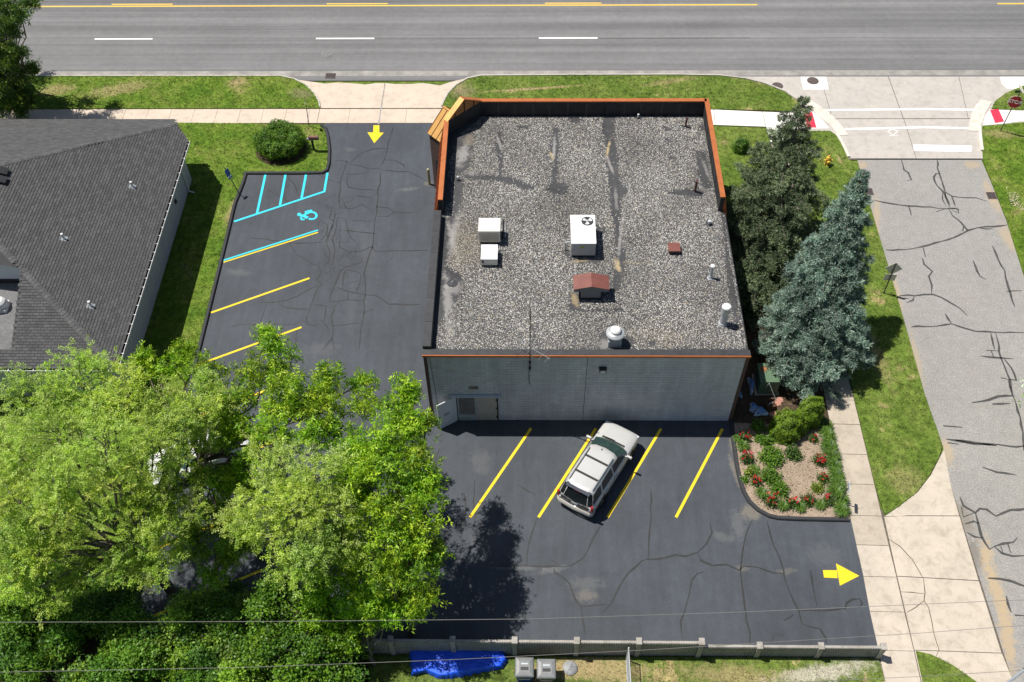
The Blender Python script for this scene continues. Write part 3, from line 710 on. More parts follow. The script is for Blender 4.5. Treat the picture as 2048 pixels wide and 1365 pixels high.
for k in range(6):
    v, f = blockverts(BW-.010, BH-.010); m = MB(); s = random.uniform(.94, 1.06); m.col = (.54*s, .555*s, .57*s); m.add(v, f)
    o = m.build('block', blk_mat, None, colors=True); variants.append(o.data); bpy.data.objects.remove(o)
full = [c for c in cells if abs((c[1]-c[0])-BW) < 1e-4]
part = [c for c in cells if abs((c[1]-c[0])-BW) >= 1e-4]
full.sort(key=lambda c: -c[2])                      # top courses are nearest the camera, so they show largest
for a, b, z0, z1, r in full[:300]:
    o = bpy.data.objects.new('block', random.choice(variants)); COL.objects.link(o); o.parent = rear
    o.location = (a+.005-BX0, .01, z0+.005)
m = MB()
for a, b, z0, z1, r in full[300:]+part:
    v, f = blockverts(b-a-.010, z1-z0-.010); s = random.uniform(.94, 1.06); m.col = (.54*s, .555*s, .57*s)
    m.add([(p[0]+a+.005, p[1]+BY0+.01, p[2]+z0+.005) for p in v], f)
tag(m.build('block_courses', blk_mat, rear, colors=True), kind='stuff')
MB().box(seam-.012, BY0-.004, .02, seam+.012, BY0+.02, ZE-.1).build('expansion_joint', plain('joint_black', (.05, .05, .05), .9), rear)
for x0, x1 in ((BX0-.01, BX0+.135), (BX1-.135, BX1+.012)):
    MB().box(x0, BY0-.03, 0, x1, BY0+.13, ZE-.1).build('brick_pier', brick_x, bld)
# rear edge: felt strip, copper drip edge
MB().box(BX0-.03, BY0-.02, ZE-.10, BX1+.03, BY0+.30, ZE-.03).build('roof_edge', flash, bld)
for k in range(6):
    a = BX0-.05+k*(BX1-BX0+.1)/6; b = a+(BX1-BX0+.1)/6-.008
    MB().box(a, BY0-.065, ZE-.17, b, BY0-.022, ZE-.045).build('drip_edge', copper, bld)
# low west kerb of the roof
for k in range(6):
    a = BY0+.31+k*(YP-BY0-.5)/6; b = a+(YP-BY0-.5)/6-.006
    MB().box(BX0-.04, a, ZD-.4, BX0+.34, b, ZE+.17).build('edge_flashing', flash, bld, bevel=.02)
    MB().box(BX0-.055, a+.3, ZE-.3, BX0-.043, a+.42, ZE+.0).build('clip', white_metal, bld)
MB().box(BX1-.16, BY0+.31, ZD-.3, BX1+.01, YP, ZD+.10).build('edge_flashing', flash, bld, bevel=.02)

# tall parapet: black felt inside, copper coping, sloping copper skirt outside
def parapet(a, b, inner_sign, name_n):
    """a,b = xy of the coping centre line ; inner_sign side of the roof (left normal * sign)"""
    a, b = Vector((*a, 0)), Vector((*b, 0)); d = (b-a).normalized(); nrm = Vector((-d.y, d.x, 0))*inner_sign; L = (b-a).length
    m = MB(); i0, i1 = a+nrm*.10, b+nrm*.10
    v = [i0+Vector((0,0,ZD-.1)), i1+Vector((0,0,ZD-.1)), i1+Vector((0,0,ZC-.02)), i0+Vector((0,0,ZC-.02))]
    o0, o1 = a-nrm*.10, b-nrm*.10
    v += [o0+Vector((0,0,ZD-.1)), o1+Vector((0,0,ZD-.1)), o1+Vector((0,0,ZC-.02)), o0+Vector((0,0,ZC-.02))]
    m.add(v, [(0,1,2,3),(5,4,7,6),(3,2,6,7),(1,0,4,5),(0,3,7,4),(2,1,5,6)]); w = m.build('parapet_wall', black_felt, bld)
    n = max(1, round(L/3.0))
    for k in range(n):
        p, q = a+d*(L*k/n+.004), a+d*(L*(k+1)/n-.004)
        MB().obox((p+q)/2+Vector((0,0,ZC+.015)), d, nrm, (0,0,1), (q-p).length/2, .125, .03).build('coping', copper, bld)
    # felt laps on the inner face
    for k in range(1, int(L/1.0)):
        p = a+d*(k*1.0+random.uniform(-.1,.1))+nrm*.108
        MB().obox(p+Vector((0,0,ZD+.42)), d, nrm, (0,0,1), .05, .006, .44).build('felt_lap', plain('felt_lap', (.032,.033,.036), .6, 0, .4, 4), w)
    # skirt
    m = MB(); s0, s1 = a-nrm*.115, b-nrm*.115; e0, e1 = a-nrm*.42, b-nrm*.42
    zt, zb = ZC-.03, ZD-.45
    v = [s0+Vector((0,0,zt)), s1+Vector((0,0,zt)), e1+Vector((0,0,zb)), e0+Vector((0,0,zb)), s0+Vector((0,0,zb)), s1+Vector((0,0,zb))]
    m.add(v, [(1,0,3,2),(0,4,3),(1,2,5),(3,4,5,2)] if inner_sign > 0 else [(0,1,2,3),(0,3,4),(1,5,2),(3,2,5,4)])
    sk = m.build('skirt', copper_side, bld)
    k = .25
    while k < L-.05:
        p0 = s0+d*k+Vector((0,0,zt)); p1 = e0+d*k+Vector((0,0,zb))
        MB().beam(p0-nrm*.02, p1-nrm*.02, .035, .05).build('seam_rib', copper, sk)
        k += .42
parapet((BX0+.30, YP), (BX0+.30, CH0[1]-.05), -1, 0)
parapet((CH1[0]-.08, BY1-.12), (BX1-.22, BY1-.12), -1, 0)
parapet((BX1-.22, BY1-.02), (BX1-.22, YP+.2), -1, 0)
# gabled corner parapet
A, B = Vector((CH0[0]+.06, CH0[1]-.08, 0)), Vector((CH1[0]+.02, CH1[1]-.10, 0)); d = (B-A).normalized(); nin = Vector((d.y, -d.x, 0)); L = (B-A).length
mid = (A+B)/2; ZG = 6.78
m = MB(); v = []
for off in (.08, -.08):
    for p, z in ((A, ZD-.1), (B, ZD-.1), (B, ZC), (A, ZC)): v.append(p+nin*off+Vector((0,0,z)))
m.add(v, [(0,1,2,3),(5,4,7,6),(3,2,6,7),(0,3,7,4),(2,1,5,6)]); m.build('parapet_wall', black_felt, bld)
gable_in = plain('gable_board', (.40, .16, .05), .6, 0, .2, 5)
m = MB(); v = []
for off in (.07, -.07):
    for p, z in ((A+d*.05, ZC+.002), (B-d*.05, ZC+.002), (mid, ZG-.06)): v.append(p+nin*off+Vector((0,0,z)))
m.add(v, [(0,1,2),(4,3,5),(1,4,5,2),(3,0,2,5)]); gb = m.build('gable_panel', gable_in, bld)
for t in (.22, .5, .78):
    p = A+d*(L*t)+nin*.09; zz = ZC+(ZG-ZC-.08)*(1-abs(2*t-1))
    MB().beam((p.x, p.y, ZC+.01), (p.x, p.y, zz), .05, .05).build('batten', black_felt, gb)
for p, mt in ((A, gold), (B, copper)):  # right rake redder than the left: its shaded side is put into the colour
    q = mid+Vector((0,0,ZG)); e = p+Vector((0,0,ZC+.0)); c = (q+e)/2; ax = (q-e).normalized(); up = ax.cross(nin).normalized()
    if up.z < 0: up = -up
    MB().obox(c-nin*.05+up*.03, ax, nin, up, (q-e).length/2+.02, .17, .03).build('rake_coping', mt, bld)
# entrance porch roof on the clipped corner
nout = -nin; ridge_h, eave_h, half, outl = 5.22, 4.15, 1.28, 1.75
pr0, pr1 = mid+nout*.10, mid+nout*outl
def porch_slope(sgn, mt):
    e0, e1 = pr0+d*sgn*half, pr1+d*sgn*half
    a, b, c, dd = pr0+Vector((0,0,ridge_h)), pr1+Vector((0,0,ridge_h)), e1+Vector((0,0,eave_h)), e0+Vector((0,0,eave_h))
    m = MB(); up = (b-a).cross(dd-a).normalized()
    if up.z < 0: up = -up
    v = [p+up*.05 for p in (a,b,c,dd)]+[a,b,c,dd]; m.add(v, [(0,1,2,3),(7,6,5,4),(0,4,5,1),(1,5,6,2),(2,6,7,3),(3,7,4,0)])
    s = m.build('porch_roof', mt, bld)
    for k in (.02, .27, .52, .77, .985):
        p = a.lerp(b, k)+up*.065; q = dd.lerp(c, k)+up*.065
        MB().beam(p, q, .03, .035).build('seam_rib', plain('seam_dark', (.22,.10,.035), .5), s)
    return s
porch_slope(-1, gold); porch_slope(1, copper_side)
MB().beam(pr0+Vector((0,0,ridge_h+.07)), pr1+Vector((0,0,ridge_h+.07)), .12, .05).build('ridge_cap', gold, bld)
for sgn in (-1, 1):
    q0, q1 = mid+nout*.1+d*sgn*(half-.15), mid+nout*(outl-.12)+d*sgn*(half-.15)
    MB().beam(q0+Vector((0,0,2.05)), q1+Vector((0,0,2.05)), .22, 4.1).build('porch_wall', brick_x, bld)
    # arched opening seen as a dark recess with its own frame
    c = q0.lerp(q1, .5)+d*sgn*.112; ax = (q1-q0).normalized(); m = MB(); pts = []
    for a in np.linspace(0, math.pi, 13): pts.append(c+ax*.42*math.cos(a)+Vector((0,0,2.2+.42*math.sin(a))))
    pts += [c-ax*.42+Vector((0,0,.05)), c+ax*.42+Vector((0,0,.05))]
    m.add(pts+[p+d*sgn*.03 for p in pts], [tuple(range(15, 30)), tuple(range(14, -1, -1))]+[(i, (i+1)%15, 15+(i+1)%15, 15+i) for i in range(15)])
    m.build('arched_opening', plain('dark_glass', (.015,.016,.018), .15, 0, .1), bld)
m = MB(); fr = mid+nout*(outl-.12)
m.add([fr+d*(half-.26)+Vector((0,0,0)), fr-d*(half-.26), fr-d*(half-.26)+Vector((0,0,4.1)), fr+Vector((0,0,5.1)), fr+d*(half-.26)+Vector((0,0,4.1))], [(0,1,2,3,4)])
m.build('porch_front', brick_x, bld)

# rear door set
dh = 2.06
dx0, dxm, dx1 = door_x0, G(955.5, 837).x, door_x1
steel = plain('door_steel', (.46, .42, .36), .6, 0, .08, 3)
frm = plain('door_frame', (.40, .43, .42), .5, 0, .1, 3)
MB().box(dx0-.06, BY0-.012, 0, dx1+.06, BY0+.012, dh+.02).build('door_recess', plain('door_dark', (.02,.02,.02), .8), bld)
m = MB(); m.box(dxm+.02, BY0-.035, .03, dx1, BY0-.013, dh).build('door', steel, bld)
for z in (.35, 1.05, 1.75): MB().box(dx1-.05, BY0-.048, z-.06, dx1+.02, BY0-.036, z+.06).build('hinge', metal_dark, bld)
m = MB(); m.box(dx0+.02, BY0-.034, .0, dx0+.09, BY0-.013, dh); m.box(dxm-.08, BY0-.034, .0, dxm+.015, BY0-.013, dh); m.box(dx0+.09, BY0-.034, .0, dxm-.08, BY0-.013, .12); m.box(dx0+.09, BY0-.034, .16, dxm-.08, BY0-.013, .52); m.box(dx0+.09, BY0-.034, dh-.05, dxm-.08, BY0-.013, dh)
sdoor = m.build('security_door', frm, bld)
m = MB(); xa, xb, za, zb = dx0+.09, dxm-.08, .52, dh-.05; n = 11; sp_ = (xb-xa)/n*1.3
for sg in (1, -1):
    k = -20
    while k < 22:
        pts = []
        for (px, pz) in ((xa, za), (xb, zb)): pass
        # line x = x0 + sg*(z-za)*.72
        x0 = xa+k*sp_
        t0, t1 = za, zb; sl = .72*sg
        lo = max(za, min(za+(xa-x0)/sl, za+(xb-x0)/sl)); hi = min(zb, max(za+(xa-x0)/sl, za+(xb-x0)/sl))
        if hi-lo > .03: m.beam((x0+sl*(lo-za), BY0-.024-.002*sg, lo), (x0+sl*(hi-za), BY0-.024-.002*sg, hi), .010, .012)
        k += 1
m.build('lattice', plain('lattice_metal', (.50,.46,.42), .5), sdoor)
# open leaf swung outwards, hinged on the left
h0 = Vector((dx0-.03, BY0-.05, 0)); h1 = G(887, 856); h1.z = 0; ax = (h1-h0).normalized(); h1 = h0+ax*1.02; nr = Vector((ax.y, -ax.x, 0))
leaf = MB().obox((h0+h1)/2+Vector((0,0,dh/2+.03)), ax, nr, (0,0,1), .51, .022, dh/2-.02).build('open_door', plain('door_white', (.62,.64,.66), .4, 0, .05, 3), bld)
s_ = 1 if nr.x > 0 else -1
MB().obox(h0.lerp(h1, .55)+nr*s_*.026+Vector((0,0,1.05)), ax, nr, (0,0,1), .16, .004, .10).build('scuff_plate', plain('scuff_grey', (.38,.39,.40), .5, 0, .3, 12), leaf)
MB().obox(h0.lerp(h1, .93)+nr*s_*.04+Vector((0,0,1.0)), ax, nr, (0,0,1), .02, .03, .05).build('door_handle', metal_dark, leaf)
MB().box(G(900, 787, 2.1).x, BY0-.16, 2.13, G(1004, 787, 2.1).x, BY0-.004, 2.19).build('door_canopy', plain('canopy_metal', (.50,.55,.60), .4, .2, .05, 3), bld)
p = G(947.5, 773, 2.75); m = MB(); m.box(p.x-.21, BY0-.02, 2.62, p.x+.21, BY0-.004, 2.86); lv = m.build('vent_plate', plain('vent_brown', (.30,.25,.20), .7, 0, .25, 9), bld)
for k in range(5): MB().box(p.x-.19, BY0-.035, 2.645+k*.043, p.x+.19, BY0-.021, 2.66+k*.043).build('louvre', MATS['vent_brown'], lv)
# things fixed to the wall
p = G(1205.5, 734, 4.35); lt = thing('wall_light', 'black box flood light mounted high on the rear wall', 'light', (p.x, BY0, 4.3))
MB().box(p.x-.17, BY0-.20, 4.25, p.x+.17, BY0-.018, 4.45).build('housing', metal_dark, lt, bevel=.015)
MB().box(p.x-.11, BY0-.215, 4.27, p.x+.11, BY0-.202, 4.36).build('lens', white_metal, lt)
# antenna mast at the roof edge with its cable down the wall
p0 = G(1060, 713, ZE); an = thing('antenna_mast', 'thin grey aerial mast standing on the rear roof edge', 'antenna', (p0.x, BY0, ZE-.2))
ab = Vector((p0.x, BY0-.10, 0)); ah = 8.7
MB().tube([ab+Vector((0,0,ZE-1.2)), ab+Vector((0,0,ah))], .026, 6).build('mast', metal_dark, an)
MB().box(ab.x-.05, BY0-.12, ZE-.55, ab.x+.05, BY0-.018, ZE-.47).build('bracket', metal_dark, an)
MB().box(ab.x-.05, BY0-.12, ZE-1.0, ab.x+.05, BY0-.018, ZE-.92).build('bracket', metal_dark, an)
bd = Vector((.8, -.6, 0)); bm = MB().tube([ab+Vector((0,0,6.0))-bd*.9, ab+Vector((0,0,6.0))+bd*1.1], .014, 5).build('boom', metal_grey, an)
for k in range(7):
    c = ab+Vector((0,0,6.0))+bd*(-.8+k*.3); l = .62-.05*k; e = Vector((.6, .8, 0))
    MB().tube([c-e*l, c+e*l], .007, 4).build('element', metal_grey, bm)
cb = [ab+Vector((.02, .05, ZE-.3)), ab+Vector((-.04, .06, ZE-.9)), ab+Vector((-.06, .06, ZE-1.8)), ab+Vector((.03, .055, ZE-2.3)), ab+Vector((-.05, .06, ZE-2.05)), ab+Vector((0, .06, ZE-1.5))]
MB().tube(cb, .008, 5).build('cable', metal_dark, an)
cb = thing('wall_cable', 'thin black cable hanging down the rear wall near the corner', 'cable', (BX0+.28, BY0, 1.2))
MB().tube([(BX0+.27, BY0-.03, ZE-.25), (BX0+.30, BY0-.03, 4), (BX0+.36, BY0-.03, 2.6), (BX0+.39, BY0-.03, 1.1)], .010, 5).build('strand', metal_dark, cb)
bp = G(859, 369); bo = thing('bollard', 'pale weathered bollard beside the brick entrance', 'bollard', bp)
MB().lathe(bp, [(.085, 0), (.085, 1.12), (.07, 1.2), (.03, 1.23)], 14).build('post', plain('bollard_paint', (.42,.38,.22), .7, 0, .3, 8), bo)

# ---- gravel ballast on the roof
def roofpoly(ox, oy, s, pts): return np.array([(G(ox+a/s, oy+b/s, ZD).x, G(ox+a/s, oy+b/s, ZD).y) for a, b in pts])
bare = [roofpoly(680,140,4.551,q) for q in (
 [(1040,600),(1200,565),(1240,620),(1190,760),(1170,900),(1090,950),(1040,960)], [(1150,945),(1290,955),(1450,965),(1570,985),(1700,1035),(1810,1085),(1690,1095),(1560,1045),(1450,1015),(1280,1005),(1140,990)],
 [(1430,560),(1478,560),(1470,700),(1485,860),(1472,1010),(1442,1010),(1440,850),(1420,700)], [(1940,520),(1988,530),(1995,700),(1985,900),(1965,1040),(1930,1030),(1930,800),(1900,750)],
 [(1865,1090),(1940,1025),(2050,1030),(2040,1130),(1950,1120)], [(1030,960),(1130,1000),(1110,1150),(1060,1365),(1020,1365)], [(1590,515),(1690,505),(1720,540),(1620,545)])]
bare += [roofpoly(1080,140,4.551,q) for q in (
 [(570,420),(685,420),(680,620),(705,760),(725,1000),(745,1340),(650,1340),(630,1100),(610,900),(590,650),(562,540)], [(50,1095),(170,1025),(240,1055),(240,1135),(150,1135)], [(700,1010),(805,1090),(755,1165),(690,1150)],
 [(1415,735),(1500,745),(1535,900),(1565,1070),(1500,1090),(1440,960)], [(1155,1110),(1330,1085),(1475,1100),(1485,1155),(1340,1155),(1170,1130)], [(1440,510),(1500,510),(1500,560),(1450,550)], [(1120,520),(1190,530),(1180,560),(1130,555)],
 [(1130,600),(1180,630),(1190,670),(1140,640)], [(1160,780),(1220,790),(1230,820),(1180,810)], [(1190,880),(1240,885),(1230,905)], [(250,440),(370,435),(380,470),(300,490)], [(1275,500),(1370,505),(1360,540),(1290,535)])]
bare += [roofpoly(1130,400,5.25,q) for q in (
 [(480,-60),(605,-60),(570,180),(595,400),(622,600),(605,820),(565,960),(470,960),(530,750),(540,560),(510,200)], [(1640,150),(1662,165),(1705,500),(1762,850),(1805,1100),(1835,1365),(1790,1365),(1722,960),(1690,700)],
 [(330,250),(430,300),(430,360),(320,340)], [(60,1000),(160,1000),(160,1165),(600,1140),(600,1175),(60,1175)], [(1470,240),(1560,240),(1560,290),(1480,285)], [(1460,790),(1560,790),(1560,840),(1480,840)])]
bare += [roofpoly(840,420,5.689,q) for q in (
 [(200,130),(430,50),(400,330),(350,480),(300,640),(490,760),(500,900),(400,1050),(300,1180),(240,1290),(160,1365),(180,1050),(240,560)], [(1610,480),(1740,590),(1860,600),(2060,600),(2060,560),(1720,560),(1700,430)], [(1690,950),(1830,950),(1830,1160),(1700,1150)])]
bare += [roofpoly(830,620,2.968,q) for q in ([(1090,140),(1150,120),(1300,170),(1290,250),(1090,250)], [(900,240),(2000,228),(2000,260),(900,260)], [(1380,190),(1420,180),(1430,215),(1390,215)], [(680,60),(690,60),(735,215),(720,215)])]
lo, hi = np.array([BX0+.38, BY0+.3]), np.array([BX1-.02, BY1-.25])
sp = .050
gx, gy = np.meshgrid(np.arange(lo[0], hi[0], sp), np.arange(lo[1], hi[1], sp)); pts = np.c_[gx.ravel(), gy.ravel()]
pts += rng.uniform(-sp*.5, sp*.5, pts.shape)
rp = np.array(poly); keep = inpoly(pts, np.array([(lo[0], lo[1]), (hi[0], lo[1]), (hi[0], hi[1]), (CH1[0]+.2, hi[1]), (CH0[0]+.3, CH0[1]-.5), (lo[0], CH0[1]-.6)]))
bm_ = np.zeros(len(pts), bool)
ptsj = pts+rng.normal(0, .05, pts.shape)
for q in bare: bm_ |= inpoly(ptsj, q)
keep &= ~(bm_ & (rng.random(len(pts)) > .025)) & (rng.random(len(pts)) > .05)
keep &= ~((pts[:, 0] < BX0+.62+.12*np.sin(pts[:, 1]*1.7)+.08*np.sin(pts[:, 1]*5.1)) & (rng.random(len(pts)) > .04))
keep &= ~((pts[:, 0] > BX1-.17) & (pts[:, 1] > YP-.2))
pts = pts[keep]; n = len(pts)
rad = rng.uniform(.018, .038, n); ang = rng.uniform(0, 6.28, n)
V = np.zeros((n, 5, 3)); zb = np.where(pts[:, 0] > BX1-.165, ZD+.10, ZD)
for k in range(4):
    rr = rad*rng.uniform(.7, 1.25, n); a = ang+k*1.5708+rng.normal(0, .25, n)
    V[:, k, 0] = pts[:, 0]+rr*np.cos(a); V[:, k, 1] = pts[:, 1]+rr*np.sin(a); V[:, k, 2] = zb+.002+rng.uniform(0, .012, n)
V[:, 4, :2] = pts+rng.normal(0, .010, (n, 2)); V[:, 4, 2] = zb+rad*rng.uniform(.6, 1.1, n)
idx = (np.arange(n)*5)[:, None, None]; F = (idx+np.array([[0,1,4],[1,2,4],[2,3,4],[3,0,4]])[None]).reshape(-1, 3)
u = rng.random(n); cl = np.zeros((n, 3))
cl[:] = np.array([.27, .26, .243]); cl[u < .30] = (.50, .49, .465); cl[u > .70] = (.115, .112, .107); cl[(u > .5) & (u < .56)] = (.42, .35, .25)
cl *= rng.uniform(.75, 1.25, (n, 1))
cl *= (.94+.20*np.sin(pts[:, 0]*.9+1.3*np.sin(pts[:, 1]*.6))*np.cos(pts[:, 1]*.75+np.sin(pts[:, 0]*.5)))[:, None]   # dirtier and cleaner areas
tanp = np.exp(-((pts[:, 0]+3.2)**2/.8+(pts[:, 1]-34)**2/2.5))+.8*np.exp(-((pts[:, 0]-4.9)**2/.9+(pts[:, 1]-32.9)**2/.02))+.6*np.exp(-((pts[:, 0]-6.2)**2/1.5+(pts[:, 1]-28.4)**2/.5))
cl = cl*(1-.45*tanp[:, None])+np.array([.42, .35, .24])*.45*tanp[:, None]
tag(fastmesh('gravel', V.reshape(-1, 3), F, attr_mat('gravel_stone', .9, .08, 12), roof, np.repeat(cl, 5, 0)), kind='stuff')
tarm = plain('tar_patch', (.035, .036, .040), .7, 0, .4, 3)
# ================================================================== roof equipment
def solve_top(xc, y_top, y_bot, z0):
    """height of a vertical face whose foot is at photo row y_bot (height z0) and whose top is at row y_top"""
    yb = G(xc, y_bot, z0).y; lo, hi = z0, z0+4
    for _ in range(40):
        mdl = (lo+hi)/2
        if G(xc, y_top, mdl).y > yb: lo = mdl
        else: hi = mdl
    return (lo+hi)/2
cream = plain('unit_cream', (.72, .70, .64), .5, 0, .06, 2)
unit_white = plain('unit_white', (.80, .80, .80), .42, 0, .04, 2)
hood_brown = plain('hood_brown', (.20, .07, .055), .55, .1, .15, 3)
hood_side = plain('hood_side', (.16, .17, .18), .6, .1, .1, 3)
def boxunit(xl, xr, ytb, ytf, ybf, gap):
    xc = (xl+xr)/2; zt = solve_top(xc, ytf, ybf, ZD+gap)
    x0, x1 = G(xl, ytf, zt).x, G(xr, ytf, zt).x
    return x0, x1, G(xc, ytf, zt).y, G(xc, ytb, zt).y, zt
x0, x1, y0, y1, zt = boxunit(957, 1000, 437, 463, 485, .12)
u = thing('rooftop_unit', 'cream metal rooftop unit, larger of the pair near the left parapet', 'rooftop unit', ((x0+x1)/2, y0, ZD), group='boxy rooftop units')
MB().box(x0, y0, ZD+.12, x1, y1, zt).build('cabinet', cream, u, bevel=.015)
MB().box(x0-.015, y0-.015, zt-.05, x1+.015, y1+.015, zt+.012).build('lid', cream, u, bevel=.01)
for xx in (x0+.08, x1-.08):
    MB().box(xx-.05, y0+.03, ZD, xx+.05, y1-.03, ZD+.115).build('skid', metal_dark, u)
MB().box(x0+.08, y0-.006, ZD+.2, x1-.08, y0-.001, zt-.12).build('front_panel', plain('unit_tan', (.55,.50,.42), .5, 0, .15, 5), u)
for k in range(6): MB().box(x1+.001, y0+.12, ZD+.25+k*.07, x1+.012, y1-.12, ZD+.28+k*.07).build('louvre', metal_dark, u)
MB().tube([(x1+.12, y0+.3, ZD+.02), (x1+.12, y1+.2, ZD+.06), (x1+.11, y1+.75, ZD+.06)], .035, 7).build('pipe', metal_dark, u)
MB().tube([(x1+.24, y0+.4, ZD+.02), (x1+.24, y1+.1, ZD+.05), (x1+.22, y1+.55, ZD+.05)], .03, 7).build('pipe', metal_grey, u)
x0, x1, y0, y1, zt = boxunit(962, 994.5, 490, 519, 531, .1)
u = thing('rooftop_unit', 'white metal rooftop unit, smaller of the pair near the left parapet', 'rooftop unit', ((x0+x1)/2, y0, ZD), group='boxy rooftop units')
MB().box(x0, y0, ZD+.1, x1, y1, zt).build('cabinet', cream, u, bevel=.015)
MB().box(x0-.012, y0-.012, zt-.04, x1+.012, y1+.012, zt+.012).build('lid', unit_white, u, bevel=.01)
MB().box(x0+.02, y0-.007, zt-.28, x0+.14, y0-.001, zt-.07).build('service_panel', hood_side, u)
for xx in (x0+.06, x1-.06): MB().box(xx-.04, y0+.03, ZD, xx+.04, y1-.03, ZD+.095).build('skid', metal_dark, u)
MB().tube([(x1+.03, y1-.1, zt-.3), (x1+.1, y1-.1, zt-.3), (x1+.1, y1-.1, ZD+.03), (x1+.08, y1+.4, ZD+.03)], .025, 7).build('pipe', metal_grey, u)
x0, x1, y0, y1, zt = boxunit(1143, 1192, 431, 487.5, 512, .12)
u = thing('rooftop_unit', 'long white rooftop air conditioner with round black fan on top', 'rooftop unit', ((x0+x1)/2, y0, ZD), group='boxy rooftop units')
MB().box(x0, y0, ZD+.14, x1, y1, zt).build('cabinet', plain('unit_grey', (.40,.40,.41), .5, 0, .05, 3), u, bevel=.01)
MB().box(x0-.015, y0-.015, zt-.03, x1+.015, y1+.015, zt+.012).build('lid', unit_white, u)
MB().box(x0+.05, y0+.05, ZD, x1-.05, y1-.25, ZD+.135).build('roof_curb', metal_dark, u)
fc = Vector(G(1174.5, 443.5, zt)); fr_ = .29
MB().lathe((fc.x, fc.y, zt+.013), [(fr_, 0), (fr_, .03), (fr_-.02, .034), (fr_-.03, .012), (.01, .012)], 26).build('fan_ring', metal_dark, u)
fan = MB().lathe((fc.x, fc.y, zt+.03), [(.07, 0), (.07, .05), (.04, .06)], 12).build('fan_hub', metal_grey, u)
for k in range(3):
    a = 2*math.pi*k/3+.5; m = MB(); v = []
    for r_, w_ in ((.05, .35), (.16, .5), (.255, .42)):
        for sg in (-1, 1): v.append((fc.x+r_*math.cos(a+sg*w_), fc.y+r_*math.sin(a+sg*w_), zt+.045+sg*.012))
    m.add(v, [(0,1,3,2), (2,3,5,4)]); m.build('fan_blade', white_metal, fan)
m = MB()
for r_ in (.1, .17, .24): m.tube([(fc.x+r_*math.cos(t), fc.y+r_*math.sin(t), zt+.075) for t in np.linspace(0, 6.283, 22)], .004, 4)
m.build('fan_guard', metal_grey, u)
lab = plain('label_white', (.62,.64,.68), .5); xw = x1-x0; zf = zt-ZD
for k, (a, b, zz, hh) in enumerate(((.03,.28,.90,.05),(.03,.13,.80,.07),(.03,.12,.70,.05))): MB().box(x0+xw*a, y0-.005, ZD+zf*zz, x0+xw*b, y0-.001, ZD+zf*zz+hh).build('label', lab, u)
m = MB(); m.box(x0+xw*.37, y0-.006, ZD+zf*.66, x0+xw*.53, y0-.001, ZD+zf*.80).build('sticker', plain('sticker_green', (.22,.32,.02), .5), u)
for k in range(3): MB().box(x0+xw*(.385+k*.05), y0-.009, ZD+zf*.69, x0+xw*(.41+k*.05), y0-.0065, ZD+zf*.77).build('sticker_mark', plain('sticker_yellow', (.62,.62,.05), .5), u)
MB().tube([(x0-.02, y0+.5, ZD+.6), (x0-.25, y0+.5, ZD+.55), (x0-.27, y0+.5, ZD+.05)], .03, 7).build('gas_pipe', metal_grey, u)
MB().tube([(x0-.02, y0+.75, ZD+.5), (x0-.16, y0+.75, ZD+.45), (x0-.18, y0+.75, ZD+.05)], .025, 7).build('conduit', metal_grey, u)
# gabled brown intake hood
zb_, ze_, zr_ = ZD+.30, ZD+.78, ZD+.98
hx0, hx1 = G(1148, 578, ze_).x, G(1218, 578, ze_).x; hy0, hy1 = G(1183, 577, ze_+.08).y, G(1183, 548, zr_-.05).y; hm = (hx0+hx1)/2
h = thing('vent_hood', 'brown gabled sheet metal vent hood in the middle of the roof', 'vent hood', (hm, hy0, ZD))
m = MB(); v = []
for yy in (hy0, hy1): v += [(hx0, yy, ze_-.18), (hx1, yy, ze_-.18), (hx1, yy, ze_), (hm, yy, zr_), (hx0, yy, ze_)]
m.add(v, [(0,1,2,3,4), (9,8,7,6,5), (1,6,7,2), (5,0,4,9), (0,5,6,1)]); m.build('hood_body', hood_side, h)
for xa, xb in ((hx0-.02, hm), (hx1+.02, hm)):
    m = MB(); m.add([(xa, hy0-.02, ze_+.004), (xa, hy1+.02, ze_+.004), (xb, hy1+.02, zr_+.012), (xb, hy0-.02, zr_+.012), (xa, hy0-.02, ze_-.02), (xa, hy1+.02, ze_-.02), (xb, hy1+.02, zr_-.01), (xb, hy0-.02, zr_-.01)],
                    [(0,1,2,3) if xa > xb else (3,2,1,0), (4,5,1,0), (7,4,0,3), (5,6,2,1)]); m.build('hood_roof', hood_brown, h)
    MB().beam((xa, hy0, ze_+.008), ((xa+xb)/2*1.0, (hy0+hy1)/2, (ze_+zr_)/2+.012), .012, .01).build('cross_break', hood_brown, h)
MB().box(hm-.46, hy0+.06, ZD+.02, hm+.46, hy1-.06, ze_-.17).build('throat', hood_side, h)
MB().box(hm-.52, hy0+.02, ZD, hm+.52, hy1-.02, ZD+.1).build('roof_curb', metal_dark, h)
# brown hatch
p = G(1348, 508, ZD); h = thing('roof_hatch', 'small square dark red roof hatch', 'hatch', p)
MB().box(p.x-.25, p.y-.05, ZD, p.x+.25, p.y+.45, ZD+.22).build('curb', metal_dark, h)
MB().box(p.x-.29, p.y-.09, ZD+.22, p.x+.29, p.y+.49, ZD+.28).build('lid', hood_brown, h, bevel=.01)
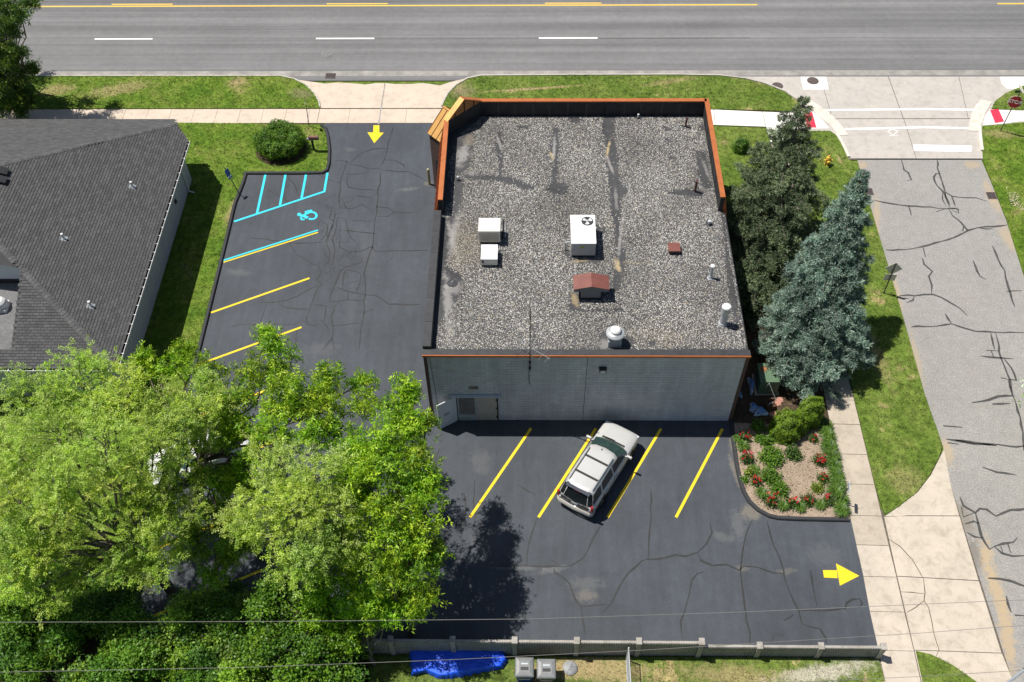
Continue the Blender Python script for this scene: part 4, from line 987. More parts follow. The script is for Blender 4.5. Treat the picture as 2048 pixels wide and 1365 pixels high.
# flues and pipes
galv = plain('galvanised', (.50, .52, .54), .5, .25, .1, 6)
p = G(1445, 648, ZD); h = thing('flue_pipe', 'tall grey flue pipe with white capped top near the right roof edge', 'flue', p)
MB().lathe(p, [(.22, 0), (.20, .05), (.19, .12)], 18).build('collar', galv, h)
MB().lathe(p+Vector((0,0,.121)), [(.16, 0), (.16, .75)], 18).build('pipe', galv, h)
MB().lathe(p+Vector((0,0,.80)), [(.17, 0), (.21, .05), (.21, .40), (.19, .42)], 18).build('wind_band', galv, h)
MB().lathe(p+Vector((0,0,1.225)), [(.215, 0), (.19, .05), (.1, .09)], 18).build('cap', white_metal, h)
p = G(1420.5, 556, ZD); h = thing('vent_pipe', 'slim grey vent pipe with white cap left of the tall flue', 'vent pipe', p)
MB().lathe(p, [(.16, 0), (.12, .04), (.09, .16)], 14).build('flashing', galv, h)
MB().lathe(p+Vector((0,0,.161)), [(.075, 0), (.075, .62)], 12).build('pipe', galv, h)
MB().lathe(p+Vector((0,0,.79)), [(.11, 0), (.11, .07), (.05, .11)], 14).build('cap', white_metal, h)
p = G(1229, 694, ZD); h = thing('exhaust_fan', 'round white mushroom exhaust fan close to the rear edge', 'exhaust fan', p)
MB().box(p.x-.30, p.y-.05, ZD, p.x+.30, p.y+.5, ZD+.42).build('curb', galv, h)
c = p+Vector((0, .22, 0))
MB().lathe(c+Vector((0,0,.425)), [(.28, 0), (.28, .12), (.40, .18), (.42, .32), (.36, .38)], 24).build('housing', galv, h, smooth=False)
MB().lathe(c+Vector((0,0,.80)), [(.34, 0), (.33, .03), (.26, .06)], 24).build('wind_band', metal_grey, h)
MB().lathe(c+Vector((0,0,.862)), [(.24, 0), (.24, .10), (.18, .17), (.05, .19)], 22).build('dome', white_metal, h)
rust = plain('rusty_pipe', (.10, .035, .03), .7, .1, .3, 8)
for (x, y, hgt, r_, mat, lab_) in ((1371, 254, .62, .055, rust, 'dark red vent pipe near the far right corner of the roof'), (1390, 384, .75, .06, rust, 'dark red vent pipe beside the right parapet end'),
                            (1276, 237, .28, .05, galv, 'stubby grey pipe close to the far parapet'), (1418, 449, .25, .07, galv, 'stubby grey pipe right of the brown hatch'), (916, 361, .25, .05, galv, 'small grey pipe by the left parapet')):
    p = G(x, y, ZD); h = thing('vent_pipe', lab_, 'vent pipe', p)
    MB().lathe(p, [(r_*2.2, 0), (r_*1.5, .03), (r_*1.1, .06)], 12).build('flashing', metal_dark, h)
    MB().lathe(p+Vector((0,0,.061)), [(r_, 0), (r_, hgt-.1)], 12).build('pipe', mat, h)
    MB().lathe(p+Vector((0,0,hgt-.038)), [(r_*1.25, 0), (r_*1.25, .04), (r_*.9, .05)], 12).build('rim', mat, h)
p = G(1390, 388, ZD); MB().prism([(p.x-.35, p.y-.18), (p.x+.33, p.y-.18), (p.x+.33, p.y+.25), (p.x-.35, p.y+.22)], ZD, ZD+.012).build('tar_pad', tarm, roof)
p = G(905, 567, ZD); h = thing('roof_drain', 'domed roof drain in a bare grey patch at the left roof edge', 'drain', p)
MB().lathe(p, [(.26, 0), (.25, .02), (.12, .025)], 20).build('sump_ring', tarm, h)
for k in range(8):
    a = k*.785; MB().beam(p+Vector((.11*math.cos(a), .11*math.sin(a), .03)), p+Vector((.03*math.cos(a), .03*math.sin(a), .14)), .015, .02).build('strainer_bar', galv, h)

# ================================================================== shingled house on the left
EX, NY, SY, HZ = -19.58, 46.0, 27.93, 3.06
SLE = .405; KS = .88; SLS = SLE/KS
house = thing('house', 'pale house under a dark grey shingle roof beside the parking lot', 'house', (EX-8, 30, 0))
siding = plain('siding', (.50, .52, .54), .7, 0, .04, 1)
shing = attr_mat('shingle', .92, .22, 22)
def zE(x): return HZ+(EX-x)*SLE
# plan corners
c_n1, c_n2 = Vector((-20.85, NY, HZ)), Vector((EX, 44.19, HZ))
apex_x = EX-9.88; apex = Vector((apex_x, SY+9.88*KS, zE(apex_x)))
_u = 0.0                                                  # where the hip crosses the clipped corner
_h0, _h1 = Vector((EX, NY)), Vector((apex.x, apex.y)); _a, _b = Vector((c_n1.x, c_n1.y)), Vector((c_n2.x, c_n2.y))
for _k in range(2001):
    _q = _h0.lerp(_h1, _k/2000*.3)
    if (_b-_a).x*(_q-_a).y-(_b-_a).y*(_q-_a).x < 0: break
hipN0 = Vector((_q.x, _q.y, zE(_q.x)))
c_s = Vector((EX, SY, HZ)); WX = -50
ridge_w = Vector((WX, apex.y, apex.z))
# well (flat deck cut into the south slope)
WELL_X = G(57, 566, HZ+1.1).x
deck_f = G(30, 690, HZ+.75)                              # slope meets deck here
zdk = HZ+(deck_f.y-SY)*SLS; deck_y0 = deck_f.y; deck_y1 = G(30, 566, zdk).y
base = MB()
base.add([c_n2, hipN0, apex, c_s], [(0,1,2,3)])                                   # east plane
base.add([c_n1, Vector((WX, NY, HZ)), ridge_w, apex, hipN0], [(0,1,2,3,4)])       # north plane
def zS(y): return HZ+(y-SY)*SLS
def hip_y(x): return SY+(EX-x)*KS
xh = EX-(deck_y1-SY)/KS
base.add([c_s, Vector((WX, SY, HZ)), Vector((WX, deck_y0, zdk)), Vector((WELL_X, deck_y0, zdk)), Vector((WELL_X, hip_y(WELL_X), zS(hip_y(WELL_X))))], [(4,3,2,1,0)] )
rf = base.build('roof', plain('roof_felt', (.05,.05,.052), .9), house)
m = MB()
yb2 = max(deck_y1, hip_y(WELL_X))
m.add([(WX, deck_y0, zdk), (WELL_X, deck_y0, zdk), (WELL_X, deck_y1, zdk), (WX, deck_y1, zdk)], [(0,1,2,3)])
m.build('flat_deck', asphalt('deck_felt', (.14,.14,.142), .2, .35, 8, .9, (.5,.5,.5), .4), house)
wt = G(30, 521, zdk+1.2); zw = solve_top(30, 521, 552, zdk+.55)
m = MB(); m.box(WX, deck_y1, zdk+.0, WELL_X+.02, deck_y1+.10, zw)
m.build('well_wall', plain('well_siding', (.55,.58,.62), .6, 0, .05, 1), house)
m = MB(); m.box(WX, deck_y1-.02, zdk, WELL_X, deck_y1-.003, zdk+.30); m.build('foot_shadow', black_felt, house)  # black strip paints the shadow along the foot of the well wall
m = MB(); m.add([(WELL_X+.01, deck_y0, zdk), (WELL_X+.01, deck_y1, zdk), (WELL_X+.01, deck_y1, zw), (WELL_X+.01, hip_y(WELL_X), zS(hip_y(WELL_X)))], [(0,1,2,3)]); m.build('well_side', siding, house)
# strip of north/east roof that closes the top of the well wall
m = MB(); xa = EX-(zw-HZ)/SLE
m.add([(WELL_X+.02, deck_y1+.1, zw), (WX, deck_y1+.1, zw), (WX, apex.y, apex.z), (apex.x, apex.y, apex.z), (WELL_X+.02, hip_y(WELL_X), zS(hip_y(WELL_X)))], [(4,3,2,1,0)]); m.build('upper_slope', MATS['roof_felt'], house)
# shingles
def shingle_rows(o, du, dv, nrm, inside, nu, nv, tw=.30, rh=.145, cb=(.105,.105,.108)):
    """tabs on a plane: origin o at the eave, du along the eave, dv up the slope"""
    out = []
    for j in range(nv):
        offs = (j % 2)*tw/2+random.uniform(-.03, .03)
        for i in range(-1, nu):
            c = o+du*(i*tw+offs+tw/2)+dv*(j*rh+rh/2)
            if inside(c): out.append(o+du*(i*tw+offs)+dv*(j*rh))
    return out
def tabverts(du, dv, nrm, tw=.288, rh=.160):
    a = [Vector((0,0,0))+nrm*.030, du*tw+nrm*.030, du*tw+dv*rh+nrm*.004, dv*rh+nrm*.004, nrm*.001, du*tw+nrm*.001]
    return a, [(0,1,2,3), (4,5,1,0), (1,5,2), (4,0,3)]
def inq(poly):
    q = np.array([(p[0], p[1]) for p in poly])
    return lambda c: inpoly(np.array([[c.x, c.y]]), q)[0]
planes = []
dvE = Vector((-1, 0, SLE)).normalized(); nE = Vector((SLE, 0, 1)).normalized(); duE = Vector((0, 1, 0))
tabs = []
for p in shingle_rows(Vector((EX+.03, SY-.1, HZ-.012)), duE, dvE, nE, inq([c_s+Vector((.1,0,0)), c_n2+Vector((.1,0,0)), hipN0, apex, c_s]), 58, 76): tabs.append((p, 0))
dvN = Vector((0, -1, (apex.z-HZ)/(NY-apex.y))).normalized(); nN = Vector((0, -dvN.z/dvN.y*-1, 1)); nN = Vector((0, (apex.z-HZ)/(NY-apex.y), 1)).normalized(); duN = Vector((-1, 0, 0))
for p in shingle_rows(Vector((-20.7, NY+.03, HZ-.012)), duN, dvN, nN, inq([c_n1+Vector((0,.1,0)), Vector((-34, NY+.1, 0)), Vector((-34, apex.y, 0)), apex, hipN0]), 46, 74): tabs.append((p, 1))
dvS = Vector((0, 1, SLS)).normalized(); nS = Vector((0, -SLS, 1)).normalized(); duS = Vector((1, 0, 0))
for p in shingle_rows(Vector((-34, SY-.03, HZ-.012)), duS, dvS, nS, inq([c_s+Vector((0,-.1,0)), Vector((-34, SY-.1, 0)), Vector((-34, deck_y0, 0)), Vector((WELL_X, deck_y0, 0)), Vector((WELL_X, hip_y(WELL_X), 0))]), 49, 60): tabs.append((p, 2))
AX = [(duE, dvE, nE), (duN, dvN, nN), (duS, dvS, nS)]
def tabcol(k):
    s = random.choice((.85, .94, 1, 1.06, 1.16))*random.uniform(.95, 1.05); b = .086
    return (b*s, b*s, b*s*1.02)
vis = [i for i, (p, k) in enumerate(tabs) if k == 0 and -26.5 < p.x < EX and 30 < p.y < 42.5]
random.shuffle(vis); vis.sort(key=lambda i: (tabs[i][0].y > 36.6)*1); single = set(sorted(vis, key=lambda i: abs(tabs[i][0].y-33.5)+abs(tabs[i][0].x+21.5))[:300])
tvar = []
for k in range(8):
    v, f = tabverts(*AX[0]); mm = MB(); mm.col = tabcol(0); mm.add(v, f); o = mm.build('shingle', shing, None, colors=True); tvar.append(o.data); bpy.data.objects.remove(o)
hb = base_of(rf)
mm = MB()
for i, (p, k) in enumerate(tabs):
    if i in single:
        o = bpy.data.objects.new('shingle', random.choice(tvar)); COL.objects.link(o); o.parent = rf; o.location = p-hb
    else:
        v, f = tabverts(*AX[k]); mm.col = tabcol(k); mm.add([p+q for q in v], f)
tag(mm.build('shingles', shing, rf, colors=True), kind='stuff')
# hip caps
for a, b in ((hipN0, apex), (c_s, Vector((WELL_X+.0, hip_y(WELL_X), zS(hip_y(WELL_X))))), (Vector((WELL_X-.35, hip_y(WELL_X-.35), zE(WELL_X-.35))), apex)):
    dd = (b-a); L = dd.length; dd.normalize(); side = dd.cross(Vector((0,0,1))).normalized(); n = int(L/.2); mm = MB()
    for k in range(n):
        p = a+dd*(k*.2); s = tabcol(0); mm.col = tuple(min(1, x*1.25) for x in s)
        up = side.cross(dd); up = up if up.z > 0 else -up
        mm.add([p-side*.15+up*.0, p+up*.055, p+side*.15, p+dd*.24-side*.15-up*.01, p+dd*.24+up*.04, p+dd*.24+side*.15-up*.01], [(0,1,4,3), (1,2,5,4), (0,2,1)])
    mm.build('hip_cap', shing, rf, colors=True)
# walls, fascia, gutter
WXE = EX-.52
m = MB(); m.box(-48, SY+.5, 0, WXE, NY-1.9, HZ-.05); m.box(-48, NY-1.9, 0, WXE-1.1, NY-.5, HZ-.05); m.build('wall', siding, house)
for k in range(15):
    z = .2+k*.19
    MB().box(WXE, SY+.5, z, WXE+.012, NY-1.92, z+.17).build('siding_board', siding, house)
MB().box(-48, SY+.05, HZ-.16, EX-.05, SY+.12, HZ-.02).build('fascia', siding, house)
MB().box(EX-.10, SY+.1, HZ-.16, EX-.04, 44.2, HZ-.03).build('fascia', siding, house)
MB().box(WXE, SY+.5, HZ-.10, EX-.1, 44.1, HZ-.06).build('soffit', siding, house)
gut = plain('gutter_dark', (.02,.02,.022), .5)
def gutter(a, b, out):
    a, b, out = Vector(a), Vector(b), Vector(out)
    m = MB(); dd = (b-a)
    for o1, z1, o2, z2 in ((0, 0, .02, .0), (.0, -.10, .11, -.09),): pass
    m.add([a, b, b+Vector((0,0,-.1)), a+Vector((0,0,-.1)), a+out*.11+Vector((0,0,-.10)), b+out*.11+Vector((0,0,-.10))], [(0,1,2,3), (3,2,5,4)])
    gg = m.build('gutter', gut, house)
    m = MB(); m.beam(a+out*.115+Vector((0,0,-.05)), b+out*.115+Vector((0,0,-.05)), .018, .10); m.build('gutter_lip', white_metal, gg)
    n = int(dd.length/.6)
    for k in range(n):
        q = a+dd*((k+.5)/n); MB().beam(q+Vector((0,0,-.0)), q+out*.15+Vector((0,0,.004)), .03, .012).build('gutter_strap', white_metal, gg)
gutter((EX+.02, SY, HZ-.03), (EX+.02, 44.19, HZ-.03), (1, 0, 0)); gutter((-40, SY-.02, HZ-.03), (EX, SY-.02, HZ-.03), (0, -1, 0))
MB().tube([(EX+.1, 43.2, HZ-.12), (EX-.25, 43.1, HZ-.5), (WXE+.08, 43.05, HZ-.7), (WXE+.08, 43.05, .15), (WXE+.4, 42.95, .12)], .045, 7).build('downspout', white_metal, house)
MB().box(WXE+.012, 40.9, 1.2, WXE+.09, 41.1, 1.4).build('outlet_box', metal_dark, house)
# roof vents
def on_east(px, py):
    lo, hi = HZ, HZ+4
    for _ in range(40):
        z = (lo+hi)/2; p = G(px, py, z)
        if zE(p.x) > z: lo = z
        else: hi = z
    return G(px, py, z)
for px, py, lab_ in ((265, 374, 'white plumbing vent on the shingle roof nearest the main road'), (128, 478, 'white plumbing vent in the middle of the shingle roof'), (182, 613, 'white plumbing vent on the shingle roof nearest the big trees')):
    p = on_east(px, py); h_ = thing('plumbing_vent', lab_, 'vent pipe', p, group='plumbing vents on the shingle roof')
    m = MB(); m.add([p+duE*-.16+dvE*-.16+nE*.03, p+duE*.16+dvE*-.16+nE*.03, p+duE*.16+dvE*.2+nE*.02, p-duE*.16+dvE*.2+nE*.02], [(0,1,2,3)]); m.build('flashing', metal_grey, h_)
    MB().lathe(p, [(.07, -.02), (.06, .1), (.055, .33)], 12).build('pipe', white_metal, h_)
    MB().lathe(p+Vector((0,0,.331)), [(.062, 0), (.062, .03)], 12).build('rim', white_metal, h_)
for px, py, lab_ in ((4, 345, 'black square roof vent at the left picture edge, upper one'), (1, 362, 'black square roof vent at the left picture edge, lower one')):
    p = on_east(px, py); h_ = thing('roof_vent', lab_, 'vent', p)
    MB().obox(p+nE*.06, duE, dvE, nE, .16, .2, .05).build('throat', metal_dark, h_)
    MB().obox(p+nE*.145-dvE*.03, duE, dvE, nE, .23, .26, .03).build('cap', metal_dark, h_)
p = G(3, 618, zdk); h_ = thing('exhaust_fan', 'white capped turbine fan on the flat deck of the shingled roof', 'exhaust fan', p)
MB().box(p.x-.35, p.y-.3, zdk, p.x+.35, p.y+.4, zdk+.2).build('curb', galv, h_)
MB().lathe(p+Vector((0,.05,.201)), [(.36, 0), (.40, .08), (.36, .2)], 22).build('housing', galv, h_)
MB().lathe(p+Vector((0,.05,.405)), [(.33, 0), (.33, .1), (.24, .2), (.06, .23)], 22).build('dome', white_metal, h_)

# ================================================================== vehicles
def make_car(t, S, paint_m, lights=True):
    sect = []
    for y, hw, zb, zt_, thw in S['body']:
        half = [(0, zb), (hw*.88, zb), (hw, zb+.14), (hw*1.0, (zb+zt_)/2+.04), (hw*.985, zt_-.10), (thw, zt_-.012), (thw*.6, zt_+.012), (0, zt_+.022)]
        sect.append([(x, y, z) for x, z in half]+[(-x, y, z) for x, z in half[-2:0:-1]])
    m = MB(); n = len(sect[0]); vs = [p for s_ in sect for p in s_]; fs = []
    for i in range(len(sect)-1):
        for k in range(n): fs.append((i*n+k, i*n+(k+1)%n, (i+1)*n+(k+1)%n, (i+1)*n+k))
    fs += [tuple(range(n)), tuple(range((len(sect)-1)*n, len(sect)*n))[::-1]]
    m.add(vs, [f[::-1] for f in fs]); body = m.build('body', paint_m, t, local=True, smooth=True)
    zb, zt_ = S['belt'], S['roof']; xb, xt = S['xb'], S['xt']; fb, ft, rb, rt = S['fb'], S['ft'], S['rb'], S['rt']
    def ring(xw, yf, yr, z, ins=0):
        h = [(0, yf+.06), (xw*.66, yf), (xw*.95, yf-.14), (xw, yf-.5), (xw, (yf+yr)/2), (xw, yr+.4), (xw*.96, yr+.1), (xw*.7, yr-.02), (0, yr-.04)]
        return [(x, y, z) for x, y in h]+[(-x, y, z) for x, y in h[-2:0:-1]]
    rings = [ring(xb, fb, rb, zb-.03), ring(xt, ft, rt, zt_-.07), ring(xt-.05, ft-.07, rt+.05, zt_-.02), ring(xt-.2, ft-.25, rt+.2, zt_)]
    m = MB(); n = len(rings[0]); vs = [p for r_ in rings for p in r_]; fs = []
    for i in range(3):
        for k in range(n): fs.append((i*n+k, (i+1)*n+k, (i+1)*n+(k+1)%n, i*n+(k+1)%n))
    fs.append(tuple(range(3*n, 4*n))[::-1]); m.add(vs, [f[::-1] for f in fs]); cab = m.build('cabin', paint_m, t, local=True, smooth=True)
    cab.data.shade_smooth()
    glass = plain('car_glass', (.012, .016, .018), .08, 0, .05); wsg = plain('windscreen_glass', (.03, .062, .055), .10, 0, .25, 5)
    def lerp(a, b, k): return a+(b-a)*k
    def panel(name, mat, quad_rows, off):
        m = MB(); nr = len(quad_rows); nc = len(quad_rows[0]); m.add([tuple(Vector(p)+Vector(off)) for r_ in quad_rows for p in r_], [(i*nc+j, i*nc+j+1, (i+1)*nc+j+1, (i+1)*nc+j) for i in range(nr-1) for j in range(nc-1)])
        return m.build(name, mat, t, local=True)
    def screen(name, mat, y0, y1, sgn, k0, k1, off):
        rows = []
        for k in (k0, (k0+k1)/2, k1):
            row = []
            for u in (-1, -.66, 0, .66, 1):
                xw = lerp(xb, xt, k); yy = lerp(y0, y1, k)+sgn*(.06*(1-min(1, abs(u)/.7)) if abs(u) < .7 else -.10*(abs(u)-.66)/.34)
                row.append((u*xw*(.955 if abs(u) > .9 else 1), yy, lerp(zb-.03, zt_-.07, k)))
            rows.append(row)
        return panel(name, mat, rows, off)
    screen('windscreen', wsg, fb, ft, 1, .10, .93, (0, .012, .02)); screen('rear_window', glass, rb, rt, -1, S.get('rw0', .12), .9, (0, -.022, .012))
    m = MB()
    for sx in (-1, 1):
        for ya, yb_, ka, kb in S['side']:
            rows = []
            for k in (.12, .88):
                xx = lerp(xb, xt, k)+.010; z = lerp(zb-.03, zt_-.07, k)
                y0_ = lerp(ya[0], ya[1], k); y1_ = lerp(yb_[0], yb_[1], k); rows.append([(sx*xx, y0_, z), (sx*xx, y1_, z)])
            panel('side_window', glass, rows, (sx*.004, 0, .003))
    black = plain('trim_black', (.02,.02,.021), .5); chrome = plain('chrome', (.6,.6,.6), .2, .8, .02)
    tyre = plain('tyre', (.02,.02,.02), .9, 0, .2, 8); rim = plain('rim', (.45,.45,.46), .35, .6, .1, 6)
    for wy in S['axles']:
        for sx in (-1, 1):
            wr = S['wheel']; cx = sx*(S['hw']-.10); m = MB(); v = []; f = []; nn = 20
            for r_, dx in ((wr*.62, .115), (wr*.95, .115), (wr, .06), (wr, -.08), (wr*.95, -.115), (wr*.62, -.115)):
                for k in range(nn): a = 6.2832*k/nn; v.append((cx+sx*dx, wy+r_*math.cos(a), wr+r_*math.sin(a)))
            for i in range(5):
                for k in range(nn): f.append((i*nn+k, i*nn+(k+1)%nn, (i+1)*nn+(k+1)%nn, (i+1)*nn+k))
            m.add(v, f if sx < 0 else [q[::-1] for q in f]); wheel = m.build('wheel', tyre, t, local=True, smooth=True)
            m = MB(); v = [(cx+sx*.10, wy, wr)]+[(cx+sx*.075, wy+wr*.62*math.cos(6.2832*k/nn), wr+wr*.62*math.sin(6.2832*k/nn)) for k in range(nn)]
            m.add(v, [(0, 1+k, 1+(k+1)%nn) if sx > 0 else (0, 1+(k+1)%nn, 1+k) for k in range(nn)]); m.build('rim', rim, wheel, local=True)
            m = MB(); v = [(sx*(S['hw']+.006), wy+(wr+.07)*math.cos(a), wr+(wr+.07)*math.sin(a)) for a in np.linspace(-.25, math.pi+.25, 15)]+[(sx*(S['hw']+.006), wy+(wr+.005)*math.cos(a), wr+(wr+.005)*math.sin(a)) for a in np.linspace(math.pi+.25, -.25, 15)]
            m.add(v, [tuple(range(30))]); m.build('wheel_arch', black, t, local=True)
    for sx in (-1, 1):
        m = MB(); c = Vector((sx*(S['hw']+.13), fb-.42, zb+.10)); m.obox(c, (1,0,0), (0,1,0), (0,0,1), .13, .055, .085); m.obox(c-Vector((sx*.16, 0, .05)), (1,0,0), (0,1,0), (0,0,1), .09, .03, .03)
        m.build('mirror', paint_m, t, local=True, bevel=.03)
        for hy in S['handles']: MB().box(*sorted_box(sx*(S['hw']-.005), sx*(S['hw']+.025), hy-.1, hy+.1, zb-.16, zb-.12)).build('door_handle', chrome, t, local=True)
        for sy in S['seams']: MB().box(*sorted_box(sx*(S['hw']-.02), sx*(S['hw']+.0035), sy-.006, sy+.006, .42, zb-.06)).build('door_seam', black, t, local=True)
        red = plain('tail_red', (.45,.012,.012), .25, 0, .1); rl = S['tail']
        MB().box(*sorted_box(sx*(S['hw']-.13), sx*(S['hw']-.02), rl[0]+.05, rl[0]+.15, rl[1], rl[2])).build('tail_light', red, t, local=True, bevel=.02)
        hl = S['head']; MB().box(*sorted_box(sx*(S['hw']-.36), sx*(S['hw']-.05), hl[0]-.12, hl[0], hl[1], hl[1]+.15)).build('headlight', plain('lamp_clear', (.6,.62,.65), .15), t, local=True, bevel=.03)
    rbp = S['rear']; m = MB(); v = []
    for x, y in ((-.93,.35),(-.93,.08),(-.8,-.02),(0,-.07),(.8,-.02),(.93,.08),(.93,.35)):
        for z, o_ in ((.42, 0), (.66, -.01), (.70, .05)): v.append((x*S['hw']/.95, rbp+y+o_, z))
    f = [(i*3+j, i*3+j+1, (i+1)*3+j+1, (i+1)*3+j) for i in range(6) for j in range(2)]
    m.add(v, f); m.build('rear_bumper', plain('bumper_grey', (.52,.50,.46), .5, .1, .05, 3), t, local=True, smooth=True)
    MB().box(-.16, rbp-.03+S.get('plate_dy', 0), S['plate'], .16, rbp-.012+S.get('plate_dy', 0), S['plate']+.15).build('number_plate', white_metal, t, local=True)
    MB().box(-.55, S['head'][0]-.02, .55, .55, S['head'][0]+.05, .72).build('grille', black, t, local=True)
    MB().box(-xt*.85, fb-.01, zb-.015, xt*.85, fb+.085, zb+.012).build('wiper_cowl', black, t, local=True)
    for sx in (-1, 1): MB().tube([(sx*.05, fb+.10, zb+.03), (sx*.05-.48, fb+.02, zb+.09)], .012, 5).build('wiper', black, t, local=True)
    return body
def sorted_box(xa, xb, ya, yb, za, zb): return (min(xa, xb), min(ya, yb), min(za, zb), max(xa, xb), max(ya, yb), max(za, zb))
SUV = dict(body=[(-2.40,.80,.50,.86,.74), (-2.34,.89,.42,1.04,.84), (-1.5,.935,.34,1.08,.88), (0,.94,.32,1.07,.88), (1.0,.94,.34,1.06,.86), (1.6,.935,.36,1.05,.84), (2.05,.925,.38,1.01,.82), (2.25,.89,.40,.955,.78), (2.36,.84,.44,.87,.72), (2.43,.74,.50,.70,.62)],
           belt=1.08, roof=1.80, xb=.87, xt=.69, fb=1.28, ft=.32, rb=-2.34, rt=-2.06, hw=.94, wheel=.37, axles=(1.45, -1.42), side=[((-.22,-.22),(1.02,.24),0,0), ((-1.28,-1.22),(-.34,-.34),0,0), ((-2.22,-2.0),(-1.42,-1.34),0,0)],
           handles=(-.12, -1.08), seams=(.98, -.28, -1.32), tail=(-2.43, .80, 1.22), head=(2.30, .78), rear=-2.42, plate=.84, plate_dy=.035, rw0=.02)
sv = Vector((3.36, 24.08, Z_LOT+.002)); ca = R(31)
suv = thing('parked_suv', 'silver white suv with roof rack parked at an angle behind the building', 'suv', sv, -ca)
silver = plain('silver_paint', (.62, .62, .61), .26, .25, .03, 1.5)
make_car(suv, SUV, silver)
black = MATS['trim_black']
for sx in (-1, 1):
    rr = MB().tube([(sx*.60, .05, 1.80), (sx*.60, -.02, 1.855), (sx*.60, -1.80, 1.845), (sx*.60, -1.90, 1.78)], .026, 8).build('roof_rail', plain('rail_grey', (.34,.34,.34), .5, .3, .05), suv, local=True)
    MB().box(sx*.60-.02, -.9, 1.76, sx*.60+.02, -.82, 1.83).build('rail_foot', black, rr, local=True)
for y in (-.42, -1.34): MB().beam((-.60, y, 1.865), (.60, y, 1.865), .075, .03).build('crossbar', black, suv, local=True)
m = MB(); m.obox((0, -2.10, 1.74), (1,0,0), (0,1,.18), (0,-.18,1), .60, .10, .018); m.build('rear_spoiler', plain('spoiler_dark', (.06,.07,.09), .15, .1, .05), suv, local=True)
MB().box(-.16, -2.205, 1.70, .16, -2.185, 1.73).build('brake_light', MATS['tail_red'], suv, local=True)
MB().box(-.70, -2.40, .80, .70, -2.36, 1.08).build('tailgate_trim', plain('tailgate_dark', (.10,.10,.10), .3, .1), suv, local=True)
MB().box(-.4, -2.412, 1.03, .4, -2.396, 1.065).build('tailgate_bar', MATS['chrome'], suv, local=True)
MB().box(-.09, .18, 1.80, -.05, .26, 1.83).build('roof_aerial', black, suv, local=True)
SED = dict(body=[(-2.36,.74,.46,.80,.66), (-2.28,.84,.38,.98,.74), (-1.8,.88,.30,1.0,.80), (-.5,.89,.26,.94,.84), (.8,.89,.26,.93,.84), (1.5,.88,.28,.90,.78), (2.05,.84,.30,.82,.70), (2.28,.74,.34,.70,.62), (2.35,.62,.40,.58,.5)],
           belt=.95, roof=1.44, xb=.83, xt=.60, fb=1.02, ft=.18, rb=-1.72, rt=-1.0, hw=.89, wheel=.33, axles=(1.38, -1.38), side=[((-.28,-.28),(.86,.14),0,0), ((-1.35,-.98),(-.38,-.38),0,0)],
           handles=(-.15, -1.1), seams=(.95, -.32, -1.3), tail=(-2.36, .72, .92), head=(2.16, .60), rear=-2.38, plate=.74)
wp = G(405, 922); w_ang = math.atan2((w0-w1).y, (w0-w1).x)
car2 = thing('parked_car', 'white sedan glimpsed through the leaves in a side stall', 'car', (wp.x, wp.y, Z_LOT+.002), w_ang+math.pi/2)
make_car(car2, SED, plain('white_paint', (.78,.78,.77), .3, 0, .02, 1.5))
# ================================================================== fence
FY = 15.42
fence = thing('concrete_fence', 'ribbed grey concrete fence with posts along the rear of the lot', 'fence', (4, FY, 0))
fconc = concrete('fence_shaded', (.28, .275, .26), .12, .3); fcap = concrete('fence_top', (.38, .355, .32), .15, .35)  # panel concrete darkened for its shaded front, top and posts kept paler
px = [425, 546, 667, 788, 909, 1030, 1151, 1272, 1394, 1510, 1630, 1752]
PX = [G(x, 1308).x for x in px]
for i, x in enumerate(PX):
    hgt = 1.50 if i <= 8 else 1.12
    po = MB().box(x-.10, FY-.13, 0, x+.10, FY+.13, hgt-.06).build('post', fcap, fence, bevel=.01)
    MB().box(x-.12, FY-.15, hgt-.058, x+.12, FY+.15, hgt).build('post_cap', fcap, po, bevel=.015)
for i in range(len(PX)-1):
    a, b = PX[i]+.102, PX[i+1]-.102; hgt = 1.36 if i < 8 else 1.0
    m = MB(); n = int((b-a)/.05); v = []; f = []
    sag = random.uniform(-.02, .02)
    for k in range(n+1):
        x = a+(b-a)*k/n; o_ = .030 if k % 2 else 0; zz = hgt+sag*(k/n)-(.025 if k % 2 else 0)
        v += [(x, FY-.05-o_, .02), (x, FY-.05-o_, zz), (x, FY+.05+o_, zz), (x, FY+.05+o_, .02)]
    for k in range(n):
        q = k*4; f += [(q, q+4, q+5, q+1), (q+1, q+5, q+6, q+2), (q+2, q+6, q+7, q+3)]
    m.add(v, f); pn = m.build('panel', fconc, fence)
    m = MB(); m.box(a, FY-.046, hgt-.03, b, FY+.046, hgt+.012); m.build('top_rail', fcap, pn)

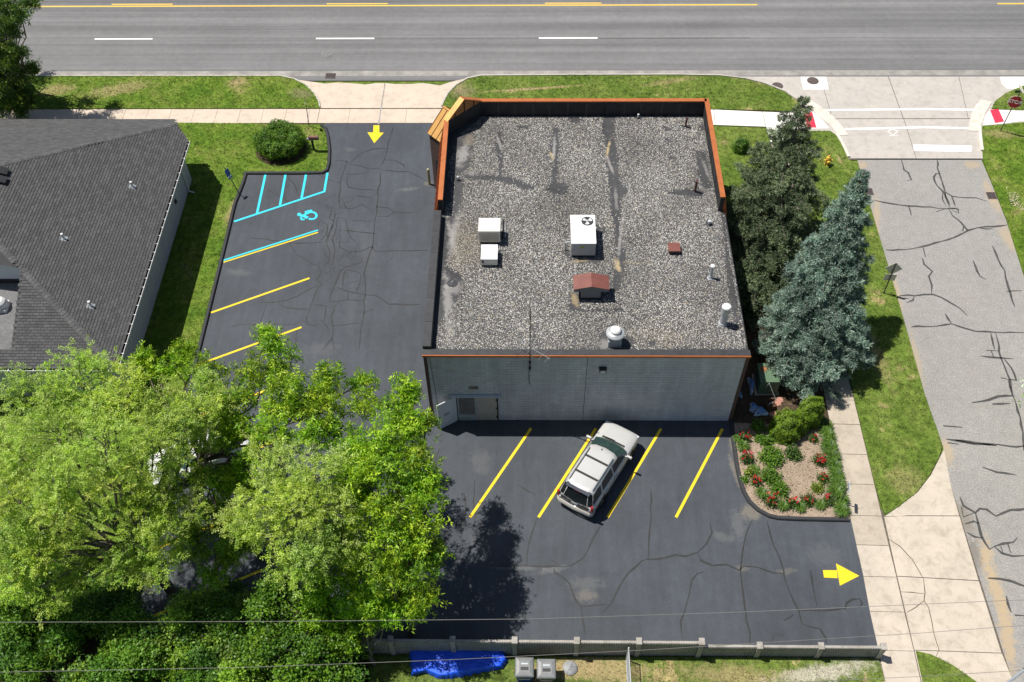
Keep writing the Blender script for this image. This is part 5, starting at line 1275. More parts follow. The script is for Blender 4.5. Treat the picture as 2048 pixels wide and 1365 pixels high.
# ================================================================== yard things behind the fence
def cart(x, y, bodymat, lab):
    p = G(x, y); t = thing('wheeled_bin', lab, 'bin', p, group='wheeled bins behind the fence')
    lidm = plain('bin_lid', (.20,.205,.21), .45, 0, .12, 5); gry = plain('bin_dark', (.035,.035,.037), .6)
    m = MB(); v = []
    for z, hx, hy0, hy1 in ((.10, .28, -.25, .29), (.95, .36, -.34, .38)):
        v += [(p.x-hx, p.y+hy0, z), (p.x+hx, p.y+hy0, z), (p.x+hx, p.y+hy1, z), (p.x-hx, p.y+hy1, z)]
    m.add(v, [(3,2,1,0), (4,5,6,7), (0,1,5,4), (1,2,6,5), (2,3,7,6), (3,0,4,7)]); m.build('body', bodymat, t, bevel=.03)
    m = MB(); v = []; rows = []
    for k, (s_, z) in enumerate(((1, .965), (1, 1.0), (.9, 1.05), (.55, 1.085))):
        for sx, sy in ((-1,-1), (1,-1), (1,1), (-1,1)): v.append((p.x+sx*.39*s_, p.y+.02+sy*.41*s_, z))
    m.add(v, [(k*4+i, k*4+(i+1)%4, (k+1)*4+(i+1)%4, (k+1)*4+i) for k in range(3) for i in range(4)]+[(12,13,14,15)]); lid = m.build('lid', lidm, t, bevel=.03)
    MB().box(p.x-.16, p.y-.13, 1.088, p.x+.16, p.y+.0, 1.094).build('lid_recess', gry, lid)
    MB().box(p.x-.14, p.y+.10, 1.088, p.x+.14, p.y+.16, 1.095).build('lid_label', plain('bin_label', (.5,.55,.58), .5), lid)
    MB().tube([(p.x-.22, p.y-.38, .95), (p.x-.22, p.y-.47, .97), (p.x+.22, p.y-.47, .97), (p.x+.22, p.y-.38, .95)], .018, 7).build('handle', gry, t)
    for sx in (-1, 1):
        MB().tube([(p.x+sx*.25, p.y-.26, .12), (p.x+sx*.31, p.y-.26, .12)], .12, 14).build('wheel', gry, t)
        MB().box(p.x+sx*.16-.012, p.y-.40, .5, p.x+sx*.16+.012, p.y-.31, .95).build('rib', gry, t)
cart(1049, 1353, plain('bin_blue', (.02,.10,.42), .5, 0, .1, 4), 'grey lidded wheeled bin with blue body, beside the blue tarp')
cart(1092, 1356, plain('bin_grey', (.16,.165,.17), .5, 0, .1, 4), 'all grey wheeled bin next to the one with the blue body')
p = G(1140, 1338); t = thing('fire_pit_lid', 'low round grey cone shaped lid lying by the bins', 'lid', p)
MB().lathe(p, [(.30, .07), (.31, .12), (.24, .18), (.05, .27), (.02, .30)], 28).build('cone', plain('lid_grey', (.33,.33,.34), .6, .1, .15, 5), t)
for k in range(6):
    a = k*1.047; MB().beam(p+Vector((.05*math.cos(a), .05*math.sin(a), .285)), p+Vector((.29*math.cos(a), .29*math.sin(a), .16)), .012, .012).build('rib', metal_grey, t)
MB().lathe(p, [(.26, .0), (.27, .065)], 24).build('base', metal_dark, t)
# blue tarp over a stack
tp = gp([(822,1298),(870,1298),(935,1300),(1003,1303),(1010,1316),(1000,1331),(950,1339),(905,1347),(880,1350),(852,1338),(827,1345)], .42)
tq = np.array([(q.x, q.y) for q in tp]); cx_, cy_ = tq.mean(0); nx, ny = 70, 26
lo, hi = tq.min(0), tq.max(0); gx = np.linspace(lo[0], hi[0], nx); gy = np.linspace(lo[1], hi[1], ny)
nz_ = rng.normal(0, 1, (nx, ny)); v = []; f = []
per = [Vector((*a, 0)).lerp(Vector((*b, 0)), k/9) for a, b in zip(tq, np.roll(tq, -1, 0)) for k in range(9)]
np_ = len(per); cc = Vector((cx_, cy_, 0))
NR = 16
for r_i in range(NR+1):                                    # rings from the skirt hem inwards
    for k, q in enumerate(per):
        s_ = 1-max(0, r_i-3)/(NR-3)*.985; right = max(0, (q.x-(lo[0]+.70*(hi[0]-lo[0])))/(.30*(hi[0]-lo[0])))
        if r_i <= 3:
            out = (q-cc).normalized(); fold = .05*math.sin(k*1.9)+.03*math.sin(k*4.3); z = (.06, .20, .33, .40)[r_i]; p_ = q+out*((.10, .07, .035, 0)[r_i]+fold*(1-r_i/3))
        else:
            p_ = cc+Vector(((q.x-cx_)*s_, (q.y-cy_)*s_, 0)); z = .415+.03*math.sin(p_.x*2.1+.6)+.012*math.sin(p_.x*7+p_.y*5)+nz_[(k*3+r_i) % nx, r_i % ny]*(.003+.035*right*s_)
        v.append((p_.x, p_.y, z))
for r_i in range(NR):
    for k in range(np_): f.append((r_i*np_+k, r_i*np_+(k+1) % np_, (r_i+1)*np_+(k+1) % np_, (r_i+1)*np_+k))
f.append(tuple(NR*np_+k for k in range(np_)))
t = thing('blue_tarp', 'bright blue tarpaulin draped over a stack behind the fence', 'tarp', (cx_, cy_, 0))
m = MB(); m.add(v, f); o = m.build('sheet', plain('tarp_blue', (.008, .10, .80), .55, 0, .15, 3), t, smooth=True)
MB().box(lo[0]+.5, lo[1]+.45, .02, hi[0]-.6, hi[1]-.3, .34).build('covered_stack', plain('lumber', (.25,.18,.1), .9), t)
MB().tube([G(985,1338,.15), G(990,1352,.03), G(972,1352,.03)], .02, 6).build('loose_end', metal_grey, t)
# chain-link gate panel standing edge-on
a, b = G(1252, 1321), G(1258, 1420)
t = thing('chain_link_panel', 'pale chain link fence panel standing edge on behind the concrete fence', 'fence panel', a)
ah_ = 1.35; dd = (b-a).normalized(); L = (b-a).length
for q in (a, a+dd*L): MB().tube([q, q+Vector((0,0,ah_+.05))], .03, 8).build('post', galv, t)
for z in (.08, ah_): MB().tube([a+Vector((0,0,z)), a+dd*L+Vector((0,0,z))], .02, 6).build('rail', galv, t)
m = MB(); k = -int(ah_/.09)
while k*.09 < L:
    for sg in (1, -1):
        s0 = k*.09; z0, z1 = .08, ah_
        u0, u1 = (s0, s0+(z1-z0)) if sg > 0 else (s0+(z1-z0), s0)
        pa, pb = [u0, z0], [u1, z1]
        lo_, hi_ = 0, 1
        def cl(u): return (u-u0)/(u1-u0)
        ts = sorted((cl(0), cl(L))); lo_, hi_ = max(0, ts[0]), min(1, ts[1])
        if hi_-lo_ > .03: m.tube([a+dd*(u0+(u1-u0)*lo_)+Vector((0,0,z0+(z1-z0)*lo_)), a+dd*(u0+(u1-u0)*hi_)+Vector((0,0,z0+(z1-z0)*hi_))], .004, 3, False)
    k += 1
m.build('wire_mesh', galv, t)

# ================================================================== signs and street furniture
def sign_text(txt, size, mat, parent, matrix, name='lettering'):
    c = bpy.data.curves.new(name, 'FONT'); c.body = txt; c.size = size; c.align_x = 'CENTER'; c.align_y = 'CENTER'; c.extrude = .003; c.offset = size*.012
    o = bpy.data.objects.new(name, c); COL.objects.link(o); bpy.context.view_layer.update()
    me = bpy.data.meshes.new_from_object(o.evaluated_get(bpy.context.evaluated_depsgraph_get())); bpy.data.objects.remove(o)
    me.transform(matrix); me.materials.clear(); me.materials.append(mat); me.name = name
    q = bpy.data.objects.new(name, me); COL.objects.link(q); q.parent = parent; return q
def frame(nrm):
    nrm = Vector(nrm).normalized(); x = Vector((0,0,1)).cross(nrm).normalized(); y = nrm.cross(x); return x, y, nrm
def plate(parent, c, nrm, outline, mat, name, th=.012):
    x, y, n = frame(nrm); m = MB(); P = [Vector(c)+x*a+y*b for a, b in outline]; k = len(P)
    m.add([p+n*th/2 for p in P]+[p-n*th/2 for p in P], [tuple(range(k)), tuple(range(2*k-1, k-1, -1))]+[(i, k+i, k+(i+1)%k, (i+1)%k) for i in range(k)])
    return m.build(name, mat, parent)
postm = plain('sign_post', (.10,.11,.11), .6, .3, .2, 6)
sign_back = plain('sign_back', (.72,.68,.60), .55, 0, .12, 4)
# stop sign
sp_ = G(1999.7, 264); t = thing('stop_sign', 'red octagonal stop sign on a slim post at the corner', 'stop sign', sp_)
MB().tube([sp_, sp_+Vector((.06, .0, 2.95))], .03, 8).build('post', postm, t)
sn = Vector((-.35, -.94, .12)).normalized(); sc = sp_+Vector((.05, 0, 2.32))+sn*.05
oct_ = [(.40*math.cos(a), .40*math.sin(a)) for a in [math.pi/8+k*math.pi/4 for k in range(8)]]
redm = plain('stop_red', (.36,.010,.018), .45, 0, .05, 3); whs = plain('sign_white', (.80,.80,.80), .5, 0, .02)
plate(t, sc, sn, [(a*1.05, b*1.05) for a, b in oct_], whs, 'border'); fc_ = plate(t, sc+sn*.010, sn, [(a*.99, b*.99) for a, b in oct_], redm, 'face')
x_, y_, n_ = frame(sn); Mx = Matrix(((x_.x, y_.x, n_.x, 0), (x_.y, y_.y, n_.y, 0), (x_.z, y_.z, n_.z, 0), (0, 0, 0, 1)))
loc = sc+sn*.021-base_of(t); Mx.translation = loc
sign_text('STOP', .31, whs, t, Mx)
gm = plain('street_green', (.012,.05,.035), .5, 0, .1)
bt = sp_+Vector((.06, 0, 2.98)); 
MB().obox(bt+Vector((.10, 0, .09)), (1, .06, 0), (-.06, 1, 0), (0,0,1), .42, .008, .09).build('street_name_blade', gm, t)
MB().obox(bt+Vector((0, .0, .27)), (.06, -1, 0), (1, .06, 0), (0,0,1), .38, .008, .08).build('street_name_blade', sign_back, t)
MB().tube([bt, bt+Vector((0,0,.36))], .022, 8).build('bracket', white_metal, t)
# warning signs seen from behind
wb = G(1766.5, 588); t = thing('warning_sign', 'diamond and square road signs seen from behind by the street edge', 'road sign', wb)
MB().tube([wb, wb+Vector((.0, 0, 2.42))], .034, 8).build('post', postm, t)
wn = Vector((.10, 1, 0)).normalized()
plate(t, wb+wn*.045+Vector((0,0,1.98)), wn, [(0,.45),(.45,0),(0,-.45),(-.45,0)], sign_back, 'diamond_plate'); plate(t, wb+wn*.045+Vector((0,0,1.28)), wn, [(.30,.24),(-.30,.24),(-.30,-.24),(.30,-.24)], sign_back, 'square_plate')
# accessible parking sign
ab_ = G(480, 391); t = thing('parking_sign', 'leaning blue accessible parking sign at the lawn edge', 'sign', ab_)
top = G(446, 338, 2.1); top = Vector((ab_.x-.45, ab_.y+.1, 2.1))
MB().tube([ab_, top], .028, 8).build('post', postm, t); ax = (top-ab_).normalized()
blue = plain('sign_blue', (.06,.14,.42), .4, 0, .05); pn_ = Vector((.80, -.5, .2)).normalized()
plate(t, ab_+ax*1.75+pn_*.035, pn_, [(.15,.23),(-.15,.23),(-.15,-.23),(.15,-.23)], blue, 'plate')
plate(t, ab_+ax*1.40+pn_*.035, pn_, [(.15,.08),(-.15,.08),(-.15,-.08),(.15,-.08)], plain('sign_pale', (.35,.42,.55), .5), 'small_plate')
# grey sign post by the sidewalk
nb = G(618.5, 254.5); t = thing('sign_post', 'dark post with narrow edge on sign beside the round bush', 'sign post', nb)
MB().tube([nb, nb+Vector((.12, -.05, 2.0))], .025, 8).build('post', postm, t)
plate(t, nb+Vector((.10, -.08, 1.72)), (1, .25, 0), [(.15,.23),(-.15,.23),(-.15,-.23),(.15,-.23)], sign_back, 'plate')
# mailbox
mbp = G(628.5, 302); t = thing('mailbox', 'small rusty mailbox on a dark post beside the round bush', 'mailbox', mbp)
MB().box(mbp.x-.06, mbp.y-.05, 0, mbp.x+.06, mbp.y+.05, .95).build('post', plain('post_dark', (.03,.04,.035), .7), t)
m = MB(); v = []
for x in (-.18, .42):
    for a in np.linspace(0, math.pi, 9): v.append((mbp.x+x, mbp.y+.11*math.cos(a), 1.06+.12*math.sin(a)))
    v += [(mbp.x+x, mbp.y-.11, .95), (mbp.x+x, mbp.y+.11, .95)]
m.add(v, [tuple(range(11)), tuple(range(21, 10, -1))]+[(i, 11+i, 11+(i+1)%11, (i+1)%11) for i in range(11)]); m.build('box', plain('mail_rust', (.22,.10,.075), .6, .1, .3, 8), t)
MB().box(mbp.x-.30, mbp.y-.05, .93, mbp.x-.185, mbp.y+.05, .98).build('bracket', metal_grey, t)
MB().box(mbp.x-.2, mbp.y-.115, .94, mbp.x+.44, mbp.y+.115, .949).build('tray', white_metal, t)
# small white sign by the flower bed
eb = G(1680, 1006); t = thing('notice_sign', 'small white notice sign on a dark leaning post beside the flower bed', 'sign', eb)
et = eb+Vector((.03, 0, 1.75)); MB().tube([eb, et], .026, 8).build('post', postm, t)
en = Vector((-1, .18, 0)).normalized(); pc = et+en*.035+Vector((0, -.06, -.15)); plate(t, pc, en, [(.25,.15),(-.25,.15),(-.25,-.15),(.25,-.15)], whs, 'plate')
x_, y_, n_ = frame(en)
for k, (a, b, wd) in enumerate(((-.12,.08,.06), (.08,.08,.08), (-.05,0,.14), (.15,0,.03), (-.1,-.08,.05), (.08,-.08,.07))):
    MB().obox(pc+n_*.0095+x_*a+y_*b, x_, y_, n_, wd, .022, .002).build('print_mark', plain('print_blue', (.10,.14,.22), .6), t)
MB().box(eb.x+.12, eb.y-.42, 0, eb.x+.15, eb.y-.39, .55).build('old_stake', postm, t)
# hydrant
hp = G(1653, 331); t = thing('fire_hydrant', 'yellow fire hydrant in the grass by the dark spruce', 'hydrant', hp)
hy = plain('hydrant_yellow', (.72,.45,.06), .5, 0, .15, 6)
MB().lathe(hp, [(.17, 0), (.17, .06), (.12, .08), (.115, .48), (.15, .50), (.15, .54)], 18).build('barrel', hy, t)
MB().lathe(hp+Vector((0,0,.541)), [(.14, 0), (.12, .10), (.06, .16), (.05, .17), (.05, .22)], 18).build('bonnet', hy, t)
for dx, dy, r_ in ((.16, 0, .055), (-.16, 0, .055), (0, -.17, .075)):
    nz1 = MB().tube([hp+Vector((dx*.5, dy*.5, .40)), hp+Vector((dx*1.25, dy*1.25, .40))], r_, 12).build('nozzle', hy, t)
    MB().tube([hp+Vector((dx*1.26, dy*1.26, .40)), hp+Vector((dx*1.55, dy*1.55, .40))], r_*1.25, 8).build('cap', hy, nz1)
MB().box(hp.x-.42, hp.y+.22, 0, hp.x-.34, hp.y+.30, .25).build('marker_stub', plain('marker_yellow', (.70,.65,.20), .6), t)

# manholes and drains
def manhole(x, y, r_, lab, z=.012, mat=None):
    p = G(x, y); p.z = z; mt = mat or iron; t = thing('manhole_cover', lab, 'manhole', p)
    MB().lathe(p, [(r_, -.01), (r_, .010), (r_*.90, .011)], 28).build('frame', mt, t)
    c = MB().lathe(p+Vector((0,0,.0115)), [(r_*.87, 0), (r_*.87, .006)], 26).build('lid', mt, t)
    for k in range(-3, 4):
        L_ = math.sqrt(max(0, (r_*.8)**2-(k*r_*.24)**2))
        if L_ > .03: MB().box(p.x-L_, p.y+k*r_*.24-.015, z+.0176, p.x+L_, p.y+k*r_*.24+.015, z+.0235).build('tread_bar', mt, c)
manhole(654, 108, .42, 'round manhole cover in the main road above the drive', .002, plain('iron_grey', (.20,.20,.20), .7, .2, .3, 9))
manhole(1555, 172.5, .36, 'round manhole cover at the edge of the corner verge')
manhole(1625.5, 162.5, .38, 'round manhole cover in the bright concrete patch', .022)
manhole(1557, 1258, .34, 'dark manhole cover sealed over in the parking lot', .004, lot_mat)
def grate(x, y, wx, wy, lab, z=.006):
    p = G(x, y); p.z = z; t = thing('storm_drain', lab, 'drain', p)
    MB().box(p.x-wx, p.y-wy, z-.02, p.x+wx, p.y+wy, z+.004).build('pit', black_felt, t)
    m = MB(); m.box(p.x-wx, p.y-wy, z+.005, p.x+wx, p.y-wy+.04, z+.025); m.box(p.x-wx, p.y+wy-.04, z+.005, p.x+wx, p.y+wy, z+.025); m.box(p.x-wx, p.y-wy+.041, z+.005, p.x-wx+.04, p.y+wy-.041, z+.025); m.box(p.x+wx-.04, p.y-wy+.041, z+.005, p.x+wx, p.y+wy-.041, z+.025); m.build('frame', iron, t)
    k = p.x-wx+.09
    while k < p.x+wx-.06: MB().box(k, p.y-wy+.041, z+.006, k+.035, p.y+wy-.041, z+.023).build('bar', iron, t); k += .085
grate(661, 152.5, .33, .26, 'iron storm drain grate at the kerb of the main road')
grate(1983, 392, .26, .28, 'iron storm drain grate at the right edge of the side street')
grate(1738, 384, .22, .28, 'iron storm drain grate at the left edge of the side street')

# utility box, stake, planter, bags
zt = solve_top(1541, 764, 790, 0.0); x0, x1 = G(1521.5, 764, zt).x, G(1562, 764, zt).x; y0 = G(1541, 790).y; y1 = G(1530, 727, zt).y
t = thing('transformer_box', 'green metal utility box under the blue spruce', 'utility box', ((x0+x1)/2, y0, 0))
grn = plain('utility_green', (.10,.17,.10), .6, 0, .15, 3)
MB().box(x0, y0, .08, x1, y1, zt-.06).build('cabinet', grn, t, bevel=.015); MB().box(x0-.02, y0-.02, zt-.059, x1+.02, y1+.02, zt).build('lid', grn, t, bevel=.015); MB().box(x0-.1, y0-.08, 0, x1+.1, y1+.1, .078).build('pad', conc_walk, t)
MB().box((x0+x1)/2-.006, y0-.006, .12, (x0+x1)/2+.006, y0-.001, zt-.1).build('door_seam', metal_dark, t)
MB().box((x0+x1)/2+.05, y0-.04, .6, (x0+x1)/2+.09, y0-.001, .75).build('latch', metal_dark, t)
blot(G(1528, 738, zt), .22, .18, .3, zt+.004, t, plain('needle_litter', (.30,.14,.06), .95, 0, .4, 14), 'needle_litter')
sa = G(1553, 803); t = thing('garden_stake', 'thin white stake leaning on the green utility box', 'stake', sa)
MB().tube([sa, Vector((G(1538.5, 767, 1.05).x, y0-.04, 1.05))], .016, 6).build('rod', white_metal, t)
MB().tube([Vector((G(1538.5, 767, 1.05).x, y0-.04, 1.04)), Vector((G(1538.5, 767, 1.05).x-.12, y0-.06, .72))], .008, 5).build('string', white_metal, t)
pp = G(1539, 815); t = thing('garden_planter', 'small brown square planter with pale scroll, in front of the utility box', 'planter', pp)
brn = plain('planter_brown', (.11,.055,.035), .7, 0, .2, 6)
for dx, dy, hx, hy_ in ((-.19, 0, .02, .2), (.19, 0, .02, .2), (0, -.19, .17, .02), (0, .19, .17, .02)): MB().box(pp.x+dx-hx, pp.y+dy-hy_, 0, pp.x+dx+hx, pp.y+dy+hy_, .38 if dy <= 0 else .5).build('side_board', brn, t)
MB().box(pp.x-.169, pp.y-.169, .0, pp.x+.169, pp.y+.169, .2).build('soil', soil_dark, t)
m = MB()
for k in range(3): m.tube([pp+Vector((-.12+.03*k, -.02, .22)), pp+Vector((-.08+.05*k, 0, .42)), pp+Vector((.02+.05*k, .02, .3)), pp+Vector((.10, .02, .44))], .012, 5)
m.build('scroll', white_metal, t)
for x, y in ((1556, 806), (1546, 829), (1560, 800)): blot(G(x, y, Z_LAWN+.004), .18, .16, .2, Z_LAWN+.006+random.random()*.003, bed, plain('paver_pink', (.45,.22,.17), .9, 0, .3, 12), 'brick_chip_patch')
def bag(x, y, rx, ry, rz, lab, seed):
    p = G(x, y, Z_LAWN); t = thing('plastic_bag', lab, 'plastic bag', p, group='plastic bags in the shady bed'); r2 = np.random.default_rng(seed); nu, nv = 22, 12; v = []; f = []
    for j in range(nv+1):
        for i in range(nu):
            a = 6.2832*i/nu; b = math.pi/2*j/nv; k = 1+.35*math.sin(3*a+seed)*math.cos(b)+r2.normal(0, .10)
            v.append((p.x+rx*k*math.cos(a)*math.cos(b), p.y+ry*k*math.sin(a)*math.cos(b), Z_LAWN+rz*math.sin(b)*(1+r2.normal(0, .25))+.01))
    for j in range(nv):
        for i in range(nu): f.append((j*nu+i, j*nu+(i+1)%nu, (j+1)*nu+(i+1)%nu, (j+1)*nu+i))
    m = MB(); m.add(v, f); m.build('crumpled_sheet', plain('bag_plastic', (.50,.62,.74), .35, 0, .25, 9), t)
    m = MB(); m.add([(q[0], q[1], q[2]+.06) for q in v[nu*6:nu*7]]+[(p.x, p.y, Z_LAWN+rz*1.5)], [(i, (i+1)%nu, nu) for i in range(nu)]); m.build('knot', plain('bag_blue', (.16,.32,.62), .4, 0, .3, 12), t)
bag(1502, 772, .15, .42, .28, 'long pale blue plastic bag beside the building corner', 1); bag(1507, 817, .2, .22, .2, 'crumpled blue white plastic bag, left one near the brown planter', 2); bag(1521, 826, .28, .22, .22, 'crumpled blue white plastic bag, right one near the brown planter', 3)
bag(1479, 790, .10, .2, .15, 'small pale plastic bag tucked against the building corner', 4)
p = G(2029, 402, Z_LAWN); t = thing('straw_patch', 'ragged clump of pale dead straw in the corner lawn', 'straw', p)
dd_ = rdir(260, .4); P0 = np.array(p)+rng.normal(0, 1, (260, 3))*np.array([.18, .4, 0]); V, F = blades(P0, dd_, rdir(260, .3), rng.uniform(.1, .22, 260), rng.uniform(.02, .04, 260)); tag(fastmesh('stalks', V, F, plain('straw', (.70,.64,.44), .9, 0, .2, 8), t), kind='stuff')

# ================================================================== overhead wires
def wire(pts, zs, r_, lab, name='overhead_wire'):
    P = [G(x, y, z) for (x, y), z in zip(pts, zs)]; d0 = (P[0]-P[1]).normalized(); d1 = (P[-1]-P[-2]).normalized()
    P = [P[0]+d0*14]+P+[P[-1]+d1*14]; t = thing(name, lab, 'wire', P[len(P)//2], group='overhead wires')
    MB().tube(P, r_*.62, 5).build('conductor', plain('wire_metal', (.22,.21,.20), .6, .1, .1), t)
wire([(0,1245),(530,1243.5),(1060,1238.5),(1500,1224),(2048,1200)], [9.4]*5, .014, 'uppermost of the overhead wires along the rear fence')
wire([(0,1345),(500,1335),(900,1320),(1300,1300),(1850,1266),(2048,1251)], [6.2]*6, .014, 'middle overhead wire, passing above the blue tarp and bins')
wire([(1500,1369),(1700,1360),(1850,1353),(2048,1341)], [4.6]*4, .014, 'lowest overhead wire near the bottom right corner')
up = G(2085, 1375, 0); t = thing('utility_pole', 'silver lamp arm of a utility pole poking in at the bottom right corner', 'utility pole', (19.0, 11.6, 0))
q = Vector((19.0, 11.6, 0)); MB().tube([q, q+Vector((0,0,10.5))], [.17, .12], 12).build('pole', bark, t)
pa_, pb_ = G(2012, 1368, 7.2), G(2052, 1338, 7.2)
arm = MB().tube([q+Vector((0,0,6.6)), q.lerp(pb_, .5)+Vector((0,0,3.4)), pb_, pa_, pa_+(pa_-pb_)*.8], .05, 10).build('lamp_arm', plain('aluminium', (.62,.65,.68), .35, .6, .05), t)
MB().obox(pa_+(pa_-pb_)*1.1, (pa_-pb_), (pa_-pb_).cross(Vector((0,0,1))), (0,0,1), .3, .13, .08).build('lamp_head', metal_grey, arm, bevel=.03)
MB().obox(pb_+Vector((0,0,.02)), (1,.2,0), (-.2,1,0), (0,0,1), .09, .04, .04).build('clamp', rust, arm)
# ================================================================== vegetation
def tri_tube(m, pts, r0, r1, n=7):
    k = len(pts); m.tube(pts, [r0+(r1-r0)*i/(k-1) for i in range(k)], n)
def bez(a, b, lift, n=6, wob=.12):
    a, b = Vector(a), Vector(b); L = (b-a).length; c = (a+b)/2+Vector((0, 0, lift)); out = []
    for i in range(n+1):
        t = i/n; p = a*(1-t)**2+c*2*t*(1-t)+b*t*t
        if 0 < i < n: p += Vector((random.gauss(0, 1), random.gauss(0, 1), random.gauss(0, .6)))*wob*L*.06
        out.append(p)
    return out
def leaves_spray(P, D, kind):
    """P (n,3) twig bases, D (n,3) twig directions -> leaf quads"""
    n = len(P); out = []
    if kind == 'feather':                       # pinnate sprays, drooping
        m = 13; L = rng.uniform(.26, .48, n)
        t = np.tile(np.linspace(.12, 1, m), n); i = np.repeat(np.arange(n), m)
        q = P[i]+D[i]*(L[i]*t)[:, None]; q[:, 2] -= .22*L[i]*t**2
        s = np.cross(D, np.array([0, 0, 1.])); s /= np.maximum(np.linalg.norm(s, axis=1, keepdims=True), 1e-3)
        sg = np.where(np.arange(len(q)) % 2, 1., -1.)[:, None]
        d = s[i]*sg+D[i]*.55+rng.normal(0, .28, (len(q), 3)); d[:, 2] -= .12
        nn = np.array([0, 0, 1.])+rng.normal(0, .45, (len(q), 3))
        return blades(q, d, nn, rng.uniform(.075, .125, len(q)), rng.uniform(.028, .042, len(q)))+(i,)
    if kind == 'star':                          # rosettes of pointed leaflets at the twig ends
        m = 9; i = np.repeat(np.arange(n), m); a = np.tile(np.arange(m)*2*np.pi/m, n)+rng.uniform(0, 6, n)[i]
        u = np.cross(D, rdir(n)); u /= np.maximum(np.linalg.norm(u, axis=1, keepdims=True), 1e-3); v = np.cross(D, u)
        d = u[i]*np.cos(a)[:, None]+v[i]*np.sin(a)[:, None]+D[i]*rng.uniform(.1, .8, len(i))[:, None]; d[:, 2] -= .15
        q = P[i]+rng.normal(0, .05, (len(i), 3)); nn = D[i]+rng.normal(0, .4, (len(i), 3))
        return blades(q, d, nn, rng.uniform(.13, .22, len(i)), rng.uniform(.040, .062, len(i)), .12)+(i,)
    m = 7; i = np.repeat(np.arange(n), m)       # broad round leaves
    q = P[i]+rng.normal(0, .11, (len(i), 3)); d = rdir(len(i), .1)+D[i]*.5; nn = np.array([0, 0, 1.])+rng.normal(0, .5, (len(i), 3))
    return blades(q, d, nn, rng.uniform(.10, .17, len(i)), rng.uniform(.065, .11, len(i)), .08)+(i,)
def tree(name, label, base, fork_z, lobes, kind, pal, tr=.22, dens=26, lean=None, group=None, twigs=True):
    """lobes: (px, py, z, r) - photo pixel at height z, radius in metres"""
    base = Vector(base); t = thing(name, label, 'tree', base, group=group)
    fork = Vector(lean) if lean is not None else base+Vector((0, 0, fork_z))
    m = MB(); tri_tube(m, bez(base, fork, 0, 6, .4), tr, tr*.62, 9); m.build('trunk', bark, t)
    br = MB(); PP = []; DD = []; TT = []
    for (px, py, z, r_) in lobes:
        tn_ = np.array([random.uniform(.86, 1.06), 1.0, random.uniform(.8, 1.2)])*random.uniform(.80, 1.18); c = G(px, py, z); lp = bez(fork, c-Vector((0, 0, r_*.35)), .5, 5, .6); tri_tube(br, lp, tr*.34, .028, 6)
        n = max(14, int(dens*r_*r_)); d = rdir(n, .55); rad = r_*rng.uniform(.45, 1.0, n)**.6
        tips = np.array(c)+d*rad[:, None]*np.array([1, 1, .72])
        for k in range(n):
            tip = Vector(tips[k]); st = lp[-1].lerp(lp[-2], rng.random()*.6) if k % 3 else lp[-1]
            if twigs and k % 2 == 0: tri_tube(br, [st, st.lerp(tip, .55)+Vector((0, 0, .12)), tip], .020, .006, 4)
            w_ = 9; a = np.array(st.lerp(tip, .45)); b = np.array(tip); tt = rng.uniform(.15, 1.1, w_)[:, None]
            PP.append(a+(b-a)*tt+rng.normal(0, .17, (w_, 3))); TT.append(np.tile(tn_, (w_, 1))); dv = (b-a)/max(1e-3, np.linalg.norm(b-a))
            dr = dv+rng.normal(0, .65, (w_, 3)); dr[:, 2] -= .1; DD.append(dr/np.linalg.norm(dr, axis=1, keepdims=True))
    tag(br.build('branches', bark, t), kind='stuff')
    P = np.concatenate(PP); D = np.concatenate(DD); TT = np.concatenate(TT); V, F, i = leaves_spray(P, D, kind)
    pal = np.array(pal); base_c = pal[rng.integers(0, len(pal), len(P))]*rng.uniform(.8, 1.2, (len(P), 1))*TT
    col = base_c[i]*rng.uniform(.78, 1.22, (len(i), 1))*np.array([.93, .95, .85]); col = np.repeat(col, 4, 0)
    fastmesh('crown', V, F, leaf_mat, t, col); return t
P_FEATH = [(.33, .47, .036), (.41, .53, .06), (.24, .38, .03), (.48, .58, .12)]
P_STAR = [(.25, .42, .022), (.34, .51, .028), (.46, .60, .045), (.16, .31, .02)]
P_OLIVE = [(.33, .46, .045), (.41, .52, .08), (.24, .36, .04), (.47, .57, .14)]
P_LIME = [(.30, .50, .022), (.40, .58, .028), (.22, .40, .02)]
P_DARK = [(.10, .23, .02), (.15, .30, .026), (.22, .37, .034), (.065, .16, .018)]
GR = 'leafy trees crowding the lower left corner'
def more(lobes, n=2, f=.72, off=.85, seed=1, dz=0):
    """break each crown lobe into smaller uneven ones"""
    r2 = random.Random(seed); lobes = [(x, y, z+dz, r_) for x, y, z, r_ in lobes]; out = list(lobes)
    for (x, y, z, r_) in lobes:
        for k in range(n):
            a = r2.uniform(0, 6.28); sc = 55*r_*off
            out.append((x+sc*math.cos(a), y+sc*.8*math.sin(a), z-r2.uniform(.1, .9)*r_, r_*f*r2.uniform(.75, 1.15)))
    return out
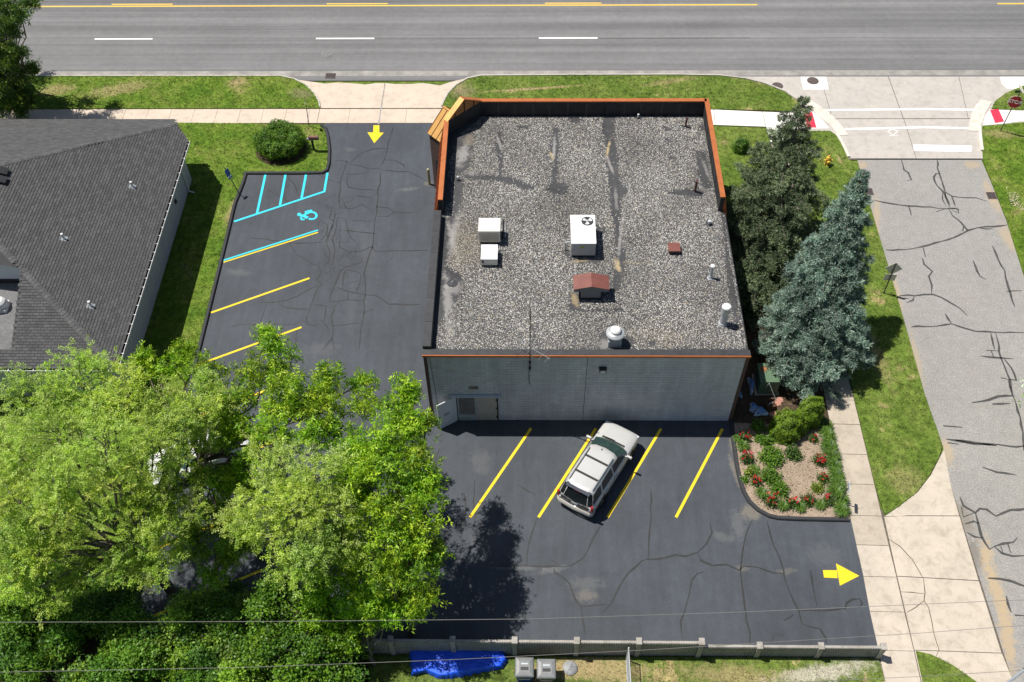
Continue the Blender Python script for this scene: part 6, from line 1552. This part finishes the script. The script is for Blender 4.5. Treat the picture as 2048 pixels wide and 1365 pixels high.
tree('feathery_tree', 'large pale green feathery tree overhanging the shingled house, at the far left', G(345, 1185), 4.2,
     more([(60,790,9.5,1.4),(150,750,9.5,1.4),(245,785,9.8,1.4),(330,820,9.3,1.4),(110,855,10,1.4),(205,880,10.2,1.4),(300,885,9.6,1.3),(30,900,9.2,1.4),(20,990,8.2,1.4),(110,960,9.2,1.3),(70,1060,7.0,1.1),(60,1120,5.5,.9),(235,965,9.0,1.0),(380,830,8.8,1.1),(280,1030,7.8,1.0),(345,1075,6.8,.9),(265,1085,6.5,.95),(175,1010,8.0,1.0),(140,1085,6.2,.9),(340,905,8.4,.7),(10,1070,6.6,1.1),(430,800,8.4,.7),(390,1010,7.2,.7),(310,980,8,.8),(250,1130,5.4,.9),(330,1130,5.4,.8),(180,1150,4.6,.9),(30,1180,4.4,.9),(100,1190,4.2,.8)], 1, .6, 1.05), 'feather', P_FEATH, .24, 18, group=GR)
tree('bright_leaved_tree', 'bright green pointed leaf tree reaching over the striped stalls', G(522, 1112), 4.4,
     more([(560,710,7.4,.8),(548,680,7.6,.4),(505,745,7.6,.95),(420,745,7.4,.9),(345,732,7.2,.75),(285,722,6.8,.5),(470,800,8.0,1.0),(575,785,8.2,1.15),(660,750,7.6,.75),(655,810,8.0,1.05),(735,800,7.4,.9),(540,860,8.2,.95),(620,880,7.8,.95),(705,880,7.4,.95),(470,850,7.2,.6),(500,930,6.4,.7),(430,960,5.6,.6),(455,880,6.6,.5),(430,1030,4.4,.7),(460,1085,4.0,.8),(390,1090,3.8,.7),(500,990,5.2,.7),(430,1140,3.4,.8)], 1, .6, 1.0, 3), 'star', P_STAR, .17, 22, lean=G(400, 925, 5.2), group=GR)
tree('bright_leaved_tree', 'bright green pointed leaf tree shading the lot by the open rear door', G(822, 1268), 3.4,
     more([(812,775,7.2,.45),(790,825,7.4,.8),(825,850,7.2,.6),(770,865,7.6,1.0),(838,920,7.0,.8),(785,930,7.4,1.0),(725,950,7.2,1.0),(850,985,6.6,.9),(785,1010,6.8,1.05),(715,1030,6.2,.95),(845,1060,6.0,.9),(780,1085,6.0,1.0),(835,1130,5.2,.85),(765,1150,5.0,.95),(700,1100,5.4,.9),(845,1190,4.2,.6),(690,970,6.6,.8)], 1, .6, 1.0, 4, .8), 'star', P_STAR, .16, 23, group=GR)
tree('olive_tree', 'olive green fine leaved tree with grey twigs, between the two bright trees', G(640, 1255), 4.2,
     more([(560,930,8.6,1.0),(630,945,8.4,1.0),(525,1000,8.2,.95),(600,1010,8.4,1.15),(665,1020,7.8,.95),(545,1075,7.2,.95),(620,1090,7.2,1.0),(680,1075,6.8,.75),(495,1060,7.0,.75),(585,1140,6.2,.8)], 1, .65, 1.0, 5), 'feather', P_OLIVE, .16, 19, group=GR)
tree('lime_tree', 'small lime green tree in front of the fence end, left of the blue tarp', G(748, 1330), 1.8,
     more([(700,1150,4.2,.8),(745,1180,4.0,.8),(690,1205,3.6,.75),(785,1215,3.4,.75),(735,1245,3.0,.75),(820,1200,3.6,.6),(690,1265,2.6,.7),(640,1180,4.0,.8),(630,1240,3.0,.7)], 1, .6, .9, 6), 'star', P_LIME, .10, 36, group=GR)
tree('lime_tree', 'lime green sapling on the bottom edge, left of the blue tarp', G(655, 1395), 1.6,
     more([(560,1170,3.6,.7),(600,1210,3.2,.7),(520,1230,3.2,.7),(560,1280,2.8,.75),(630,1300,2.6,.75),(590,1345,2.2,.8),(520,1310,2.4,.7),(660,1350,1.9,.6)], 1, .6, .9, 7), 'broad', [(.11,.22,.016),(.15,.28,.02),(.20,.33,.024),(.08,.17,.016)], .09, 34, group=GR)
tree('roadside_tree', 'dark green street tree at the top left corner beside the main road', G(66, 176), 2.2,
     more([(25,100,4.5,.8),(0,60,6,1.1),(38,22,7,.75),(-15,110,5.5,1.3),(8,150,4,.85),(-27,152,4,1.2),(-5,195,2.8,.9),(25,195,2.0,.55),(-80,100,5,1.7),(-60,30,7,1.7),(5,12,7.5,1.0),(-100,180,4,1.4),(-140,110,6,1.9),(28,60,6,.6),(42,150,2.6,.7),(20,205,1.6,.75),(52,182,1.5,.5),(40,110,3.6,.6),(-10,220,2.2,.9)], 1, .6, .8, 9), 'star', [(.09,.18,.025),(.13,.23,.035),(.065,.13,.02),(.17,.28,.05)], .15, 27, lean=G(40, 140, 1.7))
# undergrowth along the rear boundary
def shrub(name, label, c, rx, ry, rz, n, kind, pal, cat='shrub', group=None, hollow=.55, up=.35, ls=1.0, mat=None, stem=True):
    c = Vector(c); t = thing(name, label, cat, c, group=group)
    d = rdir(n, up); d[:, 2] = np.abs(d[:, 2])*.95-.05; rad = rng.uniform(hollow, 1, n)*(1+.13*np.sin(d[:, 0]*5+c.x)*np.cos(d[:, 1]*6+c.y))
    P = np.array(c)+d*rad[:, None]*np.array([rx, ry, rz]); P[:, 2] = np.maximum(P[:, 2], c.z+.03)
    V, F, i = leaves_spray(P, d, kind)
    if ls != 1.0: V = (V.reshape(-1, 4, 3)-P[i][:, None])*ls+P[i][:, None]; V = V.reshape(-1, 3)
    pal = np.array(pal); bc = pal[rng.integers(0, len(pal), n)]*rng.uniform(.8, 1.2, (n, 1)); col = np.repeat(bc[i]*rng.uniform(.85, 1.15, (len(i), 1)), 4, 0)
    fastmesh('foliage', V, F, mat or leaf_mat, t, col)
    if stem:
        m = MB()
        for k in range(5):
            a = k*1.257+c.x; tri_tube(m, [c, c+Vector((rx*.35*math.cos(a), ry*.35*math.sin(a), rz*.5)), c+Vector((rx*.6*math.cos(a), ry*.6*math.sin(a), rz*.8))], .02, .008, 5)
        m.build('stems', bark, t)
    return t
und = [(60,1240,1.9,1.6,2.2),(150,1290,1.8,1.5,1.7),(40,1340,2,1.6,1.8),(240,1240,1.5,1.2,1.8),(310,1300,1.6,1.3,1.5),(230,1360,1.9,1.5,1.6),(420,1270,1.5,1.2,1.8),(500,1330,1.6,1.3,1.6),(400,1370,1.7,1.3,1.5),(570,1260,1.3,1.1,1.8),(610,1345,1.5,1.2,1.7),(690,1320,1.2,1.0,1.8),(130,1170,1.3,1.1,1.5),(-30,1160,1.6,1.3,1.8),(680,1390,1.3,1.0,1.4),(470,1215,1.0,.8,1.4)]
wher = ['far left below the feathery tree','left of the bottom edge','in the bottom left corner','just left of the feathery tree trunk','right below the feathery tree trunk','on the bottom edge, second from the left','right of the feathery tree trunk','left of the olive tree','on the bottom edge below the feathery tree','beneath the olive tree','on the bottom edge below the olive tree','next to the lime tree','between feathery tree and house corner','at the left picture edge','on the bottom edge next to the tarp','beside the leaning trunk by the stalls']
for (x, y, rx, ry, rz), wh in zip(und, wher):
    t = thing('undergrowth_bush', 'dark green broad leaved bush '+wh, 'bush', G(x, y), group='undergrowth along the rear boundary')
    c0 = np.array(G(x, y)); PP = []; DD = []; CC = []; m = MB(); pal = np.array(P_DARK+[(.16,.25,.03)]*(x > 250)); kd = random.choice(('broad', 'broad', 'star'))
    for k in range(9):                                  # a tangle of leaning shoots, each with its own clump of leaves
        a = random.uniform(0, 6.28); rr = random.uniform(.15, .95); tip = c0+np.array([rx*rr*math.cos(a), ry*rr*math.sin(a), rz*random.uniform(.45, 1.15)]); n = int(52*rx*ry)+14
        d = rdir(n, .4); s_ = random.uniform(.38, .75); PP.append(tip+d*rng.uniform(.3, 1, (n, 1))*np.array([rx*s_, ry*s_, rz*.42])); DD.append(d); CC.append(np.tile(pal[random.randrange(len(pal))]*random.uniform(.8, 1.2), (n, 1)))
        tri_tube(m, bez(c0, tip, .2, 4), .022, .008, 4)
    P = np.concatenate(PP); P[:, 2] = np.maximum(P[:, 2], .08); D = np.concatenate(DD); C = np.concatenate(CC); V, F, i = leaves_spray(P, D, kd)
    fastmesh('foliage', V, F, leaf_mat, t, np.repeat(C[i]*rng.uniform(.75, 1.3, (len(i), 1)), 4, 0)); m.build('stems', bark, t)
# round yew by the lot entrance
yb = G(563, 300); YEW = [(.09,.20,.016),(.13,.26,.02),(.18,.32,.026),(.06,.14,.014)]
yew = thing('round_bush', 'large round clipped dark green bush on the corner island', 'bush', yb)
PP = []; DD = []
for k in range(17):
    a = 6.2832*k/17; rr = rng.uniform(.85, 1.05); c = np.array([yb.x+1.12*rr*math.cos(a), yb.y+1.02*rr*math.sin(a)+.05, .66+.2*rng.random()]); n = 210
    d = rdir(n, .5); PP.append(c+d*rng.uniform(.5, 1, n)[:, None]*np.array([.52, .52, .55])); DD.append(d)
for k in range(5):
    c = np.array([yb.x+rng.normal(0, .3), yb.y+.35+rng.normal(0, .2), .75]); d = rdir(120, .5); PP.append(c+d*np.array([.5, .45, .4])); DD.append(d)
P = np.concatenate(PP); D = np.concatenate(DD); P[:, 2] = np.maximum(P[:, 2], .05); V, F, i = leaves_spray(P, D, 'star'); V = ((V.reshape(-1, 4, 3)-P[i][:, None])*np.array([.62]*3)+P[i][:, None]).reshape(-1, 3)
bc = np.array(YEW)[rng.integers(0, 4, len(P))]*rng.uniform(.75, 1.25, (len(P), 1)); fastmesh('foliage', V, F, leaf_mat, yew, np.repeat(bc[i], 4, 0))
m = MB()
for k in range(14):
    a = 6.2832*k/14; tri_tube(m, [yb, yb+Vector((.4*math.cos(a), .4*math.sin(a), .35)), yb+Vector((.9*math.cos(a), .85*math.sin(a), .8))], .03, .012, 5)
m.build('stems', bark, yew)
MB().prism([(yb.x+1.55*math.cos(a), yb.y-.1+1.4*math.sin(a)) for a in np.linspace(0, 6.283, 25)[:-1]], Z_LAWN-.01, Z_LAWN+.012).build('mulch_ring', soil_dark, wlawn)
# spruces
def spruce(name, label, base, top, Rm, levels, per, pal, skirt=.5, droop=.35, len_=.17, irr=.18, shape=.9, asym=(0, 0)):
    base, top = Vector(base), Vector(top); t = thing(name, label, 'tree', base); Hh = top.z
    m = MB(); tri_tube(m, [base, base.lerp(top, .5), top], .22, .025, 9); m.build('trunk', bark, t)
    br = MB(); PP = []; DD = []; tone = []
    for lv in range(levels):
        z = skirt+(Hh-skirt-.05)*(lv/(levels-1))**.92; fr = 1-z/Hh
        ax = base.lerp(top, z/Hh); rmax = Rm*max(.03, min(fr**shape, fr*1.75))*(1-.55*max(0, .26-z/Hh)/.26); nb = max(4, int(per*(.45+fr)))
        for k in range(nb):
            a = 6.2832*(k+random.random()*.7)/nb+lv*2.4; L = rmax*random.uniform(1-irr*1.6, 1+irr)*(1+asym[1]*math.cos(a-asym[0])*min(1, fr*1.6))
            dirn = Vector((math.cos(a), math.sin(a), 0)); end = ax+dirn*L+Vector((0, 0, -droop*L*.55+(.35*L if fr < .15 else 0)))
            midp = ax+dirn*L*.55+Vector((0, 0, -droop*L*.42)); 
            if lv % 2 == 0: tri_tube(br, [ax, midp, end], .03, .008, 4)
            ns = max(4, int(L/.085)); ton = rng.uniform(.62, 1.35)
            for s in np.linspace(.22, 1.0, ns):
                p = np.array(ax)*(1-s)**2+np.array(midp)*2*s*(1-s)+np.array(end)*s*s if True else None
                wd = .36*L*(1-s)+.11; nt_ = 6
                side = np.array([-math.sin(a), math.cos(a), 0]); q = p+np.outer(rng.uniform(-wd, wd, nt_), side)+rng.normal(0, .04, (nt_, 3)); q[:, 2] -= np.abs(rng.normal(0, .06, nt_))+.10*s*s
                dd = np.array(dirn)*.9+side*rng.normal(0, .55, (nt_, 1))+np.array([0, 0, .08])+rng.normal(0, .18, (nt_, 3)); PP.append(q); DD.append(dd); tone.append(np.full(nt_, ton))
    tag(br.build('branches', bark, t), kind='stuff')
    P = np.concatenate(PP); D = np.concatenate(DD); D /= np.linalg.norm(D, axis=1, keepdims=True); tone = np.concatenate(tone); n = len(P); m_ = 6; i = np.repeat(np.arange(n), m_)
    u = np.cross(D, rdir(n)); u /= np.maximum(np.linalg.norm(u, axis=1, keepdims=True), 1e-3); v = np.cross(D, u); a = np.tile(np.arange(m_)*1.047, n)+rng.uniform(0, 6, n)[i]
    d = D[i]*rng.uniform(.55, 1.3, (len(i), 1))+(u[i]*np.cos(a)[:, None]+v[i]*np.sin(a)[:, None])*.75; d[:, 2] += .1
    V, F = blades(P[i]+D[i]*rng.uniform(0, .10, (len(i), 1)), d, rdir(len(i), .6), rng.uniform(.7, 1.25, len(i))*len_, rng.uniform(.024, .042, len(i)))
    pal = np.array(pal); col = np.repeat((pal[rng.integers(0, len(pal), n)]*tone[:, None])[i]*rng.uniform(.85, 1.2, (len(i), 1)), 4, 0)
    fastmesh('crown', V, F, needle_mat, t, col); return t
b1 = G(1576, 766); t1 = G(1727, 345, 9.1)
spruce('blue_spruce', 'silvery blue spruce standing beside the side street path', b1, (t1.x, t1.y, 9.1), 3.25, 22, 15, [(.165,.25,.20),(.22,.31,.255),(.11,.18,.14),(.33,.42,.35)], 1.7, .5, .19, .20, .80, (-.45, .18))
b2 = G(1499, 600); t2 = G(1609, 196, 8.15)
spruce('dark_spruce', 'dark olive spruce with open crown, crowding the right parapet', b2, (t2.x, t2.y, 8.15), 3.6, 19, 13, [(.15,.20,.10),(.12,.17,.09),(.23,.28,.155),(.075,.115,.06)], .6, .2, .16, .34, .58)
# arborvitae and small shrubs
ARB = [(.14,.25,.014),(.19,.31,.02),(.10,.19,.012),(.26,.38,.03)]
def arbor(lab, c, rx, ry, rz, n):
    c = Vector(c); t = thing('arborvitae', lab, 'shrub', c, group='golden arborvitae in the bed'); d = rdir(n, .25); d[:, 2] = np.abs(d[:, 2])
    lump = 1+.10*np.sin(d[:, :1]*9+c.x)*np.cos(d[:, 2:]*11)+.07*np.sin(d[:, 1:2]*13); P = np.array(c)+d*rng.uniform(.80, 1.06, (n, 1))*lump*np.array([rx, ry, rz]); V, F, i = leaves_spray(P, d, 'star'); V = ((V.reshape(-1, 4, 3)-P[i][:, None])*.52+P[i][:, None]).reshape(-1, 3)
    bc = np.array(ARB)[rng.integers(0, 4, n)]*rng.uniform(.8, 1.2, (n, 1)); fastmesh('foliage', V, F, leaf_mat, t, np.repeat(bc[i], 4, 0))
    m = MB(); tri_tube(m, [c, c+Vector((0,0,rz*.8))], .06, .02, 6); m.build('stem', bark, t)
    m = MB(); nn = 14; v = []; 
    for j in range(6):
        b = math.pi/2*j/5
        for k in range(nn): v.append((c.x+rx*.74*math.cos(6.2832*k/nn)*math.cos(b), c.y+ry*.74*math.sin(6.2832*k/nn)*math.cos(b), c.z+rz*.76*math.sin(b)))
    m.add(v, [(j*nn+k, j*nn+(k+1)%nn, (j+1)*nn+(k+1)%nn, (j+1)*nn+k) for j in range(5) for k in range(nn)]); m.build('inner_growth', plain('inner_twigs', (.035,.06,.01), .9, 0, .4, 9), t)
arbor('golden green arborvitae, the larger one nearest the rear wall', G(1569, 866), .74, .68, 1.45, 3000); arbor('golden green arborvitae, the small one in the middle', G(1594, 856), .5, .5, 1.15, 1700); arbor('golden green arborvitae, the upright one nearest the path', G(1614, 842), .58, .55, 1.75, 2700)
shrub('small_shrub', 'small bright green shrub on the lawn behind the dark spruce', G(1481, 300, Z_LAWN), .55, .5, 1.15, 420, 'star', [(.10,.21,.02),(.13,.25,.025),(.07,.15,.02)], ls=.7, hollow=.4)
tree('flowering_tree', 'white blossoming tree whose branch tips reach in at the right picture edge', (28.0, 25.2, 0), 3.2,
     [(2092,778,5.8,1.05),(2170,800,5.8,1.5),(2190,700,6.2,1.6),(2260,760,6.4,1.9),(2270,880,5.8,1.8),(2360,800,7,2.2),(2350,690,6.8,2.0),(2440,760,7,2.3)], 'broad', [(.16,.29,.03),(.22,.35,.04),(.85,.87,.78),(.88,.88,.82)], .2, 26)
# flower bed
def blooms(t, c, rx, ry, z0, z1, n, pal, s=.05):
    k = 6; P = np.array(c)+np.c_[rng.uniform(-rx, rx, n), rng.uniform(-ry, ry, n), rng.uniform(z0, z1, n)]; i = np.repeat(np.arange(n), k); d = rdir(n*k, .5)
    V, F = blades(P[i], d, rdir(n*k, .8), rng.uniform(.8, 1.5, n*k)*s*1.5, rng.uniform(.8, 1.2, n*k)*s); col = np.array(pal)[rng.integers(0, len(pal), n)]
    tag(fastmesh('blooms', V, F, leaf_mat, t, np.repeat(col[i], 4, 0)), kind='stuff')
RED = [(.62,.012,.03),(.50,.01,.02),(.72,.06,.05),(.66,.02,.10)]
ROSE = [(.06,.13,.02),(.08,.17,.025),(.10,.20,.03),(.05,.10,.02)]
def bedp(a, b): return G(1440+a/5.687, 820+b/5.687, Z_LAWN)
roses = [(275,320,.42,.5,'at the top left corner of the flower bed'),(300,570,.42,.62,'with dense red bloom halfway along the left kerb'),(410,830,.32,.45,'where the kerb begins to curve'),(585,1060,.50,.5,'left on the bottom kerb, beside the wide green patch'),(810,1085,.40,.45,'in the middle of the bottom kerb'),(1000,1040,.45,.5,'right of centre on the bottom kerb'),(1225,1045,.36,.45,'near the white notice sign'),(1125,590,.42,.5,'with dense red bloom beside the daylilies'),(1170,790,.36,.45,'with few blooms below the one beside the daylilies'),(1050,340,.28,.35,'small and sparse near the arborvitae shadow')]
for k, (a, b, r_, hgt, wh) in enumerate(roses):
    p = bedp(a, b); r_ *= .72; t = shrub('rose_bush', 'red rose bush '+wh, p, r_, r_, hgt*.85, int(600*r_*r_)+24, 'broad', ROSE, 'rose bush', 'rose bushes in the flower bed', hollow=.3, ls=.62)
    blooms(t, p, r_*.85, r_*.8, hgt*.55, hgt*1.08, [9, 18, 12, 13, 9, 8, 7, 18, 8, 4][k], RED, .052)
greens = [(580,560,.75,.55,'largest leafy green patch in the flower bed'),(560,770,.6,.4,'leafy green patch below the largest one'),(670,920,.55,.4,'leafy green patch reaching the bottom roses'),(820,510,.48,.5,'dark glossy bush in the middle of the flower bed'),(520,380,.34,.35,'small leafy green plant near the top left roses'),(610,310,.3,.3,'small leafy green plant at the shadow edge'),(440,330,.2,.2,'tiny leafy plant right of the top left roses'),(350,720,.3,.3,'yellowish leafy plant beside the left kerb'),(280,800,.12,.12,'tiny seedling beside the left kerb'),(1110,900,.3,.2,'low pale green plant above the bottom roses'),(420,200,.42,.45,'dark leafy plant in the building shadow')]
for k, (a, b, r_, hgt, wh) in enumerate(greens):
    r_ *= .82; shrub('bedding_plant', wh, bedp(a, b), r_, r_*.9, hgt, int(620*r_*r_)+20, 'broad', ROSE if k == 3 else ([(.16,.24,.02),(.2,.27,.03)] if k in (7, 9) else [(.09,.20,.015),(.12,.24,.02),(.15,.28,.03)]), 'plant', 'leafy plants in the flower bed', hollow=.25, ls=.75)
def daylily(a, b, r_, lab, n=150, pal=((.07,.15,.02),(.10,.20,.025),(.14,.24,.035))):
    r_ *= .85; p = bedp(a, b); t = thing('daylily_clump', lab, 'daylily', p, group='daylily clumps in the flower bed'); n = int(n*(r_/.4)**2)+40
    az = rng.uniform(0, 6.283, n); L = rng.uniform(.7, 1.1, n)*r_; o_ = np.c_[np.cos(az), np.sin(az), np.zeros(n)]; b0 = np.array(p)+o_*rng.uniform(0, .3, (n, 1))*r_; hgt = rng.uniform(.6, 1.0, n)*r_*1.05
    s = np.c_[-np.sin(az), np.cos(az), np.zeros(n)]*rng.uniform(.012, .02, (n, 1)); m1 = b0+o_*(L*.45)[:, None]; m1[:, 2] += hgt; e = b0+o_*(L*1.05)[:, None]; e[:, 2] += hgt*.55
    V = np.stack([b0-s, b0+s, m1+s, m1-s, e+s*.2, e-s*.2], 1).reshape(-1, 3); k = (np.arange(n)*6)[:, None]; F = np.concatenate([k+np.array([[0,1,2,3]]), k+np.array([[3,2,4,5]])])
    col = np.repeat(np.array(pal)[rng.integers(0, len(pal), n)]*rng.uniform(.8, 1.2, (n, 1)), 6, 0); fastmesh('leaves', V, F, leaf_mat, t, col)
for k, (a, b, r_) in enumerate(((1190,190,.42),(1215,300,.45),(1230,440,.48),(1265,540,.46),(1290,650,.44),(1310,760,.46),(1330,860,.42),(1310,950,.5),(1370,1020,.40),(1370,1150,.44))):
    daylily(a, b, r_, '%s daylily clump along the path, counted from the shady end' % ['first','second','third','fourth','fifth','sixth','seventh','eighth','ninth','tenth'][k])
for a, b, r_, wh in ((250,420,.36,'on the left kerb between two red roses'),(470,960,.36,'inside the bend of the kerb'),(710,1105,.32,'between two roses on the bottom kerb, left one'),(905,1120,.32,'between two roses on the bottom kerb, middle one'),(1130,1090,.32,'between two roses on the bottom kerb, right one'),(390,690,.3,'left of the green patches'),(185,330,.24,'at the very top of the left kerb')):
    daylily(a, b, r_, 'daylily clump '+wh)
# crumbs of mulch, leaves and debris in the beds
n = 2600; poly = np.array([(p.x, p.y) for p in gp([(1466,846),(1471,905),(1481,962),(1500,1003),(1539,1031),(1600,1037),(1700,1039),(1661,850)], Z_LAWN)]); p = scatter(poly, 110); n = len(p); P3 = np.c_[p, np.full(n, Z_LAWN+.008)]
V, F = blades(P3, rdir(n)*np.array([1, 1, .25]), rdir(n, 1.2), rng.uniform(.04, .12, n), rng.uniform(.02, .05, n)); c = np.array([(.40,.30,.21),(.22,.15,.10),(.50,.40,.29),(.13,.09,.06)])[rng.integers(0, 4, n)]
tag(fastmesh('mulch', V, F, tint_mat, None, np.repeat(c, 4, 0)), 'bark chips and dry leaves lying on the flower bed soil', 'mulch', kind='stuff')
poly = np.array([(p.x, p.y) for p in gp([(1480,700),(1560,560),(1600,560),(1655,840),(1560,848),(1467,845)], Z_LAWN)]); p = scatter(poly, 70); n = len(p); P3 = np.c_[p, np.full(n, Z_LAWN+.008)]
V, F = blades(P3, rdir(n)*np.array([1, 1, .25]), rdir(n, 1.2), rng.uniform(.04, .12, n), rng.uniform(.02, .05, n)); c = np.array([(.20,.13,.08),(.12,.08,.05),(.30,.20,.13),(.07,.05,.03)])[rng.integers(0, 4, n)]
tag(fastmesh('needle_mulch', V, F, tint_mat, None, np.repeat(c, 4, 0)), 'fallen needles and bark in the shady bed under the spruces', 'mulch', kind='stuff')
